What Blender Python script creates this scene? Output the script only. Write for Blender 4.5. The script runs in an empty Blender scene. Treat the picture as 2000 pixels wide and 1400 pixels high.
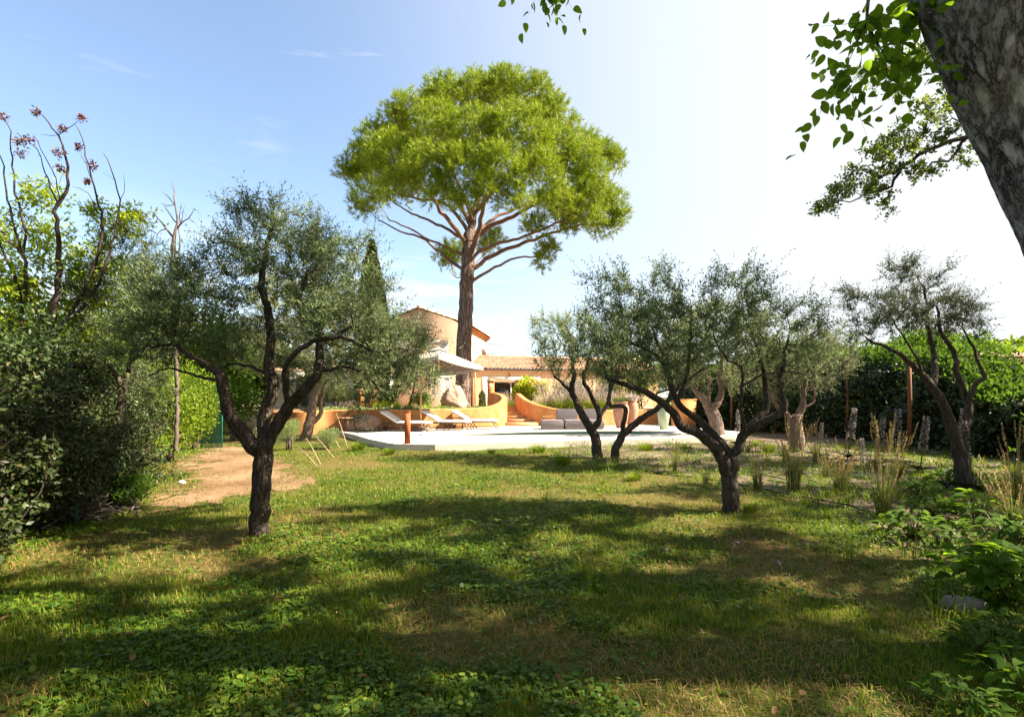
import bpy, bmesh, math, random
import numpy as np

# ------------------------------------------------------------------ camera, sky, sun, exposure
SC = bpy.context.scene
COL = SC.collection
R = math.radians
EYE = 1.6
cam_d = bpy.data.cameras.new("camera")
cam_d.sensor_width = 36.0
cam_d.lens = 18.0
cam_d.shift_y = 0.0375
cam_d.clip_end = 3000
cam = bpy.data.objects.new("camera", cam_d)
cam.location = (0, 0, EYE)
cam.rotation_euler = (R(90), 0, 0)
COL.objects.link(cam)
SC.camera = cam

SUN_AZ, SUN_EL = R(93), R(44)          # azimuth from straight ahead towards the right
SUN_DIR = (math.sin(SUN_AZ) * math.cos(SUN_EL), math.cos(SUN_AZ) * math.cos(SUN_EL), math.sin(SUN_EL))
sun_d = bpy.data.lights.new("sun", 'SUN')
sun_d.energy = 5.0
sun_d.angle = R(0.53)
sun_d.color = (1.0, 0.87, 0.66)
sun = bpy.data.objects.new("sun", sun_d)
from mathutils import Vector
sun.rotation_euler = Vector(SUN_DIR).to_track_quat('Z', 'Y').to_euler()
COL.objects.link(sun)

world = bpy.data.worlds.new("World")
SC.world = world
world.use_nodes = True
wn, wl = world.node_tree.nodes, world.node_tree.links
wn.clear()
w_out = wn.new('ShaderNodeOutputWorld')
w_bg = wn.new('ShaderNodeBackground')
w_bg.inputs['Strength'].default_value = 0.066
sky = wn.new('ShaderNodeTexSky')
sky.sky_type = 'NISHITA'
sky.sun_disc = False
sky.sun_elevation = SUN_EL
sky.sun_rotation = SUN_AZ
sky.air_density = 1.0
sky.dust_density = 0.6
sky.ozone_density = 1.0
tc = wn.new('ShaderNodeTexCoord')
# thin high cloud: a veil that thickens towards the sun, and drawn-out wisps
dot = wn.new('ShaderNodeVectorMath'); dot.operation = 'DOT_PRODUCT'
wl.new(tc.outputs['Generated'], dot.inputs[0]); dot.inputs[1].default_value = (0.95, -0.20, 0.22)
veil = wn.new('ShaderNodeMapRange'); veil.interpolation_type = 'SMOOTHSTEP'
veil.inputs['From Min'].default_value = -0.42; veil.inputs['From Max'].default_value = 0.46
veil.inputs['To Min'].default_value = 0.06
wl.new(dot.outputs['Value'], veil.inputs['Value'])
mp = wn.new('ShaderNodeMapping')
mp.inputs['Scale'].default_value = (1.6, 1.6, 7.5)
mp.inputs['Rotation'].default_value = (0.0, R(-7), 0.0)
mp.inputs['Location'].default_value = (1.15, 0.4, 0.2)
wl.new(tc.outputs['Generated'], mp.inputs['Vector'])
cn = wn.new('ShaderNodeTexNoise'); cn.inputs['Scale'].default_value = 1.7
cn.inputs['Detail'].default_value = 7; cn.inputs['Roughness'].default_value = 0.55
cn.inputs['Distortion'].default_value = 0.6
wl.new(mp.outputs['Vector'], cn.inputs['Vector'])
cr = wn.new('ShaderNodeMapRange'); cr.interpolation_type = 'SMOOTHSTEP'
cr.inputs['From Min'].default_value = 0.56; cr.inputs['From Max'].default_value = 0.80
cr.inputs['To Max'].default_value = 0.75
wl.new(cn.outputs['Fac'], cr.inputs['Value'])
mp2 = wn.new('ShaderNodeMapping'); mp2.inputs['Scale'].default_value = (2.0, 2.0, 15.0); mp2.inputs['Rotation'].default_value = (0, R(8), 0); mp2.inputs['Location'].default_value = (0.7, 2.1, 0.4)
wl.new(tc.outputs['Generated'], mp2.inputs['Vector'])
cn2_ = wn.new('ShaderNodeTexNoise'); cn2_.inputs['Scale'].default_value = 1.6; cn2_.inputs['Detail'].default_value = 9; cn2_.inputs['Roughness'].default_value = 0.62; cn2_.inputs['Distortion'].default_value = 0.4
wl.new(mp2.outputs['Vector'], cn2_.inputs['Vector'])
sep = wn.new('ShaderNodeSeparateXYZ'); wl.new(tc.outputs['Generated'], sep.inputs[0])
band = wn.new('ShaderNodeMapRange'); band.interpolation_type = 'SMOOTHSTEP'; band.inputs['From Min'].default_value = 0.34; band.inputs['From Max'].default_value = 0.20
wl.new(sep.outputs['Z'], band.inputs['Value'])
cr2 = wn.new('ShaderNodeMapRange'); cr2.interpolation_type = 'SMOOTHSTEP'; cr2.inputs['From Min'].default_value = 0.42; cr2.inputs['From Max'].default_value = 0.66; cr2.inputs['To Max'].default_value = 0.95
wl.new(cn2_.outputs['Fac'], cr2.inputs['Value'])
lowc = wn.new('ShaderNodeMath'); lowc.operation = 'MULTIPLY'; wl.new(cr2.outputs['Result'], lowc.inputs[0]); wl.new(band.outputs['Result'], lowc.inputs[1])
cmx = wn.new('ShaderNodeMath'); cmx.operation = 'MAXIMUM'; wl.new(cr.outputs['Result'], cmx.inputs[0]); wl.new(lowc.outputs[0], cmx.inputs[1])
mxf = wn.new('ShaderNodeMath'); mxf.operation = 'MAXIMUM'
wl.new(veil.outputs['Result'], mxf.inputs[0]); wl.new(cmx.outputs[0], mxf.inputs[1])
cmix = wn.new('ShaderNodeMix'); cmix.data_type = 'RGBA'
wl.new(mxf.outputs['Value'], cmix.inputs['Factor'])
wl.new(sky.outputs['Color'], cmix.inputs['A'])
cmix.inputs['B'].default_value = (3.25, 3.4, 3.5, 1)
wl.new(cmix.outputs['Result'], w_bg.inputs['Color'])
wl.new(w_bg.outputs['Background'], w_out.inputs['Surface'])

SC.view_settings.view_transform = 'Standard'
SC.view_settings.look = 'None'
SC.view_settings.exposure = 2.25
SC.view_settings.gamma = 1.0
SC.render.engine = 'CYCLES'
SC.cycles.max_bounces = 6
SC.cycles.diffuse_bounces = 3
SC.cycles.glossy_bounces = 2
SC.cycles.transmission_bounces = 4
SC.cycles.transparent_max_bounces = 6
SC.cycles.use_denoising = True

# ------------------------------------------------------------------ helpers
def at(px, py, Y):
    """the place seen at photo pixel (px, py), Y metres ahead"""
    return np.array([(px - 1000.0) / 1000.0 * Y, Y, EYE - (py - 775.0) / 1000.0 * Y])

def on(px, py, z=0.0):
    Y = (EYE - z) * 1000.0 / (py - 775.0)
    return np.array([(px - 1000.0) / 1000.0 * Y, Y, z])

def rng_(s):
    return np.random.default_rng(s)

def unit(v):
    return v / np.maximum(np.linalg.norm(v, axis=-1, keepdims=True), 1e-9)

def vnoise(x, y, seed=0):
    xi, yi = np.floor(x).astype(np.int64), np.floor(y).astype(np.int64)
    xf, yf = x - xi, y - yi
    u, v = xf * xf * (3 - 2 * xf), yf * yf * (3 - 2 * yf)
    def h(a, b):
        n = (a * 374761393 + b * 668265263 + seed * 974634567) & 0x7fffffff
        n = ((n ^ (n >> 13)) * 1274126177) & 0x7fffffff
        return ((n ^ (n >> 16)) & 0xffff) / 65535.0
    return (h(xi, yi) * (1 - u) + h(xi + 1, yi) * u) * (1 - v) + (h(xi, yi + 1) * (1 - u) + h(xi + 1, yi + 1) * u) * v

def fbm(x, y, seed=0, o=4):
    s, a, t = 0, 1.0, 0
    for i in range(o):
        s = s + a * vnoise(x * 2 ** i, y * 2 ** i, seed + i); t += a; a *= 0.5
    return s / t

def inpoly(x, y, poly):
    r = np.zeros(x.shape, bool)
    n = len(poly)
    for i in range(n):
        x1, y1 = poly[i][0], poly[i][1]
        x2, y2 = poly[(i + 1) % n][0], poly[(i + 1) % n][1]
        if y1 == y2:
            continue
        c = ((y1 > y) != (y2 > y)) & (x < (x2 - x1) * (y - y1) / (y2 - y1) + x1)
        r ^= c
    return r

class MB:
    """collects shapes; build() links them as ONE mesh object"""
    def __init__(s):
        s.v, s.f, s.n = [], [], 0
    def add(s, V, *F):
        V = np.asarray(V, float).reshape(-1, 3)
        for f in F:
            f = np.asarray(f, np.int64)
            if f.size:
                s.f.append(f + s.n)
        s.v.append(V); s.n += len(V)
        return s
    def box(s, c, d, rz=0.0, taper=1.0, rx=0.0, ry=0.0):
        x, y, z = d[0] / 2, d[1] / 2, d[2] / 2
        t = taper
        V = np.array([[-x, -y, -z], [x, -y, -z], [x, y, -z], [-x, y, -z], [-x * t, -y * t, z], [x * t, -y * t, z], [x * t, y * t, z], [-x * t, y * t, z]])
        if rx:
            a, b = math.cos(rx), math.sin(rx); V = V @ np.array([[1, 0, 0], [0, a, b], [0, -b, a]])
        if ry:
            a, b = math.cos(ry), math.sin(ry); V = V @ np.array([[a, 0, -b], [0, 1, 0], [b, 0, a]])
        if rz:
            a, b = math.cos(rz), math.sin(rz); V = V @ np.array([[a, b, 0], [-b, a, 0], [0, 0, 1]])
        s.add(V + np.asarray(c, float), [[0, 3, 2, 1], [4, 5, 6, 7], [0, 1, 5, 4], [1, 2, 6, 5], [2, 3, 7, 6], [3, 0, 4, 7]])
        return s
    def tube(s, P, r, n=8, cap=True, knob=0.0, seed=0, ridge=None):
        P = np.asarray(P, float)
        m = len(P)
        r = np.full(m, r, float) if np.isscalar(r) else np.asarray(r, float)
        T = np.empty_like(P)
        T[1:-1] = P[2:] - P[:-2]; T[0] = P[1] - P[0]; T[-1] = P[-1] - P[-2]
        T = unit(T)
        a = np.array([1.0, 0, 0]) if abs(T[0][0]) < 0.8 else np.array([0, 1.0, 0])
        U = np.empty_like(P)
        u = a
        for i in range(m):
            u = u - T[i] * (u @ T[i]); u = u / max(np.linalg.norm(u), 1e-9); U[i] = u
        W = np.cross(T, U)
        th = np.arange(n) * 2 * math.pi / n
        rr = r[:, None] * np.ones((1, n))
        if knob:
            rg = rng_(seed)
            lob = rg.uniform(-1, 1, n)[None] * 0.6 + rg.uniform(-1, 1, (m, n)) * 0.5
            rr = rr * (1 + knob * lob)
        if ridge:
            am, ka, kb = ridge
            ln = np.concatenate([[0], np.cumsum(np.linalg.norm(np.diff(P, axis=0), axis=1))])[:, None]
            cx_, sx2 = np.cos(th)[None] + 0 * ln, np.sin(th)[None] + 0 * ln
            f1 = fbm(cx_ * ka + ln * kb + 31, sx2 * ka + ln * kb * .8 + 17, seed, 4)
            f2 = fbm(cx_ * 1.3 + ln * 3.1 + 5, sx2 * 1.3 - ln * 2.6 + 9, seed + 3, 3)
            rr = rr * (1 + am * (1 - np.abs(2 * f1 - 1) * 3.2) + am * (1.1 if am < .07 else 2.6) * (f2 - .5))
        V = P[:, None] + rr[..., None] * (np.cos(th)[None, :, None] * U[:, None] + np.sin(th)[None, :, None] * W[:, None])
        i = np.arange(m - 1)[:, None] * n; j = np.arange(n)[None]; k = (j + 1) % n
        F = np.stack([i + j, i + k, i + n + k, i + n + j], -1).reshape(-1, 4)
        V = V.reshape(-1, 3)
        if cap:
            V = np.vstack([V, P[0], P[-1]])
            jj = np.arange(n); kk = (jj + 1) % n
            s.add(V, F, np.stack([kk, jj, np.full(n, m * n)], -1), np.stack([(m - 1) * n + jj, (m - 1) * n + kk, np.full(n, m * n + 1)], -1))
        else:
            s.add(V, F)
        return s
    def lathe(s, c, prof, n=16):
        prof = np.asarray(prof, float); m = len(prof)
        th = np.arange(n) * 2 * math.pi / n
        V = np.stack([prof[:, None, 0] * np.cos(th), prof[:, None, 0] * np.sin(th), prof[:, None, 1] + 0 * th], -1).reshape(-1, 3) + np.asarray(c, float)
        i = np.arange(m - 1)[:, None] * n; j = np.arange(n)[None]; k = (j + 1) % n
        s.add(V, np.stack([i + j, i + k, i + n + k, i + n + j], -1).reshape(-1, 4))
        return s
    def prism(s, poly, z0, z1):
        p = np.asarray(poly, float)[:, :2]; n = len(p)
        V = np.vstack([np.c_[p, np.full(n, z0)], np.c_[p, np.full(n, z1)]])
        j = np.arange(n); k = (j + 1) % n
        s.add(V, np.stack([j, k, k + n, j + n], -1), [list(range(n, 2 * n))], [list(range(n))[::-1]])
        return s
    def build(s, name, mat, parent=None, smooth=False):
        me = bpy.data.meshes.new(name)
        V = np.vstack(s.v) if s.v else np.zeros((0, 3))
        if parent is not None:
            V = V - np.array(BASE.get(parent.name, (0, 0, 0)))
        me.vertices.add(len(V)); me.vertices.foreach_set('co', V.astype(np.float32).ravel())
        cnt = np.concatenate([np.full(len(f), f.shape[1]) for f in s.f])
        idx = np.concatenate([f.ravel() for f in s.f]).astype(np.int32)
        st = np.concatenate([[0], np.cumsum(cnt)[:-1]]).astype(np.int32)
        me.loops.add(len(idx)); me.polygons.add(len(cnt))
        me.loops.foreach_set('vertex_index', idx)
        me.polygons.foreach_set('loop_start', st)
        try:
            me.polygons.foreach_set('loop_total', cnt.astype(np.int32))
        except Exception:
            pass
        if smooth:
            me.polygons.foreach_set('use_smooth', np.ones(len(cnt), bool))
        me.update(calc_edges=True)
        me.validate()
        me.materials.append(mat)
        o = bpy.data.objects.new(name, me)
        COL.objects.link(o)
        if parent is not None:
            o.parent = parent
            BASE[o.name] = BASE.get(parent.name, (0, 0, 0))
        return o

BASE = {}
def thing(name, label, cat, loc=(0, 0, 0), group=None):
    """an Empty at the thing's base; shapes are given in world metres and moved to it"""
    o = bpy.data.objects.new(name, None)
    o.empty_display_size = 0.2
    o.location = tuple(float(a) for a in loc)
    COL.objects.link(o)
    BASE[o.name] = tuple(float(a) for a in loc)
    return tag(o, label, cat, group)

def tag(o, label, cat, group=None):
    o['label'] = label; o['category'] = cat
    if group:
        o['group'] = group
    return o

def setting(o, kind='structure', label=None, cat=None):
    o['kind'] = kind
    if label:
        o['label'] = label; o['category'] = cat
    return o

def dup(root, loc, rz, sc, label, group=None):
    r = root.copy(); COL.objects.link(r)
    r.location = tuple(float(a) for a in loc); r.rotation_euler = (0, 0, rz); r.scale = (sc, sc, sc)
    r['label'] = label
    if group:
        r['group'] = group
    for ch in list(root.children):
        c = ch.copy(); COL.objects.link(c); c.parent = r
        for g in list(ch.children):
            d = g.copy(); COL.objects.link(d); d.parent = c
    return r

# ------------------------------------------------------------------ materials
def _nt(name):
    m = bpy.data.materials.new(name); m.use_nodes = True
    nt = m.node_tree; nt.nodes.clear()
    out = nt.nodes.new('ShaderNodeOutputMaterial')
    return m, nt.nodes, nt.links, out

def ramp(N, stops):
    r = N.new('ShaderNodeValToRGB')
    e = r.color_ramp.elements
    while len(e) < len(stops):
        e.new(0.5)
    for i, (p, c) in enumerate(stops):
        e[i].position = p; e[i].color = (*c, 1)
    return r

def mat_leaf(name, cols, trans=0.4, rough=0.45, back=None, tcol=None, spec=0.4):
    m, N, L, out = _nt(name)
    geo = N.new('ShaderNodeNewGeometry')
    n = len(cols)
    r = ramp(N, [(i / max(n - 1, 1), c) for i, c in enumerate(cols)])
    L.new(geo.outputs['Random Per Island'], r.inputs['Fac'])
    col = r.outputs['Color']
    if back:
        mx = N.new('ShaderNodeMix'); mx.data_type = 'RGBA'
        L.new(geo.outputs['Backfacing'], mx.inputs['Factor'])
        L.new(col, mx.inputs['A']); mx.inputs['B'].default_value = (*back, 1)
        col = mx.outputs['Result']
    p = N.new('ShaderNodeBsdfPrincipled')
    L.new(col, p.inputs['Base Color']); p.inputs['Roughness'].default_value = rough
    p.inputs['Specular IOR Level'].default_value = spec
    t = N.new('ShaderNodeBsdfTranslucent')
    if tcol:
        g = N.new('ShaderNodeMix'); g.data_type = 'RGBA'; g.inputs['Factor'].default_value = 0.6
        L.new(col, g.inputs['A']); g.inputs['B'].default_value = (*tcol, 1)
        L.new(g.outputs['Result'], t.inputs['Color'])
    else:
        L.new(col, t.inputs['Color'])
    x = N.new('ShaderNodeMixShader'); x.inputs['Fac'].default_value = trans
    L.new(p.outputs[0], x.inputs[1]); L.new(t.outputs[0], x.inputs[2]); L.new(x.outputs[0], out.inputs['Surface'])
    return m

def mat_noise(name, stops, scale=6.0, rough=0.85, bump=0.3, bscale=40.0, stretch=(1, 1, 1), detail=6, dist=0.01, spec=0.3, wave=None):
    m, N, L, out = _nt(name)
    t = N.new('ShaderNodeTexCoord'); mpn = N.new('ShaderNodeMapping'); mpn.inputs['Scale'].default_value = stretch
    L.new(t.outputs['Object'], mpn.inputs['Vector'])
    nz = N.new('ShaderNodeTexNoise'); nz.inputs['Scale'].default_value = scale; nz.inputs['Detail'].default_value = detail
    nz.inputs['Roughness'].default_value = 0.62
    L.new(mpn.outputs['Vector'], nz.inputs['Vector'])
    r = ramp(N, stops); L.new(nz.outputs['Fac'], r.inputs['Fac'])
    p = N.new('ShaderNodeBsdfPrincipled'); p.inputs['Roughness'].default_value = rough
    p.inputs['Specular IOR Level'].default_value = spec
    L.new(r.outputs['Color'], p.inputs['Base Color'])
    if bump:
        b = N.new('ShaderNodeTexNoise'); b.inputs['Scale'].default_value = bscale; b.inputs['Detail'].default_value = 5
        L.new(mpn.outputs['Vector'], b.inputs['Vector'])
        bp = N.new('ShaderNodeBump'); bp.inputs['Strength'].default_value = bump; bp.inputs['Distance'].default_value = dist
        L.new(b.outputs['Fac'], bp.inputs['Height']); L.new(bp.outputs['Normal'], p.inputs['Normal'])
    L.new(p.outputs[0], out.inputs['Surface'])
    return m

def mat_bark(name, dark, mid, light, scale=9.0, strength=1.0, dist=0.03, stretch=(1, 1, 0.25), vor=14.0):
    """fissured bark: plates (voronoi edges drawn out along the trunk) over mottled colour"""
    m, N, L, out = _nt(name)
    t = N.new('ShaderNodeTexCoord'); mpn = N.new('ShaderNodeMapping'); mpn.inputs['Scale'].default_value = stretch
    L.new(t.outputs['Object'], mpn.inputs['Vector'])
    wob = N.new('ShaderNodeTexNoise'); wob.inputs['Scale'].default_value = scale * 0.8; wob.inputs['Detail'].default_value = 4
    L.new(mpn.outputs['Vector'], wob.inputs['Vector'])
    add = N.new('ShaderNodeVectorMath'); add.operation = 'MULTIPLY_ADD'
    L.new(wob.outputs['Color'], add.inputs[0]); add.inputs[1].default_value = (0.12, 0.12, 0.12); L.new(mpn.outputs['Vector'], add.inputs[2])
    vo = N.new('ShaderNodeTexVoronoi'); vo.feature = 'DISTANCE_TO_EDGE'; vo.inputs['Scale'].default_value = vor
    L.new(add.outputs[0], vo.inputs['Vector'])
    nz = N.new('ShaderNodeTexNoise'); nz.inputs['Scale'].default_value = scale * 2.2; nz.inputs['Detail'].default_value = 8; nz.inputs['Roughness'].default_value = 0.7
    L.new(mpn.outputs['Vector'], nz.inputs['Vector'])
    r = ramp(N, [(0.25, dark), (0.5, mid), (0.75, light)]); L.new(nz.outputs['Fac'], r.inputs['Fac'])
    vr = N.new('ShaderNodeMapRange'); vr.inputs['From Max'].default_value = 0.12; L.new(vo.outputs['Distance'], vr.inputs['Value'])
    hm = N.new('ShaderNodeMath'); hm.operation = 'MULTIPLY_ADD'
    L.new(nz.outputs['Fac'], hm.inputs[0]); hm.inputs[1].default_value = 0.9; L.new(vr.outputs['Result'], hm.inputs[2])
    bp = N.new('ShaderNodeBump'); bp.inputs['Strength'].default_value = strength; bp.inputs['Distance'].default_value = dist
    L.new(hm.outputs[0], bp.inputs['Height'])
    p = N.new('ShaderNodeBsdfPrincipled'); p.inputs['Roughness'].default_value = 0.9; p.inputs['Specular IOR Level'].default_value = 0.15
    L.new(r.outputs['Color'], p.inputs['Base Color']); L.new(bp.outputs['Normal'], p.inputs['Normal'])
    L.new(p.outputs[0], out.inputs['Surface'])
    return m

def mat_plain(name, col, rough=0.6, spec=0.4, metal=0.0):
    c2 = tuple(min(1, a * 1.08) for a in col); c1 = tuple(a * 0.9 for a in col)
    m = mat_noise(name, [(0.3, c1), (0.7, c2)], scale=7, rough=rough, bump=0.05, bscale=60, spec=spec)
    m.node_tree.nodes['Principled BSDF'].inputs['Metallic'].default_value = metal
    return m

M = {}
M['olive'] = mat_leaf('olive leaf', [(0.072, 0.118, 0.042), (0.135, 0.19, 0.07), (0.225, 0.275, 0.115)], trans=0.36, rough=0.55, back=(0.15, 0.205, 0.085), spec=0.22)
M['olive_dark'] = mat_leaf('dark olive leaf', [(0.025, 0.045, 0.022), (0.05, 0.075, 0.038), (0.085, 0.11, 0.055)], trans=0.2, rough=0.55, back=(0.10, 0.13, 0.075), spec=0.22)  # darker copy of the olive leaf, shade put into its colour
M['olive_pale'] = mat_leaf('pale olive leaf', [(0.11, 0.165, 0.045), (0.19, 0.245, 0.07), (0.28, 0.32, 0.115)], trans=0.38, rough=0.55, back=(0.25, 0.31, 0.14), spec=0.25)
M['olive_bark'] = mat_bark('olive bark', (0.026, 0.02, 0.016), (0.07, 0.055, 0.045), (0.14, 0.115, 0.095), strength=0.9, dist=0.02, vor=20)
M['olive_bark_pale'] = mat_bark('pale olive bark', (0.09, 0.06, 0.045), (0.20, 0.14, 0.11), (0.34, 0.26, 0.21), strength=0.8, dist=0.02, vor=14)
M['pine'] = mat_leaf('pine needle', [(0.07, 0.13, 0.005), (0.21, 0.30, 0.008), (0.42, 0.48, 0.018)], trans=0.28, rough=0.5, spec=0.3)
M['pine_bark'] = mat_bark('pine bark', (0.07, 0.048, 0.04), (0.19, 0.135, 0.115), (0.33, 0.245, 0.21), scale=3, strength=1.0, dist=0.12, stretch=(1, 1, 0.22), vor=6)
M['pine_limb'] = mat_noise('reddish pine bark', [(0.3, (0.085, 0.05, 0.034)), (0.55, (0.18, 0.10, 0.064)), (0.8, (0.26, 0.17, 0.12))], scale=3, rough=0.9, bump=0.6, bscale=14, dist=0.05)
M['lime_leaf'] = mat_leaf('yellow green leaf', [(0.13, 0.23, 0.014), (0.25, 0.34, 0.022), (0.38, 0.42, 0.04)], trans=0.58, rough=0.6, spec=0.2, tcol=(0.46, 0.58, 0.025))
M['lime_shrub'] = mat_leaf('light shrub leaf', [(0.06, 0.12, 0.010), (0.12, 0.19, 0.014), (0.22, 0.27, 0.025)], trans=0.45, rough=0.6, spec=0.2, tcol=(0.26, 0.36, 0.02))
M['green_leaf'] = mat_leaf('green leaf', [(0.03, 0.07, 0.010), (0.055, 0.11, 0.014), (0.10, 0.16, 0.025)], trans=0.42, rough=0.75, spec=0.08, tcol=(0.14, 0.26, 0.015))
M['mulberry'] = mat_leaf('broad tree leaf', [(0.035, 0.085, 0.010), (0.055, 0.12, 0.012), (0.08, 0.15, 0.016)], trans=0.58, rough=0.7, spec=0.1, tcol=(0.30, 0.48, 0.015))
M['maple'] = mat_leaf('small lobed tree leaf', [(0.05, 0.10, 0.02), (0.09, 0.14, 0.03), (0.19, 0.20, 0.03)], trans=0.45, rough=0.45, tcol=(0.22, 0.30, 0.03))
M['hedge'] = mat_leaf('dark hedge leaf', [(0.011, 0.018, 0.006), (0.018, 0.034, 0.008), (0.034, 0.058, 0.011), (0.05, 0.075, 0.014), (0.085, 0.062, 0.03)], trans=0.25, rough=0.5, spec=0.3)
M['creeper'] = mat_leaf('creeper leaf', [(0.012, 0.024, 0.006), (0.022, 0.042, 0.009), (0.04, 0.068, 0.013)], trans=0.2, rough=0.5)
M['shade_leaf'] = mat_leaf('dense shade tree leaf', [(0.02, 0.042, 0.008), (0.035, 0.065, 0.012), (0.06, 0.095, 0.018)], trans=0.2, rough=0.5)
M['cypress'] = mat_leaf('cypress scale', [(0.05, 0.085, 0.015), (0.09, 0.13, 0.022), (0.14, 0.18, 0.035)], trans=0.2, rough=0.6)
M['grass'] = mat_leaf('lawn blade', [(0.030, 0.088, 0.005), (0.070, 0.150, 0.007), (0.145, 0.215, 0.010), (0.27, 0.25, 0.03)], trans=0.42, rough=0.5, spec=0.25, tcol=(0.24, 0.31, 0.010))
M['dry'] = mat_leaf('dry blade', [(0.17, 0.10, 0.035), (0.29, 0.185, 0.06), (0.40, 0.28, 0.11)], trans=0.3, rough=0.6, spec=0.2)
M['litter'] = mat_leaf('fallen leaf', [(0.10, 0.05, 0.022), (0.19, 0.105, 0.045), (0.28, 0.18, 0.09)], trans=0.15, rough=0.8, spec=0.1)
M['clover'] = mat_leaf('low weed leaf', [(0.020, 0.055, 0.008), (0.04, 0.095, 0.010), (0.075, 0.14, 0.012), (0.13, 0.175, 0.015)], trans=0.34, rough=0.5, spec=0.25, tcol=(0.17, 0.27, 0.008))
M['tuft'] = mat_leaf('ornamental grass blade', [(0.07, 0.105, 0.02), (0.12, 0.15, 0.03), (0.20, 0.19, 0.06)], trans=0.4, rough=0.5, spec=0.25)
M['plume'] = mat_leaf('straw plume', [(0.22, 0.15, 0.06), (0.33, 0.24, 0.10), (0.42, 0.33, 0.17)], trans=0.35, rough=0.6, spec=0.2)
M['pale_plume'] = mat_leaf('pale pinkish plume', [(0.30, 0.24, 0.22), (0.42, 0.35, 0.32), (0.55, 0.49, 0.44)], trans=0.35, rough=0.6, spec=0.2)
M['petal'] = mat_leaf('pale lilac petal', [(0.13, 0.08, 0.11), (0.24, 0.20, 0.22), (0.38, 0.36, 0.35)], trans=0.3, rough=0.6, spec=0.2)
M['yellow'] = mat_leaf('yellow flower', [(0.55, 0.40, 0.02), (0.70, 0.55, 0.04)], trans=0.3, rough=0.5)
M['lilac'] = mat_leaf('small violet flower', [(0.22, 0.10, 0.35), (0.34, 0.20, 0.45)], trans=0.3, rough=0.5)
M['seed'] = mat_leaf('dry seed cluster', [(0.07, 0.018, 0.010), (0.12, 0.035, 0.016), (0.17, 0.055, 0.025)], trans=0.1, rough=0.7)
M['twig'] = mat_noise('grey brown twig', [(0.3, (0.07, 0.05, 0.045)), (0.7, (0.17, 0.13, 0.12))], scale=12, bump=0.4)
M['dark_wood'] = mat_noise('dark branch', [(0.3, (0.022, 0.014, 0.012)), (0.7, (0.06, 0.04, 0.033))], scale=12, bump=0.4)
M['cane'] = mat_noise('pale dry cane', [(0.3, (0.26, 0.19, 0.11)), (0.7, (0.38, 0.30, 0.19))], scale=12, bump=0.2)
M['grey_bark'] = mat_bark('grey plated bark', (0.06, 0.05, 0.048), (0.25, 0.225, 0.22), (0.42, 0.39, 0.385), scale=9, strength=1.0, dist=0.022, stretch=(1, 1, 0.42), vor=22)
def mat_rough_bark():
    m, N, L, out = _nt('rough grey bark')
    t = N.new('ShaderNodeTexCoord')
    mp1 = N.new('ShaderNodeMapping'); mp1.inputs['Rotation'].default_value = (0, R(24), 0); mp1.inputs['Scale'].default_value = (1, 1, 0.28)
    L.new(t.outputs['Object'], mp1.inputs['Vector'])
    def nz(scale, det, rough, src, dist=0.0):
        n = N.new('ShaderNodeTexNoise'); n.inputs['Scale'].default_value = scale; n.inputs['Detail'].default_value = det
        n.inputs['Roughness'].default_value = rough; n.inputs['Distortion'].default_value = dist; L.new(src, n.inputs['Vector']); return n
    a = nz(9, 10, 0.74, mp1.outputs['Vector'], 0.25); b = nz(60, 8, 0.8, t.outputs['Object'], 0.2); c = nz(3.2, 4, 0.5, t.outputs['Object'])
    rid = N.new('ShaderNodeMath'); rid.operation = 'SUBTRACT'; L.new(a.outputs['Fac'], rid.inputs[0]); rid.inputs[1].default_value = 0.5
    ab = N.new('ShaderNodeMath'); ab.operation = 'ABSOLUTE'; L.new(rid.outputs[0], ab.inputs[0])
    mr = N.new('ShaderNodeMapRange'); mr.inputs['From Max'].default_value = 0.10; L.new(ab.outputs[0], mr.inputs['Value'])
    ht = N.new('ShaderNodeMath'); ht.operation = 'MULTIPLY_ADD'; L.new(b.outputs['Fac'], ht.inputs[0]); ht.inputs[1].default_value = 0.8; L.new(mr.outputs['Result'], ht.inputs[2])
    h2 = N.new('ShaderNodeMath'); h2.operation = 'MULTIPLY_ADD'; L.new(c.outputs['Fac'], h2.inputs[0]); h2.inputs[1].default_value = 0.9; L.new(ht.outputs[0], h2.inputs[2])
    r = ramp(N, [(0.40, (0.085, 0.07, 0.066)), (0.52, (0.34, 0.305, 0.30)), (0.66, (0.54, 0.505, 0.505)), (0.88, (0.68, 0.65, 0.65))])
    sc_ = N.new('ShaderNodeMath'); sc_.operation = 'MULTIPLY'; L.new(h2.outputs[0], sc_.inputs[0]); sc_.inputs[1].default_value = 0.44; L.new(sc_.outputs[0], r.inputs['Fac'])
    p = N.new('ShaderNodeBsdfPrincipled'); p.inputs['Roughness'].default_value = 0.92; p.inputs['Specular IOR Level'].default_value = 0.12
    bp = N.new('ShaderNodeBump'); bp.inputs['Strength'].default_value = 1.0; bp.inputs['Distance'].default_value = 0.03
    L.new(ht.outputs[0], bp.inputs['Height']); L.new(bp.outputs['Normal'], p.inputs['Normal']); L.new(r.outputs['Color'], p.inputs['Base Color']); L.new(p.outputs[0], out.inputs['Surface'])
    return m
M['rough_bark'] = mat_rough_bark()
M['orange_wall'] = mat_noise('ochre lime render', [(0.28, (0.36, 0.15, 0.055)), (0.5, (0.48, 0.215, 0.085)), (0.75, (0.55, 0.31, 0.15))], scale=2.2, rough=0.95, bump=0.5, bscale=30, dist=0.012, stretch=(1, 1, 0.6), spec=0.1)
M['step_clay'] = mat_noise('terracotta tile', [(0.3, (0.44, 0.25, 0.13)), (0.7, (0.58, 0.36, 0.21))], scale=5, bump=0.2)
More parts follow.
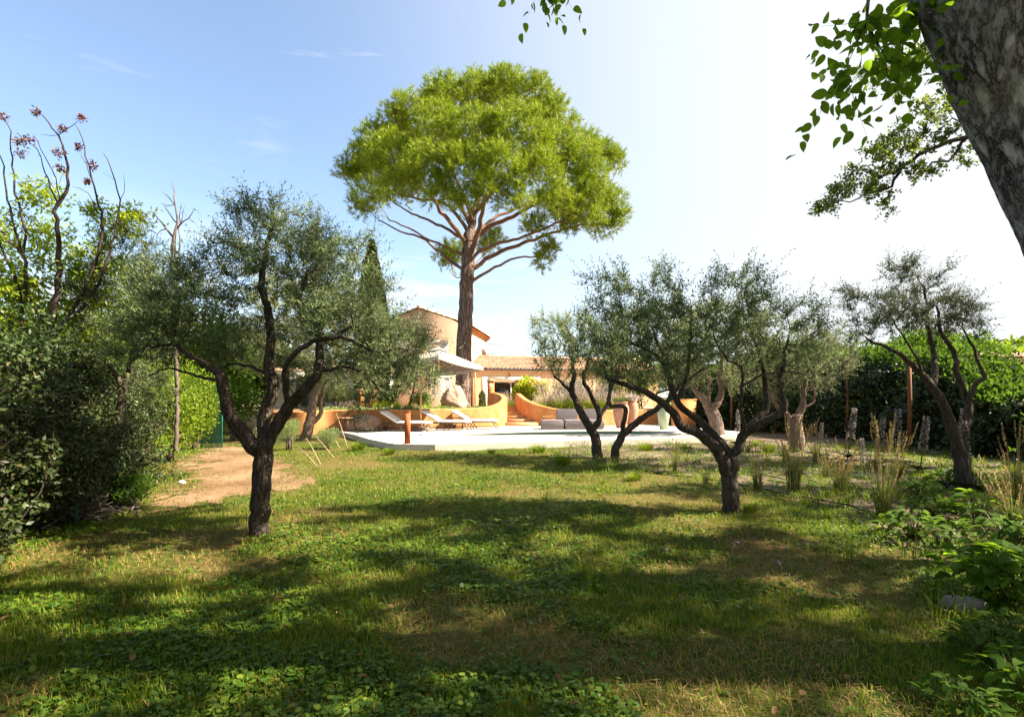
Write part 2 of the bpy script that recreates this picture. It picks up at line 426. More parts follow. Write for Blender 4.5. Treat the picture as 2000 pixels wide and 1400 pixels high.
M['house_wall'] = mat_noise('tan house render', [(0.3, (0.47, 0.335, 0.25)), (0.7, (0.53, 0.385, 0.29))], scale=1.5, rough=0.95, bump=0.15, bscale=80, spec=0.1)
M['wing_wall'] = mat_noise('cream render', [(0.3, (0.62, 0.42, 0.26)), (0.7, (0.70, 0.49, 0.31))], scale=1.2, rough=0.95, bump=0.15, bscale=80, spec=0.1)
M['white'] = mat_plain('white paint', (0.78, 0.76, 0.72), rough=0.7)
M['cloth'] = mat_noise('pale canvas', [(0.3, (0.62, 0.57, 0.56)), (0.7, (0.70, 0.65, 0.63))], scale=8, rough=0.9, bump=0.15, bscale=200)
M['grey_cloth'] = mat_noise('grey outdoor fabric', [(0.3, (0.145, 0.125, 0.135)), (0.7, (0.19, 0.165, 0.175))], scale=9, rough=0.95, bump=0.3, bscale=90, dist=0.01)
M['taupe_cloth'] = mat_noise('taupe parasol canvas', [(0.3, (0.36, 0.315, 0.30)), (0.7, (0.41, 0.365, 0.345))], scale=5, rough=0.9, bump=0.1, bscale=100)
M['lining'] = mat_noise('dark parasol lining', [(0.3, (0.10, 0.075, 0.078)), (0.7, (0.13, 0.098, 0.10))], scale=5, rough=0.95, bump=0.1, bscale=100)  # canvas underside coloured darker to stand for the shade beneath
M['metal'] = mat_plain('brown grey metal', (0.12, 0.085, 0.075), rough=0.45, metal=0.5)
M['teak'] = mat_noise('oiled wood', [(0.3, (0.34, 0.19, 0.085)), (0.7, (0.46, 0.28, 0.13))], scale=9, bump=0.2, stretch=(1, 1, 0.2))
M['red_wood'] = mat_noise('red brown wood', [(0.3, (0.34, 0.085, 0.035)), (0.7, (0.46, 0.13, 0.055))], scale=9, bump=0.2)
M['rust'] = mat_noise('rusted steel', [(0.3, (0.22, 0.062, 0.024)), (0.6, (0.34, 0.10, 0.034)), (0.8, (0.42, 0.15, 0.05))], scale=6, bump=0.3, bscale=60, rough=0.8)
M['post_wood'] = mat_noise('orange brown post wood', [(0.3, (0.11, 0.045, 0.02)), (0.7, (0.20, 0.085, 0.035))], scale=10, bump=0.3, stretch=(1, 1, 0.15))
M['boulder'] = mat_noise('pinkish boulder stone', [(0.25, (0.24, 0.13, 0.10)), (0.5, (0.36, 0.23, 0.185)), (0.78, (0.48, 0.36, 0.30))], scale=2.2, bump=0.8, bscale=9, dist=0.05)
M['stone'] = mat_noise('grey stone', [(0.3, (0.10, 0.085, 0.075)), (0.7, (0.22, 0.19, 0.17))], scale=6, bump=0.6, bscale=20)
M['terracotta'] = mat_noise('weathered terracotta', [(0.3, (0.34, 0.16, 0.105)), (0.6, (0.44, 0.24, 0.17)), (0.8, (0.50, 0.36, 0.29))], scale=3, bump=0.2)
M['green_glaze'] = mat_plain('pale green glaze', (0.34, 0.42, 0.30), rough=0.35)
M['tile'] = mat_noise('canal roof tile', [(0.28, (0.36, 0.16, 0.10)), (0.5, (0.56, 0.34, 0.235)), (0.72, (0.68, 0.54, 0.44))], scale=4.5, bump=0.4, bscale=40, detail=3)
M['concrete'] = mat_noise('pale concrete paving', [(0.3, (0.44, 0.41, 0.365)), (0.7, (0.54, 0.51, 0.46))], scale=1.3, bump=0.25, bscale=30, rough=0.9)
M['fence_green'] = mat_plain('green coated wire', (0.03, 0.22, 0.17), rough=0.4)
M['black'] = mat_plain('black irrigation pipe', (0.018, 0.017, 0.017), rough=0.5)
M['dark_glassy'] = mat_plain('dark interior', (0.06, 0.07, 0.06), rough=0.6)
M['curtain'] = mat_plain('pale interior fabric', (0.40, 0.42, 0.36), rough=0.9)

def mat_glass():
    m, N, L, out = _nt('window glass')
    lw = N.new('ShaderNodeFresnel'); lw.inputs['IOR'].default_value = 1.5
    t = N.new('ShaderNodeBsdfTransparent'); t.inputs['Color'].default_value = (0.75, 0.80, 0.78, 1)
    g = N.new('ShaderNodeBsdfGlossy'); g.inputs['Roughness'].default_value = 0.02
    x = N.new('ShaderNodeMixShader')
    L.new(lw.outputs[0], x.inputs['Fac']); L.new(t.outputs[0], x.inputs[1]); L.new(g.outputs[0], x.inputs[2])
    L.new(x.outputs[0], out.inputs['Surface'])
    return m
M['glass'] = mat_glass()

def mat_water():
    m, N, L, out = _nt('pool water')
    nz = N.new('ShaderNodeTexNoise'); nz.inputs['Scale'].default_value = 5; nz.inputs['Detail'].default_value = 3
    t0 = N.new('ShaderNodeTexCoord'); L.new(t0.outputs['Object'], nz.inputs['Vector'])
    bp = N.new('ShaderNodeBump'); bp.inputs['Strength'].default_value = 0.25; bp.inputs['Distance'].default_value = 0.02
    L.new(nz.outputs['Fac'], bp.inputs['Height'])
    fr = N.new('ShaderNodeFresnel'); fr.inputs['IOR'].default_value = 1.33; L.new(bp.outputs['Normal'], fr.inputs['Normal'])
    half = N.new('ShaderNodeMath'); half.operation = 'MULTIPLY'; half.inputs[1].default_value = 0.22
    L.new(fr.outputs[0], half.inputs[0])
    t = N.new('ShaderNodeBsdfTransparent'); t.inputs['Color'].default_value = (0.55, 0.86, 0.90, 1)
    g = N.new('ShaderNodeBsdfGlossy'); g.inputs['Roughness'].default_value = 0.03; L.new(bp.outputs['Normal'], g.inputs['Normal'])
    x = N.new('ShaderNodeMixShader')
    L.new(half.outputs[0], x.inputs['Fac']); L.new(t.outputs[0], x.inputs[1]); L.new(g.outputs[0], x.inputs[2])
    L.new(x.outputs[0], out.inputs['Surface'])
    return m
M['water'] = mat_water()
M['pool_lining'] = mat_plain('blue pool lining', (0.13, 0.46, 0.54), rough=0.6)

def mat_ground(name, cols, s1=0.55, s2=9.0, fine=70.0):
    """earth with dry thatch and green: large patches, clumps and fine litter"""
    m, N, L, out = _nt(name)
    t = N.new('ShaderNodeTexCoord')
    a = N.new('ShaderNodeTexNoise'); a.inputs['Scale'].default_value = s1; a.inputs['Detail'].default_value = 6
    b = N.new('ShaderNodeTexNoise'); b.inputs['Scale'].default_value = s2; b.inputs['Detail'].default_value = 8; b.inputs['Roughness'].default_value = 0.7
    c = N.new('ShaderNodeTexNoise'); c.inputs['Scale'].default_value = fine; c.inputs['Detail'].default_value = 4; c.inputs['Roughness'].default_value = 0.75
    for k in (a, b, c):
        L.new(t.outputs['Object'], k.inputs['Vector'])
    m1 = N.new('ShaderNodeMath'); m1.operation = 'MULTIPLY_ADD'; L.new(b.outputs['Fac'], m1.inputs[0]); m1.inputs[1].default_value = 0.55
    m0 = N.new('ShaderNodeMath'); m0.operation = 'MULTIPLY'; L.new(a.outputs['Fac'], m0.inputs[0]); m0.inputs[1].default_value = 0.75
    L.new(m0.outputs[0], m1.inputs[2])
    m2 = N.new('ShaderNodeMath'); m2.operation = 'MULTIPLY_ADD'; L.new(c.outputs['Fac'], m2.inputs[0]); m2.inputs[1].default_value = 0.4
    L.new(m1.outputs[0], m2.inputs[2])
    r = ramp(N, [(0.60 + 0.5 * i / (len(cols) - 1) * 0.8, q) for i, q in enumerate(cols)]); L.new(m2.outputs[0], r.inputs['Fac'])
    p = N.new('ShaderNodeBsdfPrincipled'); p.inputs['Roughness'].default_value = 0.95; p.inputs['Specular IOR Level'].default_value = 0.1
    L.new(r.outputs['Color'], p.inputs['Base Color'])
    bp = N.new('ShaderNodeBump'); bp.inputs['Strength'].default_value = 0.7; bp.inputs['Distance'].default_value = 0.03
    L.new(m2.outputs[0], bp.inputs['Height']); L.new(bp.outputs['Normal'], p.inputs['Normal'])
    L.new(p.outputs[0], out.inputs['Surface'])
    return m
M['lawn'] = mat_ground('lawn earth and thatch', [(0.012, 0.024, 0.004), (0.025, 0.044, 0.006), (0.048, 0.06, 0.010), (0.11, 0.088, 0.028), (0.09, 0.058, 0.026)])
M['bed'] = mat_ground('stony bed soil', [(0.045, 0.032, 0.022), (0.085, 0.062, 0.045), (0.14, 0.105, 0.08), (0.20, 0.155, 0.12)], s1=0.9)
M['path'] = mat_ground('dusty earth', [(0.06, 0.036, 0.018), (0.11, 0.066, 0.034), (0.17, 0.105, 0.06), (0.23, 0.155, 0.095)], s1=0.8)
M['terrace'] = mat_ground('planted terrace soil', [(0.20, 0.12, 0.07), (0.33, 0.22, 0.14), (0.42, 0.31, 0.21)], s1=1.2)

# ------------------------------------------------------------------ leaves, branches
def leaves_flat(mb, P, D, Nn, L, W, mid=0.5):
    P, D = np.asarray(P), unit(np.asarray(D)); n = len(P)
    S = unit(np.cross(D, Nn)); L = np.broadcast_to(L, (n,))[:, None]; W = np.broadcast_to(W, (n,))[:, None]
    V = np.stack([P, P + D * L * mid + S * W / 2, P + D * L, P + D * L * mid - S * W / 2], 1).reshape(-1, 3)
    mb.add(V, np.arange(n * 4).reshape(n, 4))

def leaves_broad(mb, P, D, Nn, L, W, fold=0.18, droop=0.15):
    """leaf folded along its midrib, its tip hanging"""
    P, D = np.asarray(P), unit(np.asarray(D)); n = len(P)
    S = unit(np.cross(D, Nn)); Nn = unit(np.cross(S, D))
    L = np.broadcast_to(L, (n,))[:, None]; W = np.broadcast_to(W, (n,))[:, None]
    def q(t, w, f):
        return P + D * L * t + S * W * w + Nn * (W * abs(w) * 2 * fold) - Nn * L * droop * t * t
    V = np.stack([q(0, 0, 0), q(.3, 0, 0), q(.6, 0, 0), q(.84, 0, 0), q(1, 0, 0)] +
                 [q(t, sg * w, 1) for sg in (1, -1) for t, w in ((.03, .22), (.14, .42), (.32, .5), (.55, .45), (.74, .32), (.89, .15))], 1).reshape(-1, 3)
    o = np.arange(n)[:, None] * 17
    T, Q = [], []
    for b in (5, 11):
        for f in ([0, b, b + 1], [0, b + 1, 1], [1, b + 1, b + 2], [1, b + 2, 2], [2, b + 2, b + 3], [2, b + 3, b + 4], [2, b + 4, 3], [3, b + 4, b + 5], [3, b + 5, 4]):
            T.append(f if b == 5 else f[::-1])
    T = np.array(T)
    mb.add(V, (o[:, :, None] + T[None]).reshape(-1, 3))

def rand_dirs(g, n, up=0.0):
    v = g.normal(size=(n, 3)); v[:, 2] += up
    return unit(v)

def shoots(mb, g, P, D, length, nl, L, W, spread=0.75, sag=0.0, broad=False, stem=None, pair=True, upn=0.6):
    """leafy shoots: nl leaves along each"""
    m = len(P)
    if m == 0:
        return
    D = unit(D); length = np.broadcast_to(length, (m,))
    side = unit(np.cross(D, rand_dirs(g, m))); bi = np.cross(D, side)
    t = (np.arange(nl) + 0.6) / nl
    pos = P[:, None] + D[:, None] * (length[:, None, None] * t[None, :, None])
    pos[..., 2] -= sag * length[:, None] * t[None] ** 2
    if pair:
        ang = np.arange(nl) * math.pi + (np.arange(nl) // 2) * (math.pi / 2)
    else:
        ang = np.arange(nl) * 2.4
    ang = ang[None] + g.uniform(-0.5, 0.5, (m, nl))
    out = np.cos(ang)[..., None] * side[:, None] + np.sin(ang)[..., None] * bi[:, None]
    ld = D[:, None] * (1 - spread * (1 - 0.6 * t[None, :, None])) + out * spread + g.normal(size=(m, nl, 3)) * 0.15
    ld[..., 2] -= sag * 0.5
    nn = g.normal(size=(m, nl, 3)) * 0.6; nn[..., 2] += upn
    k = m * nl
    sc = g.uniform(0.7, 1.15, k) * np.tile(1 - 0.35 * t, m)
    (leaves_broad if broad else leaves_flat)(mb, pos.reshape(k, 3), ld.reshape(k, 3), nn.reshape(k, 3), L * sc, W * sc)
    if stem is not None:
        E = P + D * length[:, None]; E[:, 2] -= sag * length
        w = side * stem[1]; w2 = bi * stem[1]
        V = np.stack([P - w, P + w, P + w2, E], 1).reshape(-1, 3)
        o = np.arange(m)[:, None] * 4
        stem[0].add(V, np.concatenate([o + [0, 1, 3], o + [1, 2, 3], o + [2, 0, 3]]))

def smooth_line(P, step, g=None, jit=0.0):
    P = np.asarray(P, float)
    if len(P) == 2:
        Q = P
    else:
        E = np.vstack([2 * P[0] - P[1], P, 2 * P[-1] - P[-2]])
        Q = []
        for i in range(1, len(E) - 2):
            for t in np.linspace(0, 1, 6, endpoint=False):
                a, b, c, d = E[i - 1], E[i], E[i + 1], E[i + 2]
                Q.append(0.5 * ((2 * b) + (c - a) * t + (2 * a - 5 * b + 4 * c - d) * t * t + (-a + 3 * b - 3 * c + d) * t ** 3))
        Q.append(P[-1]); Q = np.array(Q)
    s = np.concatenate([[0], np.cumsum(np.linalg.norm(np.diff(Q, axis=0), axis=1))])
    k = max(2, int(s[-1] / step) + 1)
    u = np.linspace(0, s[-1], k)
    O = np.stack([np.interp(u, s, Q[:, i]) for i in range(3)], 1)
    if g is not None and jit:
        O[1:-1] += g.normal(size=(k - 2, 3)) * jit
    return O

class Skeleton:
    """limbs drawn by hand, then branches grown towards points spread through the crown"""
    def __init__(s, seed, step):
        s.g = rng_(seed); s.step = step
        s.pos, s.par, s.fix = [], [], []
    def limb(s, pts, r0, r1, jit=0.3):
        L = smooth_line(pts, s.step, s.g, s.step * jit * 0.3)
        k = len(L); rr = np.linspace(r0, r1, k)
        if s.pos:
            d = np.linalg.norm(np.array(s.pos) - L[0], axis=1); p = int(np.argmin(d))
            if d[p] < s.step * 1.5:
                L, rr = L[1:], rr[1:]
        else:
            p = -1
        for q, r in zip(L, rr):
            s.pos.append(q); s.par.append(p); s.fix.append(r); p = len(s.pos) - 1
    def grow(s, A, kill, iters=120, trop=(0, 0, 0), noise=0.25, minstart=0):
        pos = list(s.pos); par = list(s.par)
        npos = np.array(pos); kids = np.zeros(len(pos), int)
        d2 = ((A[:, None] - npos[None, minstart:]) ** 2).sum(-1)
        near = d2.argmin(1) + minstart; dist = np.sqrt(d2.min(1)); alive = dist > kill
        trop = np.asarray(trop, float)
        for it in range(iters):
            ids = np.nonzero(alive)[0]
            if not len(ids):
                break
            nd, inv = np.unique(near[ids], return_inverse=True)
            acc = np.zeros((len(nd), 3))
            cur = np.array(pos)
            np.add.at(acc, inv, unit(A[ids] - cur[near[ids]]))
            kc = np.concatenate([kids, np.zeros(len(pos) - len(kids), int)])
            ok = kc[nd] < 4
            bad = np.isin(near[ids], nd[~ok]); alive[ids[bad]] = False
            if not ok.any():
                continue
            nd, acc = nd[ok], acc[ok]
            dr = unit(unit(acc) + s.g.normal(size=acc.shape) * noise + trop)
            new = cur[nd] + dr * s.step
            kids = kc; kids[nd] += 1
            base = len(pos)
            pos.extend(list(new)); par.extend(nd.tolist())
            ids = np.nonzero(alive)[0]
            if len(ids):
                d = np.sqrt(((A[ids, None] - new[None]) ** 2).sum(-1))
                j = d.argmin(1); dm = d[np.arange(len(ids)), j]
                better = dm < dist[ids]
                near[ids[better]] = base + j[better]; dist[ids[better]] = dm[better]
                alive[ids[dist[ids] < kill]] = False
        s.fix = list(s.fix) + [0.0] * (len(pos) - len(s.fix))
        s.pos, s.par = pos, par
    def finish(s, rtip, power=2.3):
        n = len(s.pos); P = np.array(s.pos); par = np.array(s.par)
        w = np.zeros(n); ch = [[] for _ in range(n)]
        for i in range(n):
            if par[i] >= 0:
                ch[par[i]].append(i)
        order = list(range(n - 1, -1, -1))
        for i in order:                       # children always come after parents
            if not ch[i]:
                w[i] = 1
            if par[i] >= 0:
                w[par[i]] += w[i]
        r = rtip * w ** (1 / power)
        fx = np.array(s.fix)
        r = np.where(fx > 0, np.maximum(fx, np.minimum(r, fx * 1.0)), r)
        for i in range(n):
            if par[i] >= 0:
                r[i] = min(r[i], r[par[i]])
        s.P, s.r, s.w, s.ch, s.parr = P, r, w, ch, par
        return s
    def chains(s):
        out = []
        starts = [i for i in range(len(s.P)) if s.parr[i] < 0]
        stack = [(i, None) for i in starts]
        while stack:
            i, p = stack.pop()
            c = [i]; cur = i
            while s.ch[cur]:
                k = max(s.ch[cur], key=lambda q: s.r[q] * 1000 + s.w[q])
                for q in s.ch[cur]:
                    if q != k:
                        stack.append((q, cur))
                c.append(k); cur = k
            out.append((p, c))
        return out
    def tubes(s, mbs, knob=0.12, ridge=0.0, rn=44, rstep=0.03, ra=5.0, rb=1.6):
        """mbs: (builder, radius from) largest first"""
        for q, (p, c) in enumerate(s.chains()):
            pts = s.P[c]; rad = s.r[c].copy()
            if p is not None:
                pts = np.vstack([s.P[p], pts]); rad = np.concatenate([[min(rad[0] * 1.15, s.r[p])], rad])
            if len(pts) < 2:
                continue
            rad[-1] *= 0.6
            R0 = rad.max()
            if ridge and R0 > 0.04 and len(pts) > 3:
                d0 = np.concatenate([[0], np.cumsum(np.linalg.norm(np.diff(pts, axis=0), axis=1))])
                fine = smooth_line(pts, rstep); d1 = np.linspace(0, d0[-1], len(fine))
                mb = next(b for b, lim in mbs if R0 >= lim)
                mb.tube(fine, np.interp(d1, d0, rad), rn if R0 > .07 else 20, cap=False, seed=q, ridge=(ridge, ra, rb))
                continue
            n = 14 if R0 > 0.15 else 10 if R0 > 0.05 else 6 if R0 > 0.015 else 4 if R0 > 0.006 else 3
            mb = next(b for b, lim in mbs if R0 >= lim)
            mb.tube(pts, rad, n, cap=False, knob=knob if R0 > 0.03 else 0, seed=q)
    def thin(s, lim, first=0):
        i = np.nonzero((s.r < lim) & (s.parr >= 0) & (np.arange(len(s.P)) >= first))[0]
        return s.P[i], unit(s.P[i] - s.P[s.parr[i]])

def lobe_pts(g, lobes, dens, Y, shell=0.45):
    """points in ellipsoids given as (px, py, rx, ry, dY, rY) at distance Y; dens per m3"""
    out = []
    for (px, py, rx, ry, dY, rY) in lobes:
        c = at(px, py, Y + dY); k = (Y + dY) / 1000.0
        e = np.array([rx * k, rY, ry * k])
        n = max(4, int(dens * 4.19 * e.prod()))
        u = rand_dirs(g, n) * (g.uniform(shell, 1, n)[:, None] ** 0.6)
        out.append(c + u * e)
    return np.vstack(out)

def lobe_world(g, lobes, dens, shell=0.45):
    out = []
    for (x, y, z, a, b, c) in lobes:
        n = max(4, int(dens * 4.19 * a * b * c))
        out.append(np.array([x, y, z]) + rand_dirs(g, n) * (g.uniform(shell, 1, n)[:, None] ** 0.6) * np.array([a, b, c]))
    return np.vstack(out)

def px_lobe(px, py, rx, ry, Y, rY):
    c = at(px, py, Y); k = Y / 1000.0
    return (c[0], c[1], c[2], rx * k, rY, ry * k)

def px_limb(pts, Y):
    return [at(p[0], p[1], Y + (p[2] if len(p) > 2 else 0)) for p in pts]

# ------------------------------------------------------------------ ground, deck, pool, terrace
TZ, DZ = 1.0, 0.2
deck_out = [(-3.5, 15.2), (-2.26, 15.05), (0.0, 15.75), (1.65, 16.35), (4.3, 17.1), (8.0, 18.3), (9.2, 20.6), (8.2, 23.2), (7.6, 27.5), (-0.6, 29.0), (-9.0, 24.5), (-10.2, 22.6), (-7.1, 20.9), (-5.95, 19.2), (-4.8, 17.1)]
pool_in = [(-3.15, 18.85), (-2.3, 19.35), (-1.2, 19.9), (0.2, 20.6), (1.6, 21.05), (3.2, 21.3), (4.8, 21.25), (5.9, 20.9), (6.5, 20.4), (6.3, 19.85), (5.4, 19.35), (4.2, 18.95), (2.6, 18.65), (0.9, 18.45), (-0.9, 18.4), (-2.4, 18.55)]
bed_poly = [(0.85, 13.6), (2.0, 12.2), (3.0, 10.6), (3.95, 8.95), (4.75, 7.25), (4.35, 5.6), (3.9, 4.55), (3.3, 3.35), (3.6, 2.6), (4.6, 1.2), (16, 1.0), (16, 24), (9.6, 22), (8.2, 18.0), (4.3, 16.9), (1.6, 16.1)]
path_poly = [(-5.1, 7.0), (-4.2, 7.6), (-3.6, 9.3), (-4.4, 11), (-5.8, 13), (-7.9, 16), (-9.4, 16.3), (-8.5, 13.5), (-7.0, 11), (-6.0, 9.0)]

def wobble(poly, amp, seed, n=6):
    g = rng_(seed); out = []
    P = np.array(poly, float)
    for i in range(len(P)):
        a, b = P[i], P[(i + 1) % len(P)]
        for t in np.linspace(0, 1, n, endpoint=False):
            q = a + (b - a) * t
            out.append(q + g.normal(size=2) * amp)
    return np.array(out)

def relief(x, y):
    return (fbm(x * 0.8, y * 0.8, 5) - 0.5) * 0.08

g = rng_(1)
# near ground with a little relief, ringed by a flat sheet that reaches the horizon
xs = np.linspace(-20, 20, 161); ys = np.linspace(-6, 30, 145)
X, Yg = np.meshgrid(xs, ys)
edge = np.clip(np.minimum(np.minimum(X + 20, 20 - X), np.minimum(Yg + 6, 30 - Yg)) / 2, 0, 1)
Z = relief(X, Yg) * edge
mb = MB()
i = np.arange(144)[:, None] * 161; j = np.arange(160)[None]
mb.add(np.stack([X, Yg, Z], -1).reshape(-1, 3), np.stack([i + j, i + j + 1, i + j + 162, i + j + 161], -1).reshape(-1, 4))
for (x0, y0, x1, y1) in ((-1500, -1500, 1500, -6), (-1500, 30, 1500, 1500), (-1500, -6, -20, 30), (20, -6, 1500, 30)):
    mb.add([(x0, y0, 0), (x1, y0, 0), (x1, y1, 0), (x0, y1, 0)], [[0, 1, 2, 3]])
setting(mb.build('ground', M['lawn'], smooth=True))

def edge_d(x, y, poly):
    """signed distance into a patch"""
    d = np.full(x.shape, 1e9); n = len(poly)
    for i in range(n):
        ax, ay = poly[i][:2]; bx, by = poly[(i + 1) % n][:2]
        l2 = (bx - ax) ** 2 + (by - ay) ** 2 + 1e-9
        t = np.clip(((x - ax) * (bx - ax) + (y - ay) * (by - ay)) / l2, 0, 1)
        d = np.minimum(d, np.hypot(x - ax - t * (bx - ax), y - ay - t * (by - ay)))
    return np.where(inpoly(x, y, poly), d, -d)
def sheet(name, poly, dz, mat, amp, seed):
    """a sheet of soil that follows the ground's relief"""
    P = wobble(poly, amp, seed)
    st = 0.09
    x0, y0 = P.min(0); x1, y1 = P.max(0)
    xs = np.arange(x0, x1 + st, st); ys = np.arange(y0, y1 + st, st)
    X, Yg = np.meshgrid(xs, ys)
    cx_, cy_ = X + st / 2, Yg + st / 2
    ins = (edge_d(cx_, cy_, poly) + (fbm(cx_ * 1.1, cy_ * 1.1, seed) - .5) * 1.5 + (fbm(cx_ * 5, cy_ * 5, seed + 5) - .5) * 1.1 > .12)[:-1, :-1]
    bm = MB(); nx = len(xs)
    a = np.argwhere(ins); o = a[:, 0] * nx + a[:, 1]
    jx = X + (vnoise(X * 3, Yg * 3, seed) - 0.5) * 0.2; jy = Yg + (vnoise(X * 3, Yg * 3, seed + 3) - 0.5) * 0.2
    e = np.clip(np.minimum(np.minimum(jx + 20, 20 - jx), np.minimum(jy + 6, 30 - jy)) / 2, 0, 1)
    bm.add(np.stack([jx, jy, relief(jx, jy) * e + dz], -1).reshape(-1, 3), np.stack([o, o + 1, o + nx + 1, o + nx], -1))
    return setting(bm.build(name, mat, smooth=True))
sheet('soil_bed', bed_poly, 0.008, M['bed'], 0.10, 11)
sheet('dirt_path', path_poly, 0.008, M['path'], 0.16, 12)

def ring_sheet(name, outer, hole, z0, z1, mat):
    """a slab with a hole through it"""
    bm = bmesh.new()
    def loop(P, z):
        v = [bm.verts.new((p[0], p[1], z)) for p in P]
        return v, [bm.edges.new((v[k], v[(k + 1) % len(v)])) for k in range(len(v))]
    vo, eo = loop(outer, z1); vi, ei = loop(hole, z1)
    bmesh.ops.triangle_fill(bm, edges=eo + ei, use_beauty=True, normal=(0, 0, 1))
    for v in (vo, vi):
        lo = [bm.verts.new((q.co.x, q.co.y, z0)) for q in v]
        for k in range(len(v)):
            n = (k + 1) % len(v)
            bm.faces.new((v[k], v[n], lo[n], lo[k]))
    bmesh.ops.recalc_face_normals(bm, faces=bm.faces)
    me = bpy.data.meshes.new(name); bm.to_mesh(me); bm.free(); me.materials.append(mat)
    o = bpy.data.objects.new(name, me); COL.objects.link(o)
    return o
def curve_loop(P, k=4):
    P = np.array(P, float); n = len(P); out = []
    for i in range(n):
        a, b, c, d = P[i - 1], P[i], P[(i + 1) % n], P[(i + 2) % n]
        for t in np.linspace(0, 1, k, endpoint=False):
            out.append(0.5 * ((2 * b) + (c - a) * t + (2 * a - 5 * b + 4 * c - d) * t * t + (-a + 3 * b - 3 * c + d) * t ** 3))
    return np.array(out)
pool_c = curve_loop(pool_in)
pc = pool_c.mean(0)
setting(ring_sheet('pool_deck', deck_out, pool_c, -0.3, DZ, M['concrete']))
cop = MB()
pi = pool_c; po = pc + (pool_c - pc) * 1.0
nrm = np.stack([np.roll(pool_c, -1, 0)[:, 1] - np.roll(pool_c, 1, 0)[:, 1], -(np.roll(pool_c, -1, 0)[:, 0] - np.roll(pool_c, 1, 0)[:, 0])], 1)
nrm = unit(nrm)
if (nrm[0] @ (pool_c[0] - pc)) < 0:
    nrm = -nrm
outc = pool_c + nrm * 0.32; inc = pool_c - nrm * 0.03
n = len(pool_c); jj = np.arange(n); kk = (jj + 1) % n
V = np.vstack([np.c_[inc, np.full(n, DZ - 0.04)], np.c_[inc, np.full(n, DZ + 0.02)], np.c_[outc, np.full(n, DZ + 0.02)], np.c_[outc, np.full(n, DZ - 0.01)]])
cop.add(V, *[np.stack([a * n + jj, a * n + kk, (a + 1) * n + kk, (a + 1) * n + jj], -1) for a in range(3)])
setting(cop.build('pool_coping', M['concrete']))
lin = MB()
V = np.vstack([np.c_[pool_c, np.full(n, DZ - 0.045)], np.c_[pool_c, np.full(n, -1.2)]])
lin.add(V, np.stack([jj, kk, kk + n, jj + n], -1)); lin.add(np.c_[pool_c, np.full(n, -1.2)], [list(range(n))])
setting(lin.build('pool_basin', M['pool_lining']))
wat = MB(); wat.add(np.c_[inc + nrm * 0.02, np.full(n, DZ - 0.075)], [list(range(n))])
setting(wat.build('pool_water', M['water']))

# the retaining walls: (x, y, top z), base on the deck
wall_a = [(-10.3, 21.3, 1.02), (-8.6, 20.9, 1.02), (-7.7, 21.5, 1.05), (-6.4, 21.6, 1.06), (-4.6, 22.1, 1.06), (-2.9, 23.0, 1.07), (-1.6, 23.6, 1.10), (-0.85, 24.05, 1.22), (-0.45, 24.65, 1.42), (-0.40, 25.4, 1.60), (-0.65, 26.2, 1.76), (-1.1, 26.9, 1.86)]
wall_b = [(0.30, 27.2, 1.84), (0.42, 26.3, 1.70), (0.72, 25.6, 1.46), (1.25, 25.0, 1.24), (2.0, 24.7, 1.06), (2.9, 24.65, 0.96), (4.0, 24.9, 0.94), (5.2, 25.3, 0.94), (6.4, 25.8, 0.95), (7.5, 26.3, 0.95)]
def wall_mesh(line, th, z0):
    P = np.array(smooth_line(line, 0.18))
    T = np.gradient(P[:, :2], axis=0); T = unit(T); Nn = np.stack([-T[:, 1], T[:, 0]], 1)
    m = len(P); mb = MB()
    A = P[:, :2] - Nn * th / 2; B = P[:, :2] + Nn * th / 2; rd = 0.035
    rows = [np.c_[A, np.full(m, z0)], np.c_[A, P[:, 2] - rd], np.c_[A + Nn * rd, P[:, 2]], np.c_[B - Nn * rd, P[:, 2]], np.c_[B, P[:, 2] - rd], np.c_[B, np.full(m, z0)]]
    V = np.vstack(rows); q = np.arange(m - 1)
    for a in range(5):
        mb.add(V, np.stack([a * m + q, a * m + q + 1, (a + 1) * m + q + 1, (a + 1) * m + q], -1))
    for e in (0, m - 1):
        mb.add(np.array([r[e] for r in rows]), [[0, 1, 2, 3, 4, 5]])
    return mb
for line, lab in ((wall_a, 'ochre rendered retaining wall behind the sun loungers, curling up beside the steps'), (wall_b, 'orange rendered wall sweeping down from the right of the steps behind the grey sofa')):
    o = wall_mesh(line, 0.30, 0.05).build('retaining_wall', M['orange_wall'], smooth=False)
    tag(o, lab, 'wall', 'ochre retaining walls')
# terrace soil behind the walls
tp = [(p[0], p[1] + 0.02) for p in smooth_line(wall_a[:8], 0.5)[:, :2]] + [(-0.8, 26.0), (-1.2, 27.1), (-0.9, 28.0), (0.5, 28.0), (0.45, 27.0), (0.9, 25.9), (1.5, 25.2)] + [(p[0], p[1] + 0.02) for p in smooth_line(wall_b[4:], 0.5)[:, :2]] + [(14, 30), (60, 40), (60, 90), (-60, 90), (-60, 30), (-14, 24)]
bm = MB(); bm.prism(tp, 0.02, TZ - 0.06); setting(bm.build('terrace_ground', M['terrace']))

# steps between the walls
st = thing('garden_steps', 'terracotta garden steps climbing between the two curved orange walls', 'steps', (0.15, 24.6, DZ))
for k in range(6):
    y0 = 24.55 + k * 0.42; z1 = DZ + 0.15 * (k + 1)
    b = MB(); xl, xr = -0.42 - 0.02 * k, 0.98 - 0.13 * k
    b.box(((xl + xr) / 2 + 0.1, (y0 + 27.6) / 2, z1 - 0.075), (xr - xl + 0.35, 27.6 - y0, 0.15))
    b.box(((xl + xr) / 2 + 0.1, y0 + 0.14, z1 + 0.012), (xr - xl + 0.33, 0.34, 0.03))
    b.build('step', M['step_clay'], st)

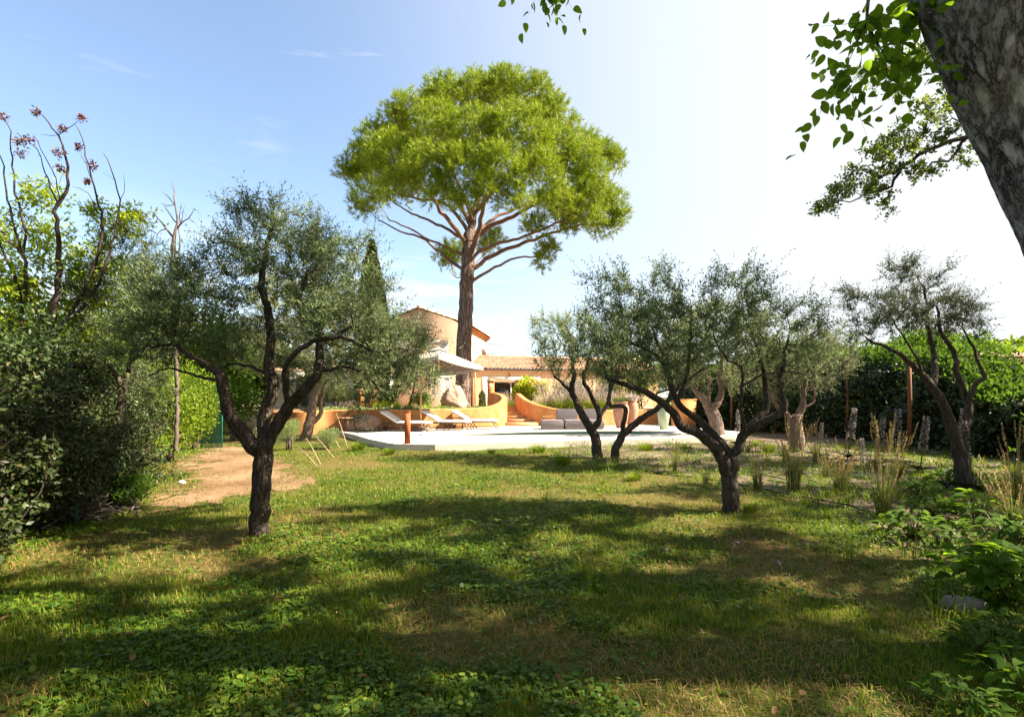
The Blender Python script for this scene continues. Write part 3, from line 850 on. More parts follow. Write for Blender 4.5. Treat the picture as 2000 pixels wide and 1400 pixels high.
# gate pillars at the top of the steps
for (x, y, lab) in ((-1.13, 27.25, 'orange square pillar ending the curled left wall in front of the glass door'), (0.34, 27.55, 'orange square pillar at the head of the right wall beside the yellow flowers')):
    t = thing('gate_pillar', lab, 'pillar', (x, y, TZ), 'orange pillars at the top of the steps')
    b = MB(); b.box((x, y, 1.65), (0.36, 0.36, 1.55)); b.build('shaft', M['orange_wall'], t)
    b = MB(); b.box((x, y, 2.46), (0.46, 0.46, 0.07)); b.box((x, y, 2.52), (0.30, 0.30, 0.06), taper=0.5); b.build('cap', M['step_clay'], t)
    b = MB(); b.lathe((x, y - 0.20, 2.18), [(0.0, -0.09), (0.06, -0.07), (0.075, 0.0), (0.06, 0.08), (0.0, 0.1)], 10); b.build('lamp', M['white'], t)

# ------------------------------------------------------------------ the house
def canal_roof(mb, o, u, v, nu, nv, wu, wv, amp=0.055):
    """rows of half-round tiles: u across the slope, v up the slope, o the lower left corner"""
    o, u, v = np.array(o, float), unit(np.array(u, float)), unit(np.array(v, float)); w = np.cross(u, v)
    k = 6
    for r in range(nv):
        a = np.linspace(0, nu, nu * k + 1)
        h = amp * np.abs(np.sin(a * math.pi)) ** 0.8
        lo = o + np.outer(a * wu, u) + np.outer(h + 0.05, w) + v * (r * wv - 0.03)
        hi = o + np.outer(a * wu, u) + np.outer(h * 0.75 + 0.012, w) + v * ((r + 1) * wv)
        un = lo - w * 0.02
        n = len(a); q = np.arange(n - 1)
        mb.add(np.vstack([lo, hi, un]), np.stack([q, q + 1, q + 1 + n, q + n], -1), np.stack([q + 2 * n, q + 1 + 2 * n, q + 1, q], -1))

hx, hy, hr = -3.15, 33.0, R(8)          # the near right corner of the gabled block
hu = np.array([math.cos(hr), -math.sin(hr), 0]); hv = np.array([math.sin(hr), math.cos(hr), 0])   # along the gable, and back
HW, HL, HE, HA = 5.9, 8.2, 6.35, 7.35
corner = np.array([hx, hy, 0.0])
def H(a, b, z):
    return corner - hu * a + hv * b + np.array([0, 0, z])      # a metres left of the corner, b metres back
house = thing('gabled_house', 'tan two storey gabled house with white window surrounds behind the pine trunk', 'house', (hx, hy, TZ))
b = MB()
z0 = TZ - 0.05
b.add([H(0, 0, z0), H(HW, 0, z0), H(HW, 0, HE), H(HW / 2, 0, HA), H(0, 0, HE), H(0, HL, z0), H(HW, HL, z0), H(HW, HL, HE), H(HW / 2, HL, HA), H(0, HL, HE)],
      [[0, 4, 3, 2, 1]], [[5, 6, 7, 8, 9]], [[0, 5, 9, 4], [1, 2, 7, 6]])
b.build('wall', M['house_wall'], house)
rf = MB(); ov = 0.35
sl = math.hypot(HW / 2, HA - HE)
vr = np.array([-hu * (HW / 2) + np.array([0, 0, HA - HE])])[0]; vl = np.array([hu * (HW / 2) + np.array([0, 0, HA - HE])])[0]
nt_ = 26
canal_roof(rf, H(-ov, -0.14, HE - ov * (HA - HE) / (HW / 2) + 0.05), hv, vr, 46, 8, (HL + 0.3) / 46, (sl + ov) / 8)
canal_roof(rf, H(HW + ov, HL + 0.14, HE - ov * (HA - HE) / (HW / 2) + 0.05), -hv, vl, 46, 8, (HL + 0.3) / 46, (sl + ov) / 8)
rf.tube([H(HW / 2, -0.16, HA + 0.12), H(HW / 2, HL + 0.1, HA + 0.12)], 0.11, 8)
rf.build('roof', M['tile'], house)
ev = MB()
for k in range(2):
    a = -0.02 - 0.12 * k
    ev.add([H(a, -0.10, HE - 0.26 + 0.11 * k), H(a - 0.13, -0.10, HE - 0.26 + 0.11 * k), H(a - 0.13, -0.10, HE - 0.15 + 0.10 * k), H(a, -0.10, HE - 0.15 + 0.10 * k),
            H(a, HL, HE - 0.26 + 0.11 * k), H(a - 0.13, HL, HE - 0.26 + 0.11 * k), H(a - 0.13, HL, HE - 0.15 + 0.10 * k), H(a, HL, HE - 0.15 + 0.10 * k)],
           [[0, 1, 2, 3], [4, 7, 6, 5], [0, 4, 5, 1], [1, 5, 6, 2], [2, 6, 7, 3], [3, 7, 4, 0]])
ev.build('eave_moulding', M['orange_wall'], house)
def window_on(a, z, w, h, par, door=False):
    fr = MB(); t = 0.16
    def bar(a0, a1, z0, z1, d0, d1, mbb):
        V = [H(a0, d0, z0), H(a1, d0, z0), H(a1, d0, z1), H(a0, d0, z1), H(a0, d1, z0), H(a1, d1, z0), H(a1, d1, z1), H(a0, d1, z1)]
        mbb.add(V, [[0, 1, 2, 3], [4, 7, 6, 5], [0, 4, 5, 1], [1, 5, 6, 2], [2, 6, 7, 3], [3, 7, 4, 0]])
    bar(a - t, a + w + t, z + h, z + h + t, -0.05, 0.02, fr); bar(a - t, a + w + t, z - t, z, -0.06, 0.02, fr)
    bar(a - t, a, z, z + h, -0.05, 0.02, fr); bar(a + w, a + w + t, z, z + h, -0.05, 0.02, fr)
    f = fr.build('window', M['white'], par)
    sh = MB(); bar(a, a + w, z, z + h, -0.012, 0.01, sh); 
    for q in range(int(h / 0.12)):
        bar(a + 0.02, a + w - 0.02, z + 0.02 + q * 0.12, z + 0.10 + q * 0.12, -0.028, -0.013, sh)
    sh.build('shutter', M['white'], f)
window_on(1.15, 3.85, 1.15, 1.25, house)
window_on(0.95, 1.75, 1.1, 1.05, house)
window_on(3.6, 3.85, 1.15, 1.25, house)
ac = MB(); q = H(-0.22, 6.6, 5.0)
ac.box(q, (0.34, 0.9, 0.65), rz=-hr); a_ = ac.build('air_conditioner', M['white'], house)
gr = MB()
for k in range(5):
    gr.box(H(-0.41, 6.6, 4.82 + k * 0.09), (0.03, 0.6, 0.03), rz=-hr)
    gr.box(H(-0.22 - (k - 2) * 0.06, 6.13, 5.0), (0.025, 0.03, 0.5), rz=-hr)
gr.build('grille', M['metal'], a_)

# the low wing with the sliding door
wr = R(15)
wu = np.array([math.cos(wr), math.sin(wr), 0]); wv = np.array([-math.sin(wr), math.cos(wr), 0])
w0 = np.array([-2.62, 34.5, 0.0])
def Wg(a, b, z):
    return w0 + wu * a + wv * b + np.array([0, 0, z])
WL, WE = 14.0, 3.45
wing = thing('tiled_wing', 'low cream wing with a canal tile roof and a wide sliding glass door', 'house', (w0[0], w0[1], TZ))
D0, D1, DT = 0.95, 4.4, 2.65
b = MB()
def wq(a0, a1, z0, z1, d=0.0, mbb=b):
    mbb.add([Wg(a0, d, z0), Wg(a1, d, z0), Wg(a1, d, z1), Wg(a0, d, z1)], [[0, 1, 2, 3]])
wq(0, D0, z0, WE); wq(D1, WL, z0, WE); wq(D0, D1, DT, WE)
for (a, s_) in ((D0, 1), (D1, -1)):
    b.add([Wg(a, 0, z0), Wg(a, 0.3, z0), Wg(a, 0.3, DT), Wg(a, 0, DT)], [[0, 1, 2, 3]])
b.add([Wg(D0, 0, DT), Wg(D1, 0, DT), Wg(D1, 0.3, DT), Wg(D0, 0.3, DT)], [[0, 1, 2, 3]])
b.add([Wg(0, 0, z0), Wg(0, 5, z0), Wg(0, 5, WE), Wg(0, 0, WE)], [[0, 1, 2, 3]]); b.add([Wg(WL, 0, z0), Wg(WL, 5, z0), Wg(WL, 5, WE), Wg(WL, 0, WE)], [[0, 1, 2, 3]])
b.build('wall', M['wing_wall'], wing)
tr = MB()
def wbox(mbb, a0, a1, z0, z1, d0, d1):
    V = [Wg(a0, d0, z0), Wg(a1, d0, z0), Wg(a1, d0, z1), Wg(a0, d0, z1), Wg(a0, d1, z0), Wg(a1, d1, z0), Wg(a1, d1, z1), Wg(a0, d1, z1)]
    mbb.add(V, [[0, 1, 2, 3], [4, 7, 6, 5], [0, 4, 5, 1], [1, 5, 6, 2], [2, 6, 7, 3], [3, 7, 4, 0]])
wbox(tr, D0 - 0.36, D0, z0, DT + 0.36, -0.02, 0.003); wbox(tr, D1, D1 + 0.36, z0, DT + 0.36, -0.02, 0.003); wbox(tr, D0, D1, DT, DT + 0.36, -0.02, 0.003)
tr.build('door_surround', M['white'], wing)
df = MB()
for a in (D0 + 0.03, (D0 + D1) / 2, D1 - 0.03):
    wbox(df, a - 0.03, a + 0.03, TZ, DT - 0.05, 0.12, 0.17)
wbox(df, D0, D1, DT - 0.05, DT, 0.12, 0.17)
dd = df.build('sliding_door', M['white'], wing)
for (a0, a1) in ((D0 + 0.06, (D0 + D1) / 2 - 0.03), ((D0 + D1) / 2 + 0.03, D1 - 0.06)):
    p = MB(); wbox(p, a0, a1, TZ, DT - 0.05, 0.14, 0.15); p.build('pane', M['glass'], dd)
ins = MB(); wbox(ins, D0 - 0.5, D1 + 0.5, TZ - 0.04, 3.2, 4.2, 4.3); wbox(ins, D0 - 0.5, D1 + 0.5, TZ - 0.04, TZ, 0.3, 4.2); wbox(ins, D0 - 0.5, D1 + 0.5, 3.2, 3.3, 0.3, 4.2); ins.build('interior', M['dark_glassy'], wing)
cu = MB()
for k in range(14):
    a = D0 + 2.0 + k * 0.1
    cu.tube([Wg(a, 0.5 + 0.04 * (k % 2), TZ), Wg(a, 0.5 + 0.04 * (k % 2), DT)], 0.06, 6)
cu.build('curtain', M['curtain'], wing)
rr_ = MB()
canal_roof(rr_, Wg(-0.1, -0.16, WE + 0.03), wu, wv + np.array([0, 0, 0.30]), 52, 9, (WL + 0.2) / 52, 0.42, amp=0.11)
canal_roof(rr_, Wg(WL + 0.1, 7.25, WE - 0.02), -wu, -wv + np.array([0, 0, 0.30]), 52, 9, (WL + 0.2) / 52, 0.42, amp=0.11)
rr_.tube([Wg(-0.1, 3.45, WE + 1.13), Wg(WL, 3.45, WE + 1.13)], 0.13, 8)
rr_.build('roof', M['tile'], wing)
cn_ = MB(); wbox(cn_, -0.05, WL, WE - 0.12, WE - 0.02, -0.10, 0.01); cn_.build('eave_moulding', M['wing_wall'], wing)
dp = MB(); dp.tube([Wg(0.12, -0.10, WE - 0.1), Wg(0.12, -0.07, 1.0)], 0.05, 8); dp.build('drainpipe', M['terracotta'], wing)
lm = MB(); q = Wg(2.55, -0.10, 3.12); lm.lathe(q, [(0.0, 0.12), (0.07, 0.11), (0.05, 0.02), (0.09, -0.06), (0.0, -0.09)], 10); lm.box(q + np.array([0, 0.05, 0.04]), (0.05, 0.12, 0.05)); lm.build('wall_lamp', M['rust'], wing)

# power cables to the house
for (p0, p1, lab) in ((at(948, 671, 42.5), (26, 60, 8.6), 'upper thin power cable running from the gabled house to the right'), (at(949, 690, 42.0), (26, 60, 7.9), 'lower thick power cable sagging away right from the air conditioner')):
    p0 = np.array(p0); p1 = np.array(p1); t = np.linspace(0, 1, 24)[:, None]
    L_ = p0 + (p1 - p0) * t; L_[:, 2] -= 0.9 * (4 * t * (1 - t))[:, 0]
    c = MB(); c.tube(L_, 0.018, 5); tag(c.build('power_cable', M['black']), lab, 'cable', 'power cables above the tiled roof')

# white outbuilding on the left of the terrace, and neighbours roof on the right
ob = thing('low_outbuilding', 'low whitewashed outbuilding with a dark opening behind the pale olive', 'building', (-11.5, 30, TZ))
b = MB(); b.box((-10.9, 31.5, 2.0), (6.4, 4, 2.1)); b.build('wall', M['white'], ob)
b = MB(); b.box((-11.6, 29.44, 1.78), (1.6, 0.1, 1.6)); b.build('door', M['dark_glassy'], ob)
b = MB(); canal_roof(b, (-14.3, 29.2, 3.02), (1, 0, 0), (0, 1, 0.28), 34, 6, 0.2, 0.42); canal_roof(b, (-7.5, 33.9, 3.02), (-1, 0, 0), (0, -1, 0.28), 34, 6, 0.2, 0.42); b.build('roof', M['tile'], ob)

nb = thing('neighbour_house', 'neighbouring house showing its pink canal tile roof above the right hedge', 'house', (23.0, 22, 0))
b = MB(); b.box((23.9, 24.0, 1.6), (8.0, 6.0, 3.2)); b.build('wall', M['wing_wall'], nb)
b = MB()
canal_roof(b, (19.7, 20.6, 3.15), (1, 0.0, 0), (0, 1, 0.13), 40, 8, 0.215, 0.44, amp=0.07); canal_roof(b, (28.3, 27.4, 3.15), (-1, 0, 0), (0, -1, 0.13), 40, 8, 0.215, 0.44, amp=0.07)
b.build('roof', M['tile'], nb)

# ------------------------------------------------------------------ trees
def tree(name, label, cat, base, Y, limbs, lobes, leafmat, barkmat, seed=1, step=0.1, dens=60, kill=0.18, rtip=0.0028, shoot=None,
         trop=(0, 0, 0.08), group=None, shell=0.45, knob=0.14, thinlim=0.006, per=1.0, world=False, grown=False, jit=0.3, ridge=0.0, rk=None, pts=None, upbias=0.35, outward=0.4, trunkname='trunk', minstart=0, noise=0.25):
    """limbs: (pixel polyline, radius from, to); the crown is grown into the lobes"""
    sk = Skeleton(seed, step)
    for (P, r0, r1) in limbs:
        sk.limb(np.array(P, float) if world else px_limb(P, Y), r0, r1, jit)
    A = pts if pts is not None else (lobe_world(sk.g, lobes, dens, shell) if world else lobe_pts(sk.g, lobes, dens * 2.6, Y, shell))
    nfix = len(sk.pos)
    sk.grow(A, kill * 0.72, trop=trop, minstart=minstart, noise=noise)
    sk.finish(rtip)
    t = thing(name, label, cat, base, group)
    mt = MB(); sk.tubes([(mt, 0)], knob, ridge, **(rk or {}))
    P, D = sk.thin(thinlim, nfix if grown else 0)
    g = sk.g
    q = dict(n=10, L=0.055, W=0.014, len=(0.16, 0.34), spread=0.7, sag=0.1, broad=False, pair=True)
    q.update(shoot or {})
    ix = g.integers(0, len(P), int(len(P) * per * 4.6))
    P, D = P[ix] + g.normal(size=(len(ix), 3)) * 0.01, D[ix]
    c = A.mean(0)
    out = unit(P - c)
    DD = unit(D * 0.5 + rand_dirs(g, len(P)) * 0.7 + out * outward + np.array([0, 0, upbias]))
    lf = MB()
    ln_ = g.uniform(*q['len'], len(P)); lg = g.uniform(0, 1, len(P)) < (0.045 if q['W'] < .03 else 0)
    ln_ = np.where(lg, ln_ * 1.65, ln_); DD = np.where(lg[:, None], unit(DD + out * .5 + [0, 0, .9]), DD)
    shoots(lf, g, P, DD, ln_, q['n'], q['L'], q['W'], q['spread'], q['sag'], q['broad'], stem=(mt, 0.0022 * Y / 6 + 0.001), pair=q['pair'])
    mt.build(trunkname, barkmat, t, smooth=True)
    lf.build('crown', leafmat, t)
    return t

OL = 'olive trees in the garden'
# the dark olive on the left
YA = 5.97
tree('olive_tree', 'dark olive tree with a stout trunk forking in three, left on the lawn', 'tree', on(505, 1043), YA,
     [([(505, 1052), (507, 1000), (509, 950), (514, 905), (516, 868)], 0.100, 0.098),
      ([(512, 885, 0), (491, 868, -.1), (468, 838, -.15), (451, 808, -.2), (436, 757, -.25), (430, 730, -.25)], 0.085, 0.055),
      ([(430, 733, -.25), (396, 707, -.3), (366, 690, -.3), (337, 672, -.2), (298, 679, -.2)], 0.034, 0.014),
      ([(337, 672, -.2), (343, 640, -.1), (346, 596, 0)], 0.02, 0.012),
      ([(432, 745, -.25), (400, 738, 0), (330, 720, .4), (290, 735, .6)], 0.02, 0.01),
      ([(514, 872, 0), (517, 838, .1), (519, 801, .15), (535, 758, .2), (526, 715, .2), (530, 664, .25), (522, 605, .3), (510, 554, .3), (520, 490, .25), (534, 430, .25)], 0.078, 0.018),
      ([(516, 868, 0), (534, 840, 0), (565, 793, -.05), (604, 752, -.1), (624, 720, -.1), (624, 684, -.1), (619, 644, -.1), (585, 597, 0), (600, 530, 0)], 0.075, 0.016),
      ([(622, 728, -.1), (671, 716, -.2), (706, 727, -.25), (731, 750, -.25), (746, 768, -.25)], 0.02, 0.008),
      ([(562, 796, -.05), (557, 730, -.3), (573, 692, -.4), (612, 668, -.45), (652, 659, -.45), (691, 666, -.5), (738, 687, -.5), (782, 680, -.5)], 0.036, 0.012),
      ([(612, 740, -.1), (640, 705, .3), (690, 688, .5), (740, 690, .7)], 0.024, 0.01),
      ([(528, 735, .2), (490, 716, .3), (455, 712, .4), (420, 720, .6)], 0.024, 0.01),
      ([(652, 659, -.45), (690, 640, -.4), (760, 640, -.3)], 0.016, 0.008)],
     [(536, 412, 20, 38, .2, .25), (500, 435, 55, 40, .1, .4), (478, 420, 25, 30, 0, .2), (575, 450, 55, 40, .2, .4), (455, 500, 40, 40, -.2, .35), (445, 470, 20, 25, -.2, .2), (540, 520, 100, 55, .2, .7),
      (620, 500, 40, 50, .2, .4), (660, 500, 40, 35, -.2, .3), (705, 500, 35, 30, -.3, .3), (420, 560, 70, 50, 0, .6), (340, 560, 70, 50, .2, .6), (330, 620, 75, 50, -.2, .6), (620, 580, 80, 45, .1, .6),
      (700, 560, 60, 45, 0, .5), (290, 670, 55, 45, 0, .5), (380, 650, 60, 40, .1, .6), (450, 640, 70, 40, .4, .4), (560, 640, 70, 40, .5, .4), (670, 640, 80, 45, -.1, .7), (745, 640, 60, 40, -.2, .5),
      (790, 680, 50, 40, -.3, .5), (760, 725, 55, 35, -.3, .5), (820, 720, 35, 30, -.4, .3), (835, 755, 22, 20, -.4, .2), (690, 700, 50, 25, .2, .4), (705, 800, 26, 22, -.25, .15), (640, 450, 15, 25, 0, .15), (620, 720, 60, 25, .6, .3)],
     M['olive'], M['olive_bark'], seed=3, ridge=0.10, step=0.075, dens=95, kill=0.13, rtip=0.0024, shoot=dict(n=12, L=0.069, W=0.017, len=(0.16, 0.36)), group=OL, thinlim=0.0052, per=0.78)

YJ = 7.6
tree('olive_tree', 'dusky olive crown pressed against the left hedge beneath bare twigs', 'tree', on(215, 990), YJ,
     [([(212, 990), (225, 900), (235, 820), (240, 760)], 0.09, 0.06), ([(240, 760), (200, 700, 0), (150, 690, 0), (110, 690, 0)], 0.045, 0.02), ([(240, 760), (260, 690, .2), (255, 600, .2), (240, 520, .1)], 0.045, 0.015), ([(245, 720), (300, 650, -.2), (320, 560, -.2)], 0.03, 0.01)],
     [(255, 480, 55, 50, 0, .5), (230, 560, 70, 60, 0, .7), (300, 540, 60, 50, .2, .6), (340, 560, 40, 40, 0, .4), (230, 660, 70, 60, 0, .7), (290, 640, 60, 60, .4, .5), (190, 620, 40, 60, .2, .5), (265, 740, 60, 50, .1, .5), (190, 720, 40, 35, -.2, .4)],
     M['olive'], M['olive_bark'], seed=8, step=0.09, dens=55, kill=0.16, shoot=dict(n=11, L=0.055, W=0.016), group=OL)

YB = 7.1
tree('olive_tree', 'wide grey green olive with long bent limbs right of centre', 'tree', on(1425, 1000), YB,
     [([(1427, 1008), (1427, 965), (1425, 930), (1430, 905)], 0.105, 0.10),
      ([(1424, 935), (1401, 880, -.1), (1363, 845, -.2), (1331, 831, -.3), (1314, 804, -.3), (1275, 774, -.35), (1235, 755, -.4), (1186, 740, -.4)], 0.085, 0.022),
      ([(1434, 895), (1397, 853, .15), (1360, 816, .25), (1322, 785, .3), (1311, 751, .3), (1296, 713, .3), (1280, 694, .3), (1238, 672, .3), (1197, 675, .3)], 0.062, 0.014),
      ([(1311, 751, .3), (1303, 700, .5), (1291, 683, .5), (1278, 650, .5), (1265, 622, .5)], 0.035, 0.012),
      ([(1322, 785, .3), (1340, 745, .4), (1345, 710, .4), (1349, 650, .4), (1350, 600, .4)], 0.036, 0.012),
      ([(1340, 745, .4), (1365, 725, .5), (1395, 714, .5), (1418, 700, .5)], 0.016, 0.007),
      ([(1275, 774, -.35), (1290, 765, -.4), (1320, 759, -.5), (1350, 762, -.5)], 0.016, 0.008),
      ([(1250, 765, -.4), (1230, 745, -.5), (1205, 735, -.5), (1180, 738, -.5)], 0.014, 0.007),
      ([(1438, 890), (1452, 850, 0), (1488, 808, .1), (1497, 781, .1), (1492, 736, .1), (1480, 680, .1)], 0.072, 0.016),
      ([(1455, 848), (1492, 823, -.2), (1530, 800, -.3), (1527, 759, -.3), (1528, 717, -.3), (1540, 660, -.3)], 0.058, 0.014),
      ([(1455, 846), (1454, 834, -.15), (1447, 789, -.3), (1450, 747, -.3), (1447, 717, -.3), (1416, 698, -.3), (1395, 660, -.3)], 0.03, 0.01),
      ([(1451, 751, -.3), (1470, 742, -.35), (1492, 732, -.35), (1540, 725, -.4), (1580, 735, -.4)], 0.018, 0.008)],
     [(1200, 555, 50, 25, .2, .35), (1160, 545, 25, 10, .2, .2), (1220, 600, 60, 40, .2, .5), (1292, 545, 30, 30, .3, .3), (1290, 600, 60, 45, .3, .6), (1180, 640, 50, 45, 0, .5), (1245, 660, 60, 40, 0, .6), (1340, 640, 70, 50, .3, .6),
      (1400, 545, 25, 25, -.2, .3), (1450, 555, 40, 35, 0, .4), (1420, 600, 60, 45, 0, .6), (1480, 620, 65, 45, .1, .6), (1540, 650, 60, 45, -.1, .5), (1590, 660, 40, 35, -.2, .4), (1595, 600, 8, 25, -.2, .1), (1400, 670, 60, 40, .1, .7),
      (1480, 690, 60, 35, .1, .6), (1560, 710, 50, 30, -.3, .5), (1310, 700, 60, 30, .2, .5), (1215, 710, 50, 30, -.2, .5), (1150, 690, 30, 30, -.2, .3), (1380, 560, 18, 25, -.2, .2)],
     M['olive'], M['olive_bark'], seed=21, ridge=0.10, step=0.085, dens=62, kill=0.145, rtip=0.0024, shoot=dict(n=12, L=0.073, W=0.0195, len=(0.18, 0.40)), group=OL, thinlim=0.0052, per=0.76)

YC = 13.3
tree('olive_tree', 'pale twisted olive with an upright mossy trunk near the pool edge', 'tree', on(1166, 894), YC,
     [([(1168, 897), (1165, 870), (1162, 850), (1150, 831), (1132, 800), (1117, 763), (1121, 732), (1117, 700)], 0.135, 0.04),
      ([(1115, 765), (1100, 750, -.2), (1083, 736, -.3)], 0.045, 0.025),
      ([(1160, 840), (1171, 812, .1), (1163, 789, .2), (1151, 763, .2), (1140, 740, .2), (1150, 700, .2)], 0.085, 0.03),
      ([(1170, 815, .1), (1186, 793, .2), (1190, 770, .2), (1193, 747, .2), (1195, 700, .2)], 0.06, 0.025)],
     [(1070, 650, 38, 35, 0, .8), (1062, 690, 25, 25, 0, .5), (1095, 690, 45, 35, 0, .8), (1130, 650, 45, 45, .2, .9), (1160, 690, 45, 35, .2, .8), (1110, 720, 40, 22, -.2, .6), (1085, 630, 25, 15, 0, .5), (1190, 660, 40, 45, .3, .8), (1065, 715, 28, 18, -.2, .5), (1150, 728, 40, 16, .2, .7), (1050, 640, 20, 22, 0, .5)],
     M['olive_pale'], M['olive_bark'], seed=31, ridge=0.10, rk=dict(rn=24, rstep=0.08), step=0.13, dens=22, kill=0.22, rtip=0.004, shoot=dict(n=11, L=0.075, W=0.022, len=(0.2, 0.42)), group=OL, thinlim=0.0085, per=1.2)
YC2 = 12.5
tree('olive_tree', 'olive leaning right from the pool edge with a trunk bent like an elbow', 'tree', on(1198, 903), YC2,
     [([(1197, 907), (1203, 880), (1213, 853), (1246, 823), (1288, 793), (1320, 765), (1340, 720)], 0.105, 0.035),
      ([(1215, 851), (1219, 825, -.1), (1223, 797, -.1), (1207, 792, -.1), (1191, 792, -.1), (1190, 770, -.1), (1205, 730, -.1)], 0.06, 0.035),
      ([(1285, 795), (1310, 770, .3), (1300, 720, .4), (1290, 680, .4)], 0.045, 0.02)],
     [(1230, 700, 50, 35, 0, .8), (1290, 670, 55, 45, .3, .9), (1345, 690, 50, 40, .2, .8), (1225, 650, 40, 40, .2, .7), (1260, 620, 40, 25, .2, .6), (1190, 730, 30, 20, 0, .5), (1240, 742, 45, 14, .3, .8), (1305, 735, 40, 16, .3, .8), (1350, 735, 30, 16, .3, .7)],
     M['olive_pale'], M['olive_bark'], seed=37, ridge=0.10, rk=dict(rn=24, rstep=0.08), step=0.13, dens=20, kill=0.22, rtip=0.004, shoot=dict(n=11, L=0.072, W=0.021, len=(0.2, 0.4)), group=OL, thinlim=0.0085, per=1.2)

YD = 8.6
tree('olive_tree', 'dark open olive with two tall diverging stems beside the right hedge', 'tree', on(1886, 962), YD,
     [([(1890, 966), (1884, 935), (1878, 905), (1872, 880)], 0.125, 0.10),
      ([(1872, 882), (1860, 837, -.1), (1846, 794, -.2), (1820, 752, -.2), (1800, 731, -.2), (1771, 703, -.2), (1737, 680, -.2), (1697, 664, -.2)], 0.085, 0.02),
      ([(1822, 754, -.2), (1827, 709, 0), (1820, 674, .1), (1814, 634, .1), (1805, 560, .1)], 0.05, 0.015),
      ([(1796, 728, -.2), (1790, 700, -.4), (1766, 660, -.4), (1737, 614, -.4)], 0.024, 0.01),
      ([(1880, 895), (1884, 850, .1), (1889, 789, .2), (1880, 760, .2), (1866, 723, .2), (1863, 686, .2), (1837, 651, .2), (1830, 600, .2)], 0.07, 0.018),
      ([(1889, 795, .2), (1896, 770, .1), (1910, 745, .1), (1923, 735, .1), (1914, 717, .1), (1906, 686, .1), (1880, 640, .1)], 0.042, 0.012)],
     [(1690, 575, 35, 22, -.2, .4), (1715, 605, 50, 35, -.3, .5), (1740, 520, 8, 20, .1, .15), (1750, 545, 15, 18, .1, .2), (1795, 545, 45, 35, .1, .5), (1810, 600, 60, 40, .1, .6), (1765, 620, 45, 35, -.3, .5), (1700, 645, 45, 22, -.2, .4),
      (1850, 600, 35, 30, .2, .4), (1880, 640, 40, 30, .1, .4), (1840, 640, 40, 30, .2, .4), (1895, 605, 20, 10, .1, .2), (1655, 590, 18, 20, -.3, .25)],
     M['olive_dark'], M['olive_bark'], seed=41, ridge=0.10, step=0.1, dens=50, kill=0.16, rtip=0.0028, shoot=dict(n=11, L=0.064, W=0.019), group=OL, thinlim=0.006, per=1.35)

YE = 15.0
tree('olive_tree', 'small olive with a pink lit stump like trunk amid grasses before the right hedge', 'tree', on(1557, 882), YE,
     [([(1560, 884), (1557, 855), (1553, 830), (1553, 818)], 0.21, 0.16), ([(1552, 826), (1540, 812, -.1), (1520, 798, -.2), (1500, 760, -.2)], 0.07, 0.03), ([(1555, 822), (1566, 800, .1), (1570, 765, .1), (1580, 720, .1)], 0.11, 0.03), ([(1567, 795, .1), (1590, 782, .1), (1588, 750, 0)], 0.045, 0.02)],
     [(1500, 700, 50, 40, 0, .9), (1560, 680, 55, 45, .2, 1), (1620, 700, 45, 35, 0, .8), (1570, 740, 50, 30, 0, .8), (1500, 750, 40, 25, 0, .7), (1640, 660, 30, 30, 0, .6), (1620, 740, 30, 20, 0, .6)],
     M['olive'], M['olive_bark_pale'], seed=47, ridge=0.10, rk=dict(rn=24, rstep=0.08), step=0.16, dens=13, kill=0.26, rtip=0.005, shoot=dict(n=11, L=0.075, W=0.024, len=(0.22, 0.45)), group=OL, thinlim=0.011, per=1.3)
YF = 19.0
tree('olive_tree', 'silvery olive with a pale forked trunk behind the right end of the pool deck', 'tree', on(1398, 860), YF,
     [([(1405, 862), (1400, 838), (1394, 812), (1388, 800)], 0.26, 0.2), ([(1388, 802), (1374, 782, -.1), (1360, 762, -.2), (1345, 720, -.2)], 0.14, 0.05), ([(1391, 800), (1404, 780, .1), (1410, 765, .1), (1405, 735, .1), (1410, 690, .1)], 0.13, 0.05), ([(1389, 800), (1384, 775, .3), (1386, 740, .3)], 0.09, 0.05)],
     [(1330, 680, 55, 50, 0, 1.2), (1385, 640, 65, 50, 0, 1.4), (1445, 680, 55, 45, 0, 1.2), (1390, 720, 60, 35, -.2, 1.1), (1330, 730, 40, 22, 0, .8), (1440, 740, 40, 22, 0, .8), (1470, 640, 40, 35, .3, .9)],
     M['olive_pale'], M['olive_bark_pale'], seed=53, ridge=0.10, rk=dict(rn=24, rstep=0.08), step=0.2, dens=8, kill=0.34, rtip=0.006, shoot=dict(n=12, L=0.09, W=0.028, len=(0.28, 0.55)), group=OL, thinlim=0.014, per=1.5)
YG = 19.0
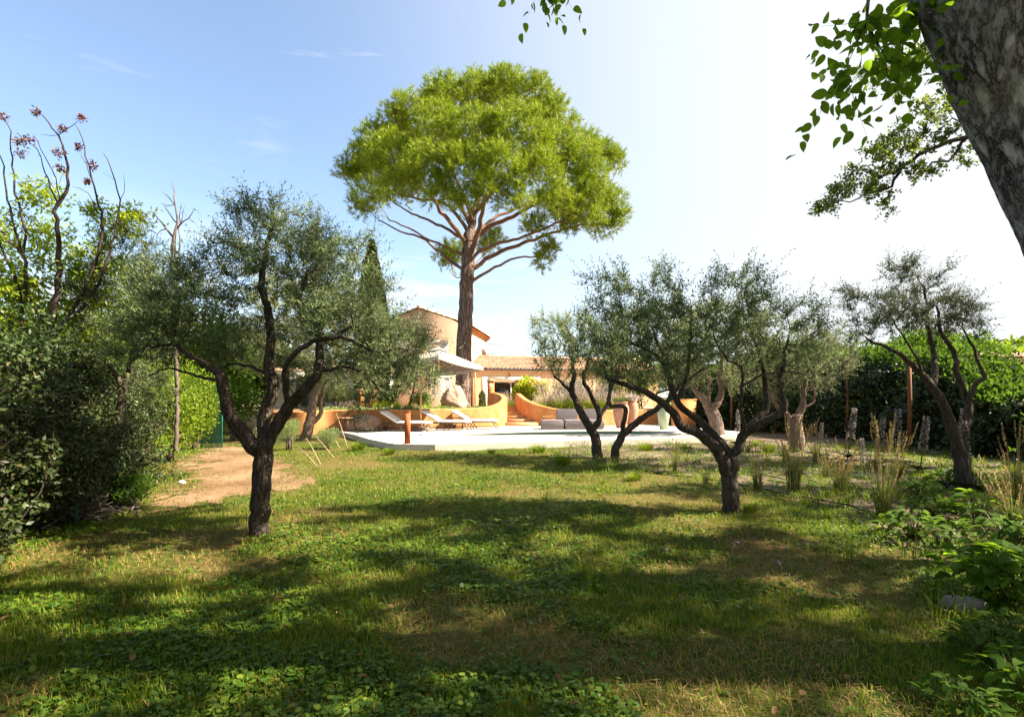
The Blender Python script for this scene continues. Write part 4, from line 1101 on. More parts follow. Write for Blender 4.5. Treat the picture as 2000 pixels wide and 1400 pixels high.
tree('olive_tree', 'big pale sunlit olive with a light trunk left of the pool deck', 'tree', on(600, 862), YG,
     [([(594, 865), (603, 835), (608, 800), (613, 770)], 0.19, 0.14), ([(606, 806), (585, 795, -.1), (577, 780, -.1), (560, 740, -.2)], 0.08, 0.04), ([(611, 780), (600, 730, .2), (580, 680, .2), (560, 620, .2)], 0.11, 0.03), ([(613, 772), (632, 730, 0), (660, 690, 0), (690, 640, 0)], 0.12, 0.04), ([(604, 828), (625, 812, .2), (627, 780, .2), (640, 740, .3)], 0.1, 0.05)],
     [(540, 610, 70, 50, 0, 1.5), (620, 600, 75, 45, .3, 1.6), (690, 640, 70, 45, 0, 1.5), (570, 680, 75, 45, -.2, 1.5), (650, 700, 75, 45, -.3, 1.4), (730, 690, 50, 45, 0, 1.1), (500, 690, 50, 50, 0, 1.2), (530, 570, 50, 25, 0, 1.0), (690, 750, 60, 28, 0, 1.0), (620, 750, 55, 20, .3, 1.0), (745, 730, 35, 30, 0, .8)],
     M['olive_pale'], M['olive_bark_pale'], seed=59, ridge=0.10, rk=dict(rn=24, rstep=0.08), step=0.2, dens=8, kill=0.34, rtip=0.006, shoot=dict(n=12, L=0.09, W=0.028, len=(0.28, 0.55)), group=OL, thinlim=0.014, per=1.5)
YH = 23.5
tree('olive_tree', 'young slim olive in the terrace bed between the parasol pole and the boulder', 'tree', (at(803, 800, YH)[0], YH, TZ - .06), YH,
     [([(800, 803), (802, 780), (808, 760), (812, 730)], 0.06, 0.03), ([(806, 770), (830, 755), (840, 740)], 0.03, 0.015)],
     [(800, 730, 30, 25, 0, .6), (830, 745, 28, 22, 0, .6), (790, 755, 25, 14, 0, .5), (845, 725, 20, 18, 0, .4)],
     M['olive_pale'], M['olive_bark'], seed=61, step=0.14, dens=16, kill=0.24, rtip=0.005, shoot=dict(n=11, L=0.085, W=0.026, len=(0.2, 0.4)), group=OL, thinlim=0.012, per=1.3)

# ------------------------------------------------------------------ the umbrella pine
YP = 27.0
def pine():
    g = rng_(77)
    lob = [(870, 180, 45, -1), (930, 175, 45, 0), (990, 172, 50, .5), (1045, 185, 50, 0), (1090, 230, 45, 0), (800, 212, 42, 0), (765, 238, 40, 0), (730, 272, 42, 0), (1010, 255, 66, -4.6), (930, 262, 62, -4.2), (850, 250, 58, -3.5),
           (1080, 285, 52, -3), (1135, 325, 48, -2), (1185, 292, 22, 0), (1198, 318, 22, .5), (702, 325, 42, -.5), (681, 345, 24, 0), (765, 315, 55, -3), (835, 330, 52, -4.8), (905, 332, 50, -5.2), (980, 335, 55, -5.4), (1050, 345, 52, -4.4),
           (1150, 370, 50, -2), (1195, 400, 28, -.5), (1203, 428, 24, 0), (725, 385, 36, -1.5), (702, 408, 18, 0), (780, 378, 46, -3.4), (1085, 398, 45, -3.2), (1140, 420, 44, -1.6), (1178, 447, 30, 0), (1110, 438, 28, -.8),
           (870, 210, 55, 3), (960, 200, 60, 4), (1050, 240, 55, 3.5), (780, 280, 50, 3), (730, 340, 45, 2.6), (860, 300, 60, 5), (960, 300, 60, 5.6), (1060, 330, 55, 4.6), (1140, 300, 45, 2.2), (1150, 400, 45, 2.4), (800, 360, 45, 4), (1090, 400, 40, 3.6),
           (880, 497, 27, 1.5), (870, 515, 16, 1.2), (955, 478, 32, 2), (1068, 488, 18, -.6), (1060, 512, 11, -.6), (1045, 447, 26, -.8), (900, 400, 30, -5), (1000, 395, 36, -5), (860, 385, 34, -4.6), (940, 375, 36, -5.6)]
    A = []
    for (px, py, r, dY) in lob:
        k = (YP + dY) / 1000; R_ = r * k * 0.84
        c = at(px, py + 12 * (py < 300), YP + dY)
        n = int(32 * (R_ ** 2)) + 8
        u = rand_dirs(g, n, 0.45); u *= g.uniform(0.82, 1, n)[:, None]
        u[:, 2] = np.where(u[:, 2] < 0, u[:, 2] * 0.35, u[:, 2] * 0.95)
        A.append(c + u * R_)
    A = np.vstack(A)
    sk = Skeleton(78, 0.32)
    for (P, r0, r1) in [
        ([(904, 806), (905, 760), (906, 700), (908, 640), (910, 590), (912, 550), (914, 500), (917, 460)], 0.43, 0.33),
        ([(917, 465), (924, 425, .3), (935, 385, .4), (945, 340, .4), (950, 280, .4)], 0.222, 0.080),
        ([(914, 555), (945, 535, -.4), (985, 512, -.8), (1020, 502, -1), (1036, 503, -1), (1060, 498, -.8)], 0.089, 0.032),
        ([(914, 535), (960, 500, .4), (1010, 480, .6), (1060, 462, .6), (1130, 440, .4), (1170, 440, .4)], 0.126, 0.048),
        ([(916, 505), (960, 480, -.8), (1020, 462, -1.2), (1080, 440, -1.6), (1120, 420, -1.8)], 0.096, 0.040),
        ([(910, 530), (880, 510, .2), (830, 470, .2), (790, 455, 0), (740, 430, 0)], 0.089, 0.032),
        ([(908, 500), (880, 485, -.3), (840, 470, -.5), (800, 445, -.6), (760, 430, -.8)], 0.074, 0.032),
        ([(912, 480), (885, 440, -.8), (860, 410, -1.6), (830, 370, -2.4), (790, 350, -3)], 0.133, 0.048),
        ([(914, 510), (935, 450, -.8), (945, 400, -1.8), (960, 350, -3.2), (970, 320, -4)], 0.148, 0.056),
        ([(916, 470), (960, 440, -.2), (1010, 420, -.6), (1060, 390, -1), (1120, 370, -1.2)], 0.141, 0.048),
        ([(916, 465), (970, 425, .8), (1030, 400, 1.6), (1090, 370, 2.2)], 0.111, 0.040),
        ([(918, 455), (890, 415, .4), (860, 395, .6), (800, 385, .4), (730, 360, 0)], 0.111, 0.040),
        ([(920, 440), (890, 380, .8), (872, 320, 1.4), (860, 260, 1.6)], 0.118, 0.048),
        ([(926, 420), (960, 370, 1.4), (990, 310, 2.4), (1000, 240, 2.8)], 0.111, 0.040),
        ([(922, 430), (905, 380, -1.6), (880, 330, -3), (860, 290, -3.4)], 0.104, 0.040),
        ([(928, 415), (985, 350, -.6), (1040, 290, -.8), (1070, 240, -.8)], 0.104, 0.040),
        ([(916, 475), (860, 440, .6), (800, 415, 1.6), (750, 380, 2.2)], 0.089, 0.032),
        ([(912, 545), (890, 540, .8), (880, 510, 1.3)], 0.037, 0.024), ([(914, 530), (935, 510, 1), (955, 485, 1.8)], 0.044, 0.024)]:
        sk.limb(px_limb(P, YP), r0, r1)
    sk.grow(A, 0.55, trop=(0, 0, 0.06), noise=0.2, minstart=16)
    sk.finish(0.013, 2.4)
    base = (at(905, 800, YP)[0], YP, TZ - 0.06)
    t = thing('umbrella_pine', 'tall umbrella pine with a domed bright green crown on a bare trunk behind the boulder', 'tree', base)
    trunk, limb = MB(), MB()
    ch = sk.chains()
    for q, (p, c) in enumerate(ch):
        pts = sk.P[c]; rad = sk.r[c].copy()
        if p is not None:
            pts = np.vstack([sk.P[p], pts]); rad = np.concatenate([[min(rad[0] * 1.1, sk.r[p])], rad])
        if len(pts) < 2:
            continue
        R0 = rad.max()
        n = 24 if R0 > .3 else 10 if R0 > 0.08 else 6 if R0 > 0.03 else 3
        (trunk if p is None else limb).tube(pts, rad, n, cap=False, knob=0.06 if R0 > .05 else 0, seed=q)
    trunk.build('trunk', M['pine_bark'], t, smooth=True)
    # needle tufts: brushes of needles turned up and out, on every fine twig and through the lobes
    P, D = sk.thin(0.034)
    i2 = np.repeat(np.arange(len(A)), 9)
    u2 = rand_dirs(g, len(i2), 0.3)
    P2 = A[i2] + u2 * (0.27 * g.uniform(0.5, 1.1, len(i2)))[:, None]
    PP = np.vstack([P + g.normal(size=P.shape) * 0.07, P2])
    T = unit(np.vstack([D * 0.6, u2]) + np.array([0, 0, 0.5]) + g.normal(size=PP.shape) * 0.2)
    K = 30; m = len(PP)
    along = g.uniform(0, 0.30, (m, K))
    B = PP[:, None] + T[:, None] * along[..., None] + g.normal(size=(m, K, 3)) * 0.015
    nd = unit(T[:, None] * g.uniform(0.35, 1.0, (m, K, 1)) + rand_dirs(g, m * K).reshape(m, K, 3) * 0.75)
    L_ = g.uniform(0.13, 0.24, (m, K, 1))
    S = unit(np.cross(nd, rand_dirs(g, m * K).reshape(m, K, 3))) * 0.0095
    V = np.stack([B - S, B + S, B + nd * L_], 2).reshape(-1, 3)
    lf = MB(); lf.add(V, np.arange(len(V)).reshape(-1, 3))
    limb.build('limbs', M['pine_limb'], t, smooth=True)
    lf.build('crown', M['pine'], t)
    print('pine', len(A), m, len(V))
pine()

# cypress far behind on the left
def cypress(name, label, px, ytop, ybase, Y, half, n, zb, L=0.16, group=None, mat=None):
    g = rng_(int(px))
    b = at(px, ybase, Y); top = at(px, ytop, Y); b[2] = zb
    t = thing(name, label, 'tree' if half > .3 else 'shrub', b, group)
    tk = MB(); tk.tube([b, b + (top - b) * 0.5, top - np.array([0, 0, 0.1])], [half * .16, half * .1, 0.01], 8); tk.build('trunk', M['twig'], t)
    h = g.uniform(0.02, 1, n) ** 0.85
    prof = half * np.minimum(1, (1 - h) * (2.2 if half > .3 else 5) + 0.02) * (0.75 + 0.25 * np.minimum(1, h * 6)) * (0.86 + 0.2 * vnoise(h * 22, np.zeros(n)))
    a = g.uniform(0, 2 * math.pi, n); rr = prof * g.uniform(0.5, 1, n) ** 0.5
    P = np.stack([b[0] + rr * np.cos(a), b[1] + rr * np.sin(a), b[2] + h * (top[2] - b[2])], 1)
    D = unit(np.stack([np.cos(a) * .35, np.sin(a) * .35, np.ones(n)], 1) + g.normal(size=(n, 3)) * 0.2)
    lf = MB(); leaves_flat(lf, P, D, rand_dirs(g, n), L * g.uniform(.6, 1.2, n), L * .32, 0.4)
    lf.build('crown', mat or M['cypress'], t)
cypress('cypress_tree', 'slender pointed cypress rising behind the pale olive left of the house', 726, 478, 800, 28, 0.95, 16000, TZ - .06, L=0.34)
cypress('dwarf_cypress', 'small columnar cypress shrub standing by the curled wall', 942, 765, 800, 24.6, 0.17, 1500, TZ - .06, L=0.09, group='dwarf cypresses on the terrace')
cypress('dwarf_cypress', 'tiny rounded cypress shrub at the right foot of the boulder', 904, 780, 796, 24.8, 0.16, 1200, TZ - .06, L=0.09, group='dwarf cypresses on the terrace')

# ------------------------------------------------------------------ the big trees at the right and their shade
a_ = lambda px, py, Y: tuple(at(px, py, Y))
def clumps(seed, n, lo, hi, r0, r1):
    g = rng_(seed); out = []
    for k in range(n):
        c = g.uniform(lo, hi); r = g.uniform(r0, r1); out.append((c[0], c[1], c[2], r, r, r * .75))
    return out
tree('leaning_tree', 'big leaning tree with grey plated bark and broad leaves at the upper right corner', 'tree', (4.25, 3.0, 0), 3.0,
     [([(4.3, 3.02, -0.1), (4.1, 3.0, 0.7), (3.78, 3.0, 1.6), (3.37, 3.0, 2.55), (2.71, 3.0, 3.92), (2.2, 2.9, 5.0), (1.6, 2.6, 6.4), (1.0, 2.3, 8.0)], 0.30, 0.19),
      ([(2.25, 2.9, 5.0), a_(1745, -160, 2.95), a_(1695, -20, 2.95), a_(1700, 75, 2.95), a_(1735, 122, 2.95)], 0.03, 0.004),
      ([a_(1700, 75, 2.95), a_(1675, 92, 2.95), a_(1655, 118, 2.95), a_(1648, 140, 2.95)], 0.006, 0.003),
      ([(2.25, 2.9, 5.0), a_(1850, -120, 3.1), a_(1790, 10, 3.15), a_(1760, 100, 3.15)], 0.02, 0.005),
      ([(1.8, 2.7, 6.0), (1.0, 3.0, 5.7), (0.5, 3.5, 5.4), a_(1078, -120, 3.9), a_(1071, -60, 3.9)], 0.03, 0.004),
      ([(1.5, 2.55, 6.6), (0.2, 3.2, 7.4), (-1.5, 4.2, 8.0), (-2.6, 4.6, 8.4)], 0.13, 0.05), ([(1.3, 2.5, 7.2), (2.4, 3.4, 8.2), (3.6, 4.0, 9.0)], 0.12, 0.05), ([(1.2, 2.4, 7.5), (0.0, 0.8, 8.6), (-1.8, -0.4, 9.0)], 0.12, 0.05)],
     [(-2.2, 4.3, 8.7, 2.2, 1.7, 1.1), (0.3, 4.2, 8.6, 2.0, 1.7, 1.2), (3.2, 4.2, 9.0, 1.9, 1.6, 1.2), (-1.5, 1.6, 8.8, 2.2, 1.6, 1.2), (1.2, 1.8, 9.6, 2.2, 1.8, 1.3), (-0.5, -0.8, 9.2, 2.4, 1.5, 1.2), (-3.8, 2.6, 9.0, 1.6, 1.8, 1.0), (2.2, 5.6, 9.2, 1.4, 1.0, 0.8)],
     M['mulberry'], M['rough_bark'], seed=101, jit=0.06, ridge=0.05, rk=dict(rn=150, rstep=0.022, ra=9.0, rb=1.5), step=0.24, kill=0.5, rtip=0.0045, world=True, thinlim=0.011, knob=0.10,
     shoot=dict(n=7, L=0.098, W=0.066, len=(0.22, 0.45), spread=0.75, sag=0.25, broad=True, pair=False), per=2.0,
     pts=np.vstack([lobe_world(rng_(5), clumps(1001, 62, (-4.6, -1.6, 8.0), (4.2, 5.6, 10.2), .5, .95) + clumps(1003, 14, (-.5, 5.4, 8.8), (4.6, 7.2, 10.4), .5, .8), 14),
                    lobe_world(rng_(6), [px_lobe(1650, 25, 55, 35, 2.95, .12), px_lobe(1720, 55, 60, 45, 3.05, .15), px_lobe(1605, 65, 18, 14, 2.95, .05), px_lobe(1640, 150, 45, 30, 2.95, .1), px_lobe(1735, 160, 55, 35, 3.05, .12), px_lobe(1690, 205, 25, 12, 3.0, .06), px_lobe(1775, 60, 35, 40, 3.15, .1), px_lobe(1068, -40, 6, 4, 3.9, .03)], 1500)]))

SH = 'tall shade trees right of the garden'
tree('shade_tree', 'broad shade tree standing out at the right of the lawn', 'tree', (10.2, 4.6, 0), 9,
     [([(10.2, 4.6, -0.1), (10.0, 4.6, 2), (9.4, 4.6, 4), (8.6, 4.6, 6.2)], 0.24, 0.14), ([(9.4, 4.6, 4), (10.6, 4.0, 6.5), (11, 3.6, 8)], 0.12, 0.05), ([(9.0, 4.6, 5), (7.4, 4.0, 7), (6.0, 3.4, 8.4)], 0.12, 0.05), ([(8.8, 4.6, 5.6), (8.0, 6.0, 7.6), (7.4, 6.8, 9)], 0.1, 0.04)],
     clumps(1002, 46, (5.4, 1.2, 7.2), (12.6, 7.0, 9.4), .5, .95) + clumps(1005, 20, (2.8, .8, 7.6), (6.2, 4.0, 9.4), .5, .9) + clumps(1006, 14, (5.6, 2.7, 7.0), (12, 3.9, 8.6), .6, .9),  # unseen clumps placed to shade the lawn and the leaning trunk
     M['shade_leaf'], M['grey_bark'], seed=111, step=0.28, dens=13, kill=0.55, rtip=0.006, world=True, thinlim=0.015, per=1.25,
     shoot=dict(n=8, L=0.14, W=0.085, len=(0.3, 0.6), spread=0.75, sag=0.15), group=SH)
for k, (x, y, lab) in enumerate([(-6.0, -4.5, 'shade tree behind the viewpoint on the left'), (1.5, -6.0, 'shade tree straight behind the viewpoint'), (8.0, -3.0, 'shade tree behind the viewpoint on the right')]):  # out of view, added to darken the shade by blocking sky
    tree('shade_tree', lab, 'tree', (x, y, 0), 9, [([(x, y, -.1), (x + .1, y, 2.5), (x, y + .2, 5)], .22, .12), ([(x, y, 4), (x + 1.4, y + .6, 6)], .09, .04), ([(x, y, 4), (x - 1.4, y + .4, 6)], .09, .04)],
         [(x - 1.8, y, 6.6, 1.9, 1.9, 1.7), (x + 1.8, y + .4, 6.8, 1.9, 1.9, 1.7), (x, y + 1, 8.0, 2.0, 1.8, 1.4), (x - 2, y + .6, 4.0, 1.4, 1.3, 1.1), (x + 2, y + .6, 4.0, 1.4, 1.3, 1.1)],
         M['shade_leaf'], M['grey_bark'], seed=160 + k, step=0.3, dens=6, kill=0.6, rtip=0.006, world=True, thinlim=0.015, per=1.6, shoot=dict(n=8, L=0.17, W=0.11, len=(0.3, 0.6), spread=0.75, sag=0.15), group=SH)
YM = 11.0
tree('maple_tree', 'small leaved maple reaching lacy branches out behind the leaning trunk', 'tree', (13.6, 11.5, 0), 11,
     [([(13.6, 11.5, -0.1), (13.4, 11.4, 2.2), (13.1, 11.3, 4.6), (12.9, 11.2, 7.2)], 0.26, 0.14),
      ([(13.2, 11.3, 4.4), a_(2030, 260, YM), a_(1960, 245, YM), a_(1900, 262, YM), a_(1845, 282, YM), a_(1795, 303, YM), a_(1760, 328, YM), a_(1720, 345, YM)], 0.095, 0.03),
      ([a_(1762, 326, YM), a_(1748, 352, YM), a_(1735, 368, YM), a_(1700, 375, YM), a_(1660, 395, YM)], 0.035, 0.012),
      ([a_(1886, 268, YM), a_(1868, 300, YM), a_(1848, 318, YM), a_(1825, 316, YM), a_(1790, 350, YM)], 0.035, 0.01),
      ([a_(1790, 304, YM), a_(1758, 282, YM), a_(1757, 255, YM)], 0.018, 0.008),
      ([a_(1900, 262, YM), a_(1865, 232, YM), a_(1840, 250, YM), a_(1820, 260, YM)], 0.02, 0.008),
      ([(13.0, 11.3, 5.6), a_(1985, 110, YM + .6), a_(1900, 120, YM + .6), a_(1820, 125, YM + .6), a_(1750, 140, YM + .6)], 0.08, 0.015),
      ([(13.0, 11.3, 6.6), (11.4, 11.6, 8.6), (10.6, 11.8, 9.6)], 0.09, 0.03), ([(12.9, 11.2, 7.0), (13.6, 12, 9.0)], 0.09, 0.03)],
     [], M['maple'], M['dark_wood'], seed=121, step=0.16, kill=0.24, rtip=0.005, world=True, thinlim=0.011, per=1.0,
     shoot=dict(n=8, L=0.085, W=0.07, len=(0.12, 0.3), spread=0.8, sag=0.05), group=SH, upbias=0.1, outward=0.1,
     pts=np.vstack([lobe_world(rng_(7), [px_lobe(1640, 392, 45, 12, YM, .5), px_lobe(1600, 415, 14, 10, YM, .3), px_lobe(1670, 360, 45, 22, YM, .6), px_lobe(1725, 395, 40, 12, YM, .5), px_lobe(1745, 345, 45, 25, YM, .6), px_lobe(1720, 290, 40, 22, YM, .6), px_lobe(1770, 265, 50, 25, YM, .6), px_lobe(1830, 255, 45, 35, YM, .6), px_lobe(1790, 320, 45, 25, YM, .5), px_lobe(1830, 205, 40, 20, YM, .5), px_lobe(1900, 310, 18, 14, YM, .3), px_lobe(1880, 290, 25, 20, YM, .4),
                                          px_lobe(1770, 135, 50, 35, YM + .6, .7), px_lobe(1820, 85, 55, 40, YM + .6, .7), px_lobe(1710, 130, 30, 16, YM + .6, .5), px_lobe(1860, 160, 45, 30, YM + .6, .6), px_lobe(1690, 345, 50, 30, YM, .6), px_lobe(1640, 375, 40, 22, YM, .5), px_lobe(1610, 405, 30, 16, YM, .4), px_lobe(1800, 240, 60, 40, YM, .6), px_lobe(1760, 300, 60, 30, YM, .6)], 34),
                    lobe_world(rng_(8), [(12.6, 11.4, 9.4, 1.9, 1.5, 1.1), (10.6, 11.4, 9.6, 1.2, 1.0, .7), (14.6, 11, 8.0, 1.6, 1.6, 1.5), (13.8, 12.6, 7.0, 1.2, 1.3, 1.2)], 9)]))
tree('shade_tree', 'second shade tree further right over the flower spikes and the dark hedge', 'tree', (15.6, 7.4, 0), 9,
     [([(15.6, 7.4, -0.1), (15.4, 7.4, 2.4), (15.2, 7.4, 4.4), (15, 7.4, 6)], 0.2, 0.12), ([(15.2, 7.4, 4), (13.8, 7.2, 6), (13, 7.0, 7)], 0.09, 0.04), ([(15.1, 7.4, 5), (16, 8.4, 7)], 0.09, 0.04)],
     [(13.2, 7.2, 7.0, 1.8, 1.8, 1.4), (15.4, 7.6, 7.4, 1.8, 1.8, 1.5), (15.4, 9.4, 6.6, 1.5, 1.5, 1.4), (16.6, 5.4, 6.6, 1.6, 1.6, 1.4)],
     M['shade_leaf'], M['grey_bark'], seed=131, step=0.28, dens=8, kill=0.55, rtip=0.006, world=True, thinlim=0.015, per=1.25,
     shoot=dict(n=8, L=0.13, W=0.08, len=(0.3, 0.6), spread=0.75, sag=0.15), group=SH)

# ------------------------------------------------------------------ left: yellow green tree, bare tops
YI = 7.0
def dl(*P):
    return [tuple(p) for p in P]
tree('tree_of_heaven', 'yellow green tree with drooping leaflets and bare seeded top twigs at the left edge', 'tree', on(58, 1003), YI,
     [([(55, 1010), (60, 900), (68, 800), (80, 720), (95, 680)], 0.17, 0.15),
      ([(90, 695), (80, 617), (55, 575), (46, 503), (20, 470), (0, 449), (-40, 430)], 0.0372, 0.0120), ([(88, 700), (50, 640), (38, 575), (18, 512), (0, 479), (-30, 440)], 0.0310, 0.0120),
      ([(97, 682), (102, 617), (114, 560), (115, 500), (112, 440), (112, 398), (130, 376), (133, 329), (125, 295), (117, 271), (95, 240), (72, 218)], 0.0465, 0.0048),
      ([(117, 271), (140, 245), (158, 232)], 0.0074, 0.0036), ([(117, 271), (98, 266), (80, 263)], 0.0056, 0.0030), ([(112, 398), (92, 350), (78, 305), (60, 280), (45, 270)], 0.0124, 0.0036),
      ([(112, 398), (110, 350), (85, 300), (65, 262)], 0.0099, 0.0036), ([(46, 503), (50, 450), (30, 380), (22, 310), (18, 250), (3, 230)], 0.0186, 0.0048), ([(46, 503), (22, 420), (0, 300), (-15, 260)], 0.0186, 0.0048),
      ([(100, 660), (150, 590), (190, 500), (201, 425), (190, 390), (180, 350), (168, 300), (158, 262), (147, 245)], 0.0310, 0.0042), ([(201, 440), (185, 405), (165, 370), (142, 365)], 0.0062, 0.0030), ([(186, 370), (165, 310), (158, 290)], 0.0062, 0.0030),
      ([(110, 650), (190, 560), (231, 425), (232, 380), (226, 350), (214, 320), (201, 299)], 0.0279, 0.0042), ([(226, 352), (210, 340), (200, 336)], 0.0050, 0.0024), ([(236, 392), (243, 370), (241, 340)], 0.0050, 0.0024), ([(231, 430), (262, 460), (285, 455), (262, 410), (244, 388)], 0.0074, 0.0030),
      ([(95, 685), (150, 695, .3), (200, 690, .4)], 0.0341, 0.0180)],
     [(25, 365, 45, 18, .1, .4), (70, 375, 45, 22, 0, .4), (30, 420, 45, 25, 0, .4), (20, 480, 45, 35, .1, .5), (75, 450, 45, 40, .2, .5), (90, 530, 50, 45, .2, .6), (30, 560, 50, 45, 0, .6), (150, 490, 50, 40, .2, .6), (180, 420, 25, 18, .1, .3), (215, 430, 35, 20, .2, .4), (150, 560, 60, 45, .3, .7),
      (205, 500, 45, 40, .3, .6), (40, 640, 60, 40, .3, .7), (140, 640, 60, 40, .5, .6), (-40, 520, 50, 100, 0, .8), (190, 600, 40, 40, .5, .5), (260, 425, 15, 10, .2, .2)],
     M['lime_leaf'], M['dark_wood'], seed=141, step=0.11, dens=16, kill=0.25, rtip=0.003, shoot=dict(n=12, L=0.10, W=0.036, len=(0.28, 0.45), spread=0.8, sag=0.35), thinlim=0.0055, per=1.0, upbias=0.0, outward=0.2, grown=True)
root = [o for o in bpy.data.objects if o.name.startswith('tree_of_heaven')][0]
g = rng_(142)
for (px, py, r) in ((4, 228, .035), (38, 276, .045), (54, 272, .05), (40, 300, .06), (72, 220, .03), (158, 230, .035), (115, 300, .045), (117, 328, .03), (152, 287, .025), (182, 324, .035), (123, 252, .025), (170, 354, .02)):
    m = MB(); c = at(px, py, YI); n = 60
    leaves_flat(m, c + g.normal(size=(n, 3)) * r * .7, rand_dirs(g, n), rand_dirs(g, n), 0.05, 0.018)
    m.build('seed_cluster', M['seed'], root)

YK = 10.5
bt = Skeleton(151, 0.12)
for P, r0, r1 in [([(345, 880), (345, 700), (338, 560), (338, 500), (340, 465)], 0.045, 0.04), ([(338, 500), (336, 480), (338, 462), (350, 440), (370, 425), (380, 404)], 0.03, 0.006), ([(340, 467), (325, 445), (308, 425), (292, 410)], 0.025, 0.006), ([(342, 462), (345, 430), (344, 400), (340, 372), (334, 352)], 0.028, 0.006),
                  ([(343, 400), (330, 385), (315, 373)], 0.012, 0.005), ([(345, 440), (330, 415), (322, 405), (320, 400)], 0.014, 0.005), ([(350, 440), (358, 420), (361, 400)], 0.014, 0.005), ([(350, 445), (352, 420), (354, 396)], 0.012, 0.005), ([(343, 402), (330, 403), (313, 397)], 0.01, 0.004),
                  ([(340, 500), (350, 488), (352, 468), (350, 440)], 0.02, 0.01), ([(325, 445), (305, 455), (308, 480)], 0.012, 0.005), ([(308, 425), (300, 440), (285, 424)], 0.012, 0.005), ([(372, 425), (382, 436)], 0.01, 0.005), ([(350, 490), (350, 500), (340, 530)], 0.02, 0.02), ([(300, 455), (285, 440), (275, 420), (262, 410), (248, 388)], 0.016, 0.005)]:
    bt.limb(px_limb(P, YK), r0, r1)
bt.finish(0.004)
t = thing('bare_tree', 'leafless grey twigs of a dead topped tree rising between the olives on the left', 'tree', on(345, 927), None or None)
m = MB(); bt.tubes([(m, 0)], 0.05); m.build('trunk', M['twig'], t, smooth=True)

# ------------------------------------------------------------------ hedges and bushes
def bush(name, label, cat, c, r, n, L, W, mat, seed, group=None, stems=8, flat=0.9, dirup=0.5, lumps=9, core=0.5, stemmat='twig'):
    """a shrub: lumpy mass of leaves on a fan of stems; c is its foot, r its half sizes (x, y, height)"""
    g = rng_(seed); c = np.array(c, float)
    t = thing(name, label, cat, c, group)
    sm = MB()
    lc = []
    for k in range(lumps):
        u = rand_dirs(g, 1, 0.3)[0] * g.uniform(0.35, 0.75)
        lc.append((c + np.array([u[0] * r[0], u[1] * r[1], r[2] * (0.52 + 0.45 * u[2])]), g.uniform(0.35, 0.55)))
    for k in range(stems):
        q = lc[k % lumps][0]
        sm.tube(smooth_line([c + g.normal(size=3) * [.06, .06, 0], c + (q - c) * 0.5 + g.normal(size=3) * 0.06, q], 0.2), np.linspace(0.02, 0.008, len(smooth_line([c, c + (q - c) * 0.5, q], 0.2)))[0], 5)
    sm.build('stems', M[stemmat], t)
    P, D = [], []
    for (q, k) in lc:
        m = n // lumps
        u = rand_dirs(g, m); rr = g.uniform(core, 1.05, m)[:, None]
        P.append(q + u * rr * np.array([r[0], r[1], r[2] * 0.55]) * k); D.append(u)
    P, D = np.vstack(P), np.vstack(D)
    ok = P[:, 2] > c[2] + 0.02
    P, D = P[ok], D[ok]
    lf = MB()
    leaves_flat(lf, P, unit(D * 0.5 + rand_dirs(g, len(P)) * 0.7 + [0, 0, dirup]), unit(D + rand_dirs(g, len(P)) * 0.6), L * g.uniform(.6, 1.2, len(P)), W * g.uniform(.7, 1.2, len(P)))
    lf.build('foliage', mat, t)
    return t

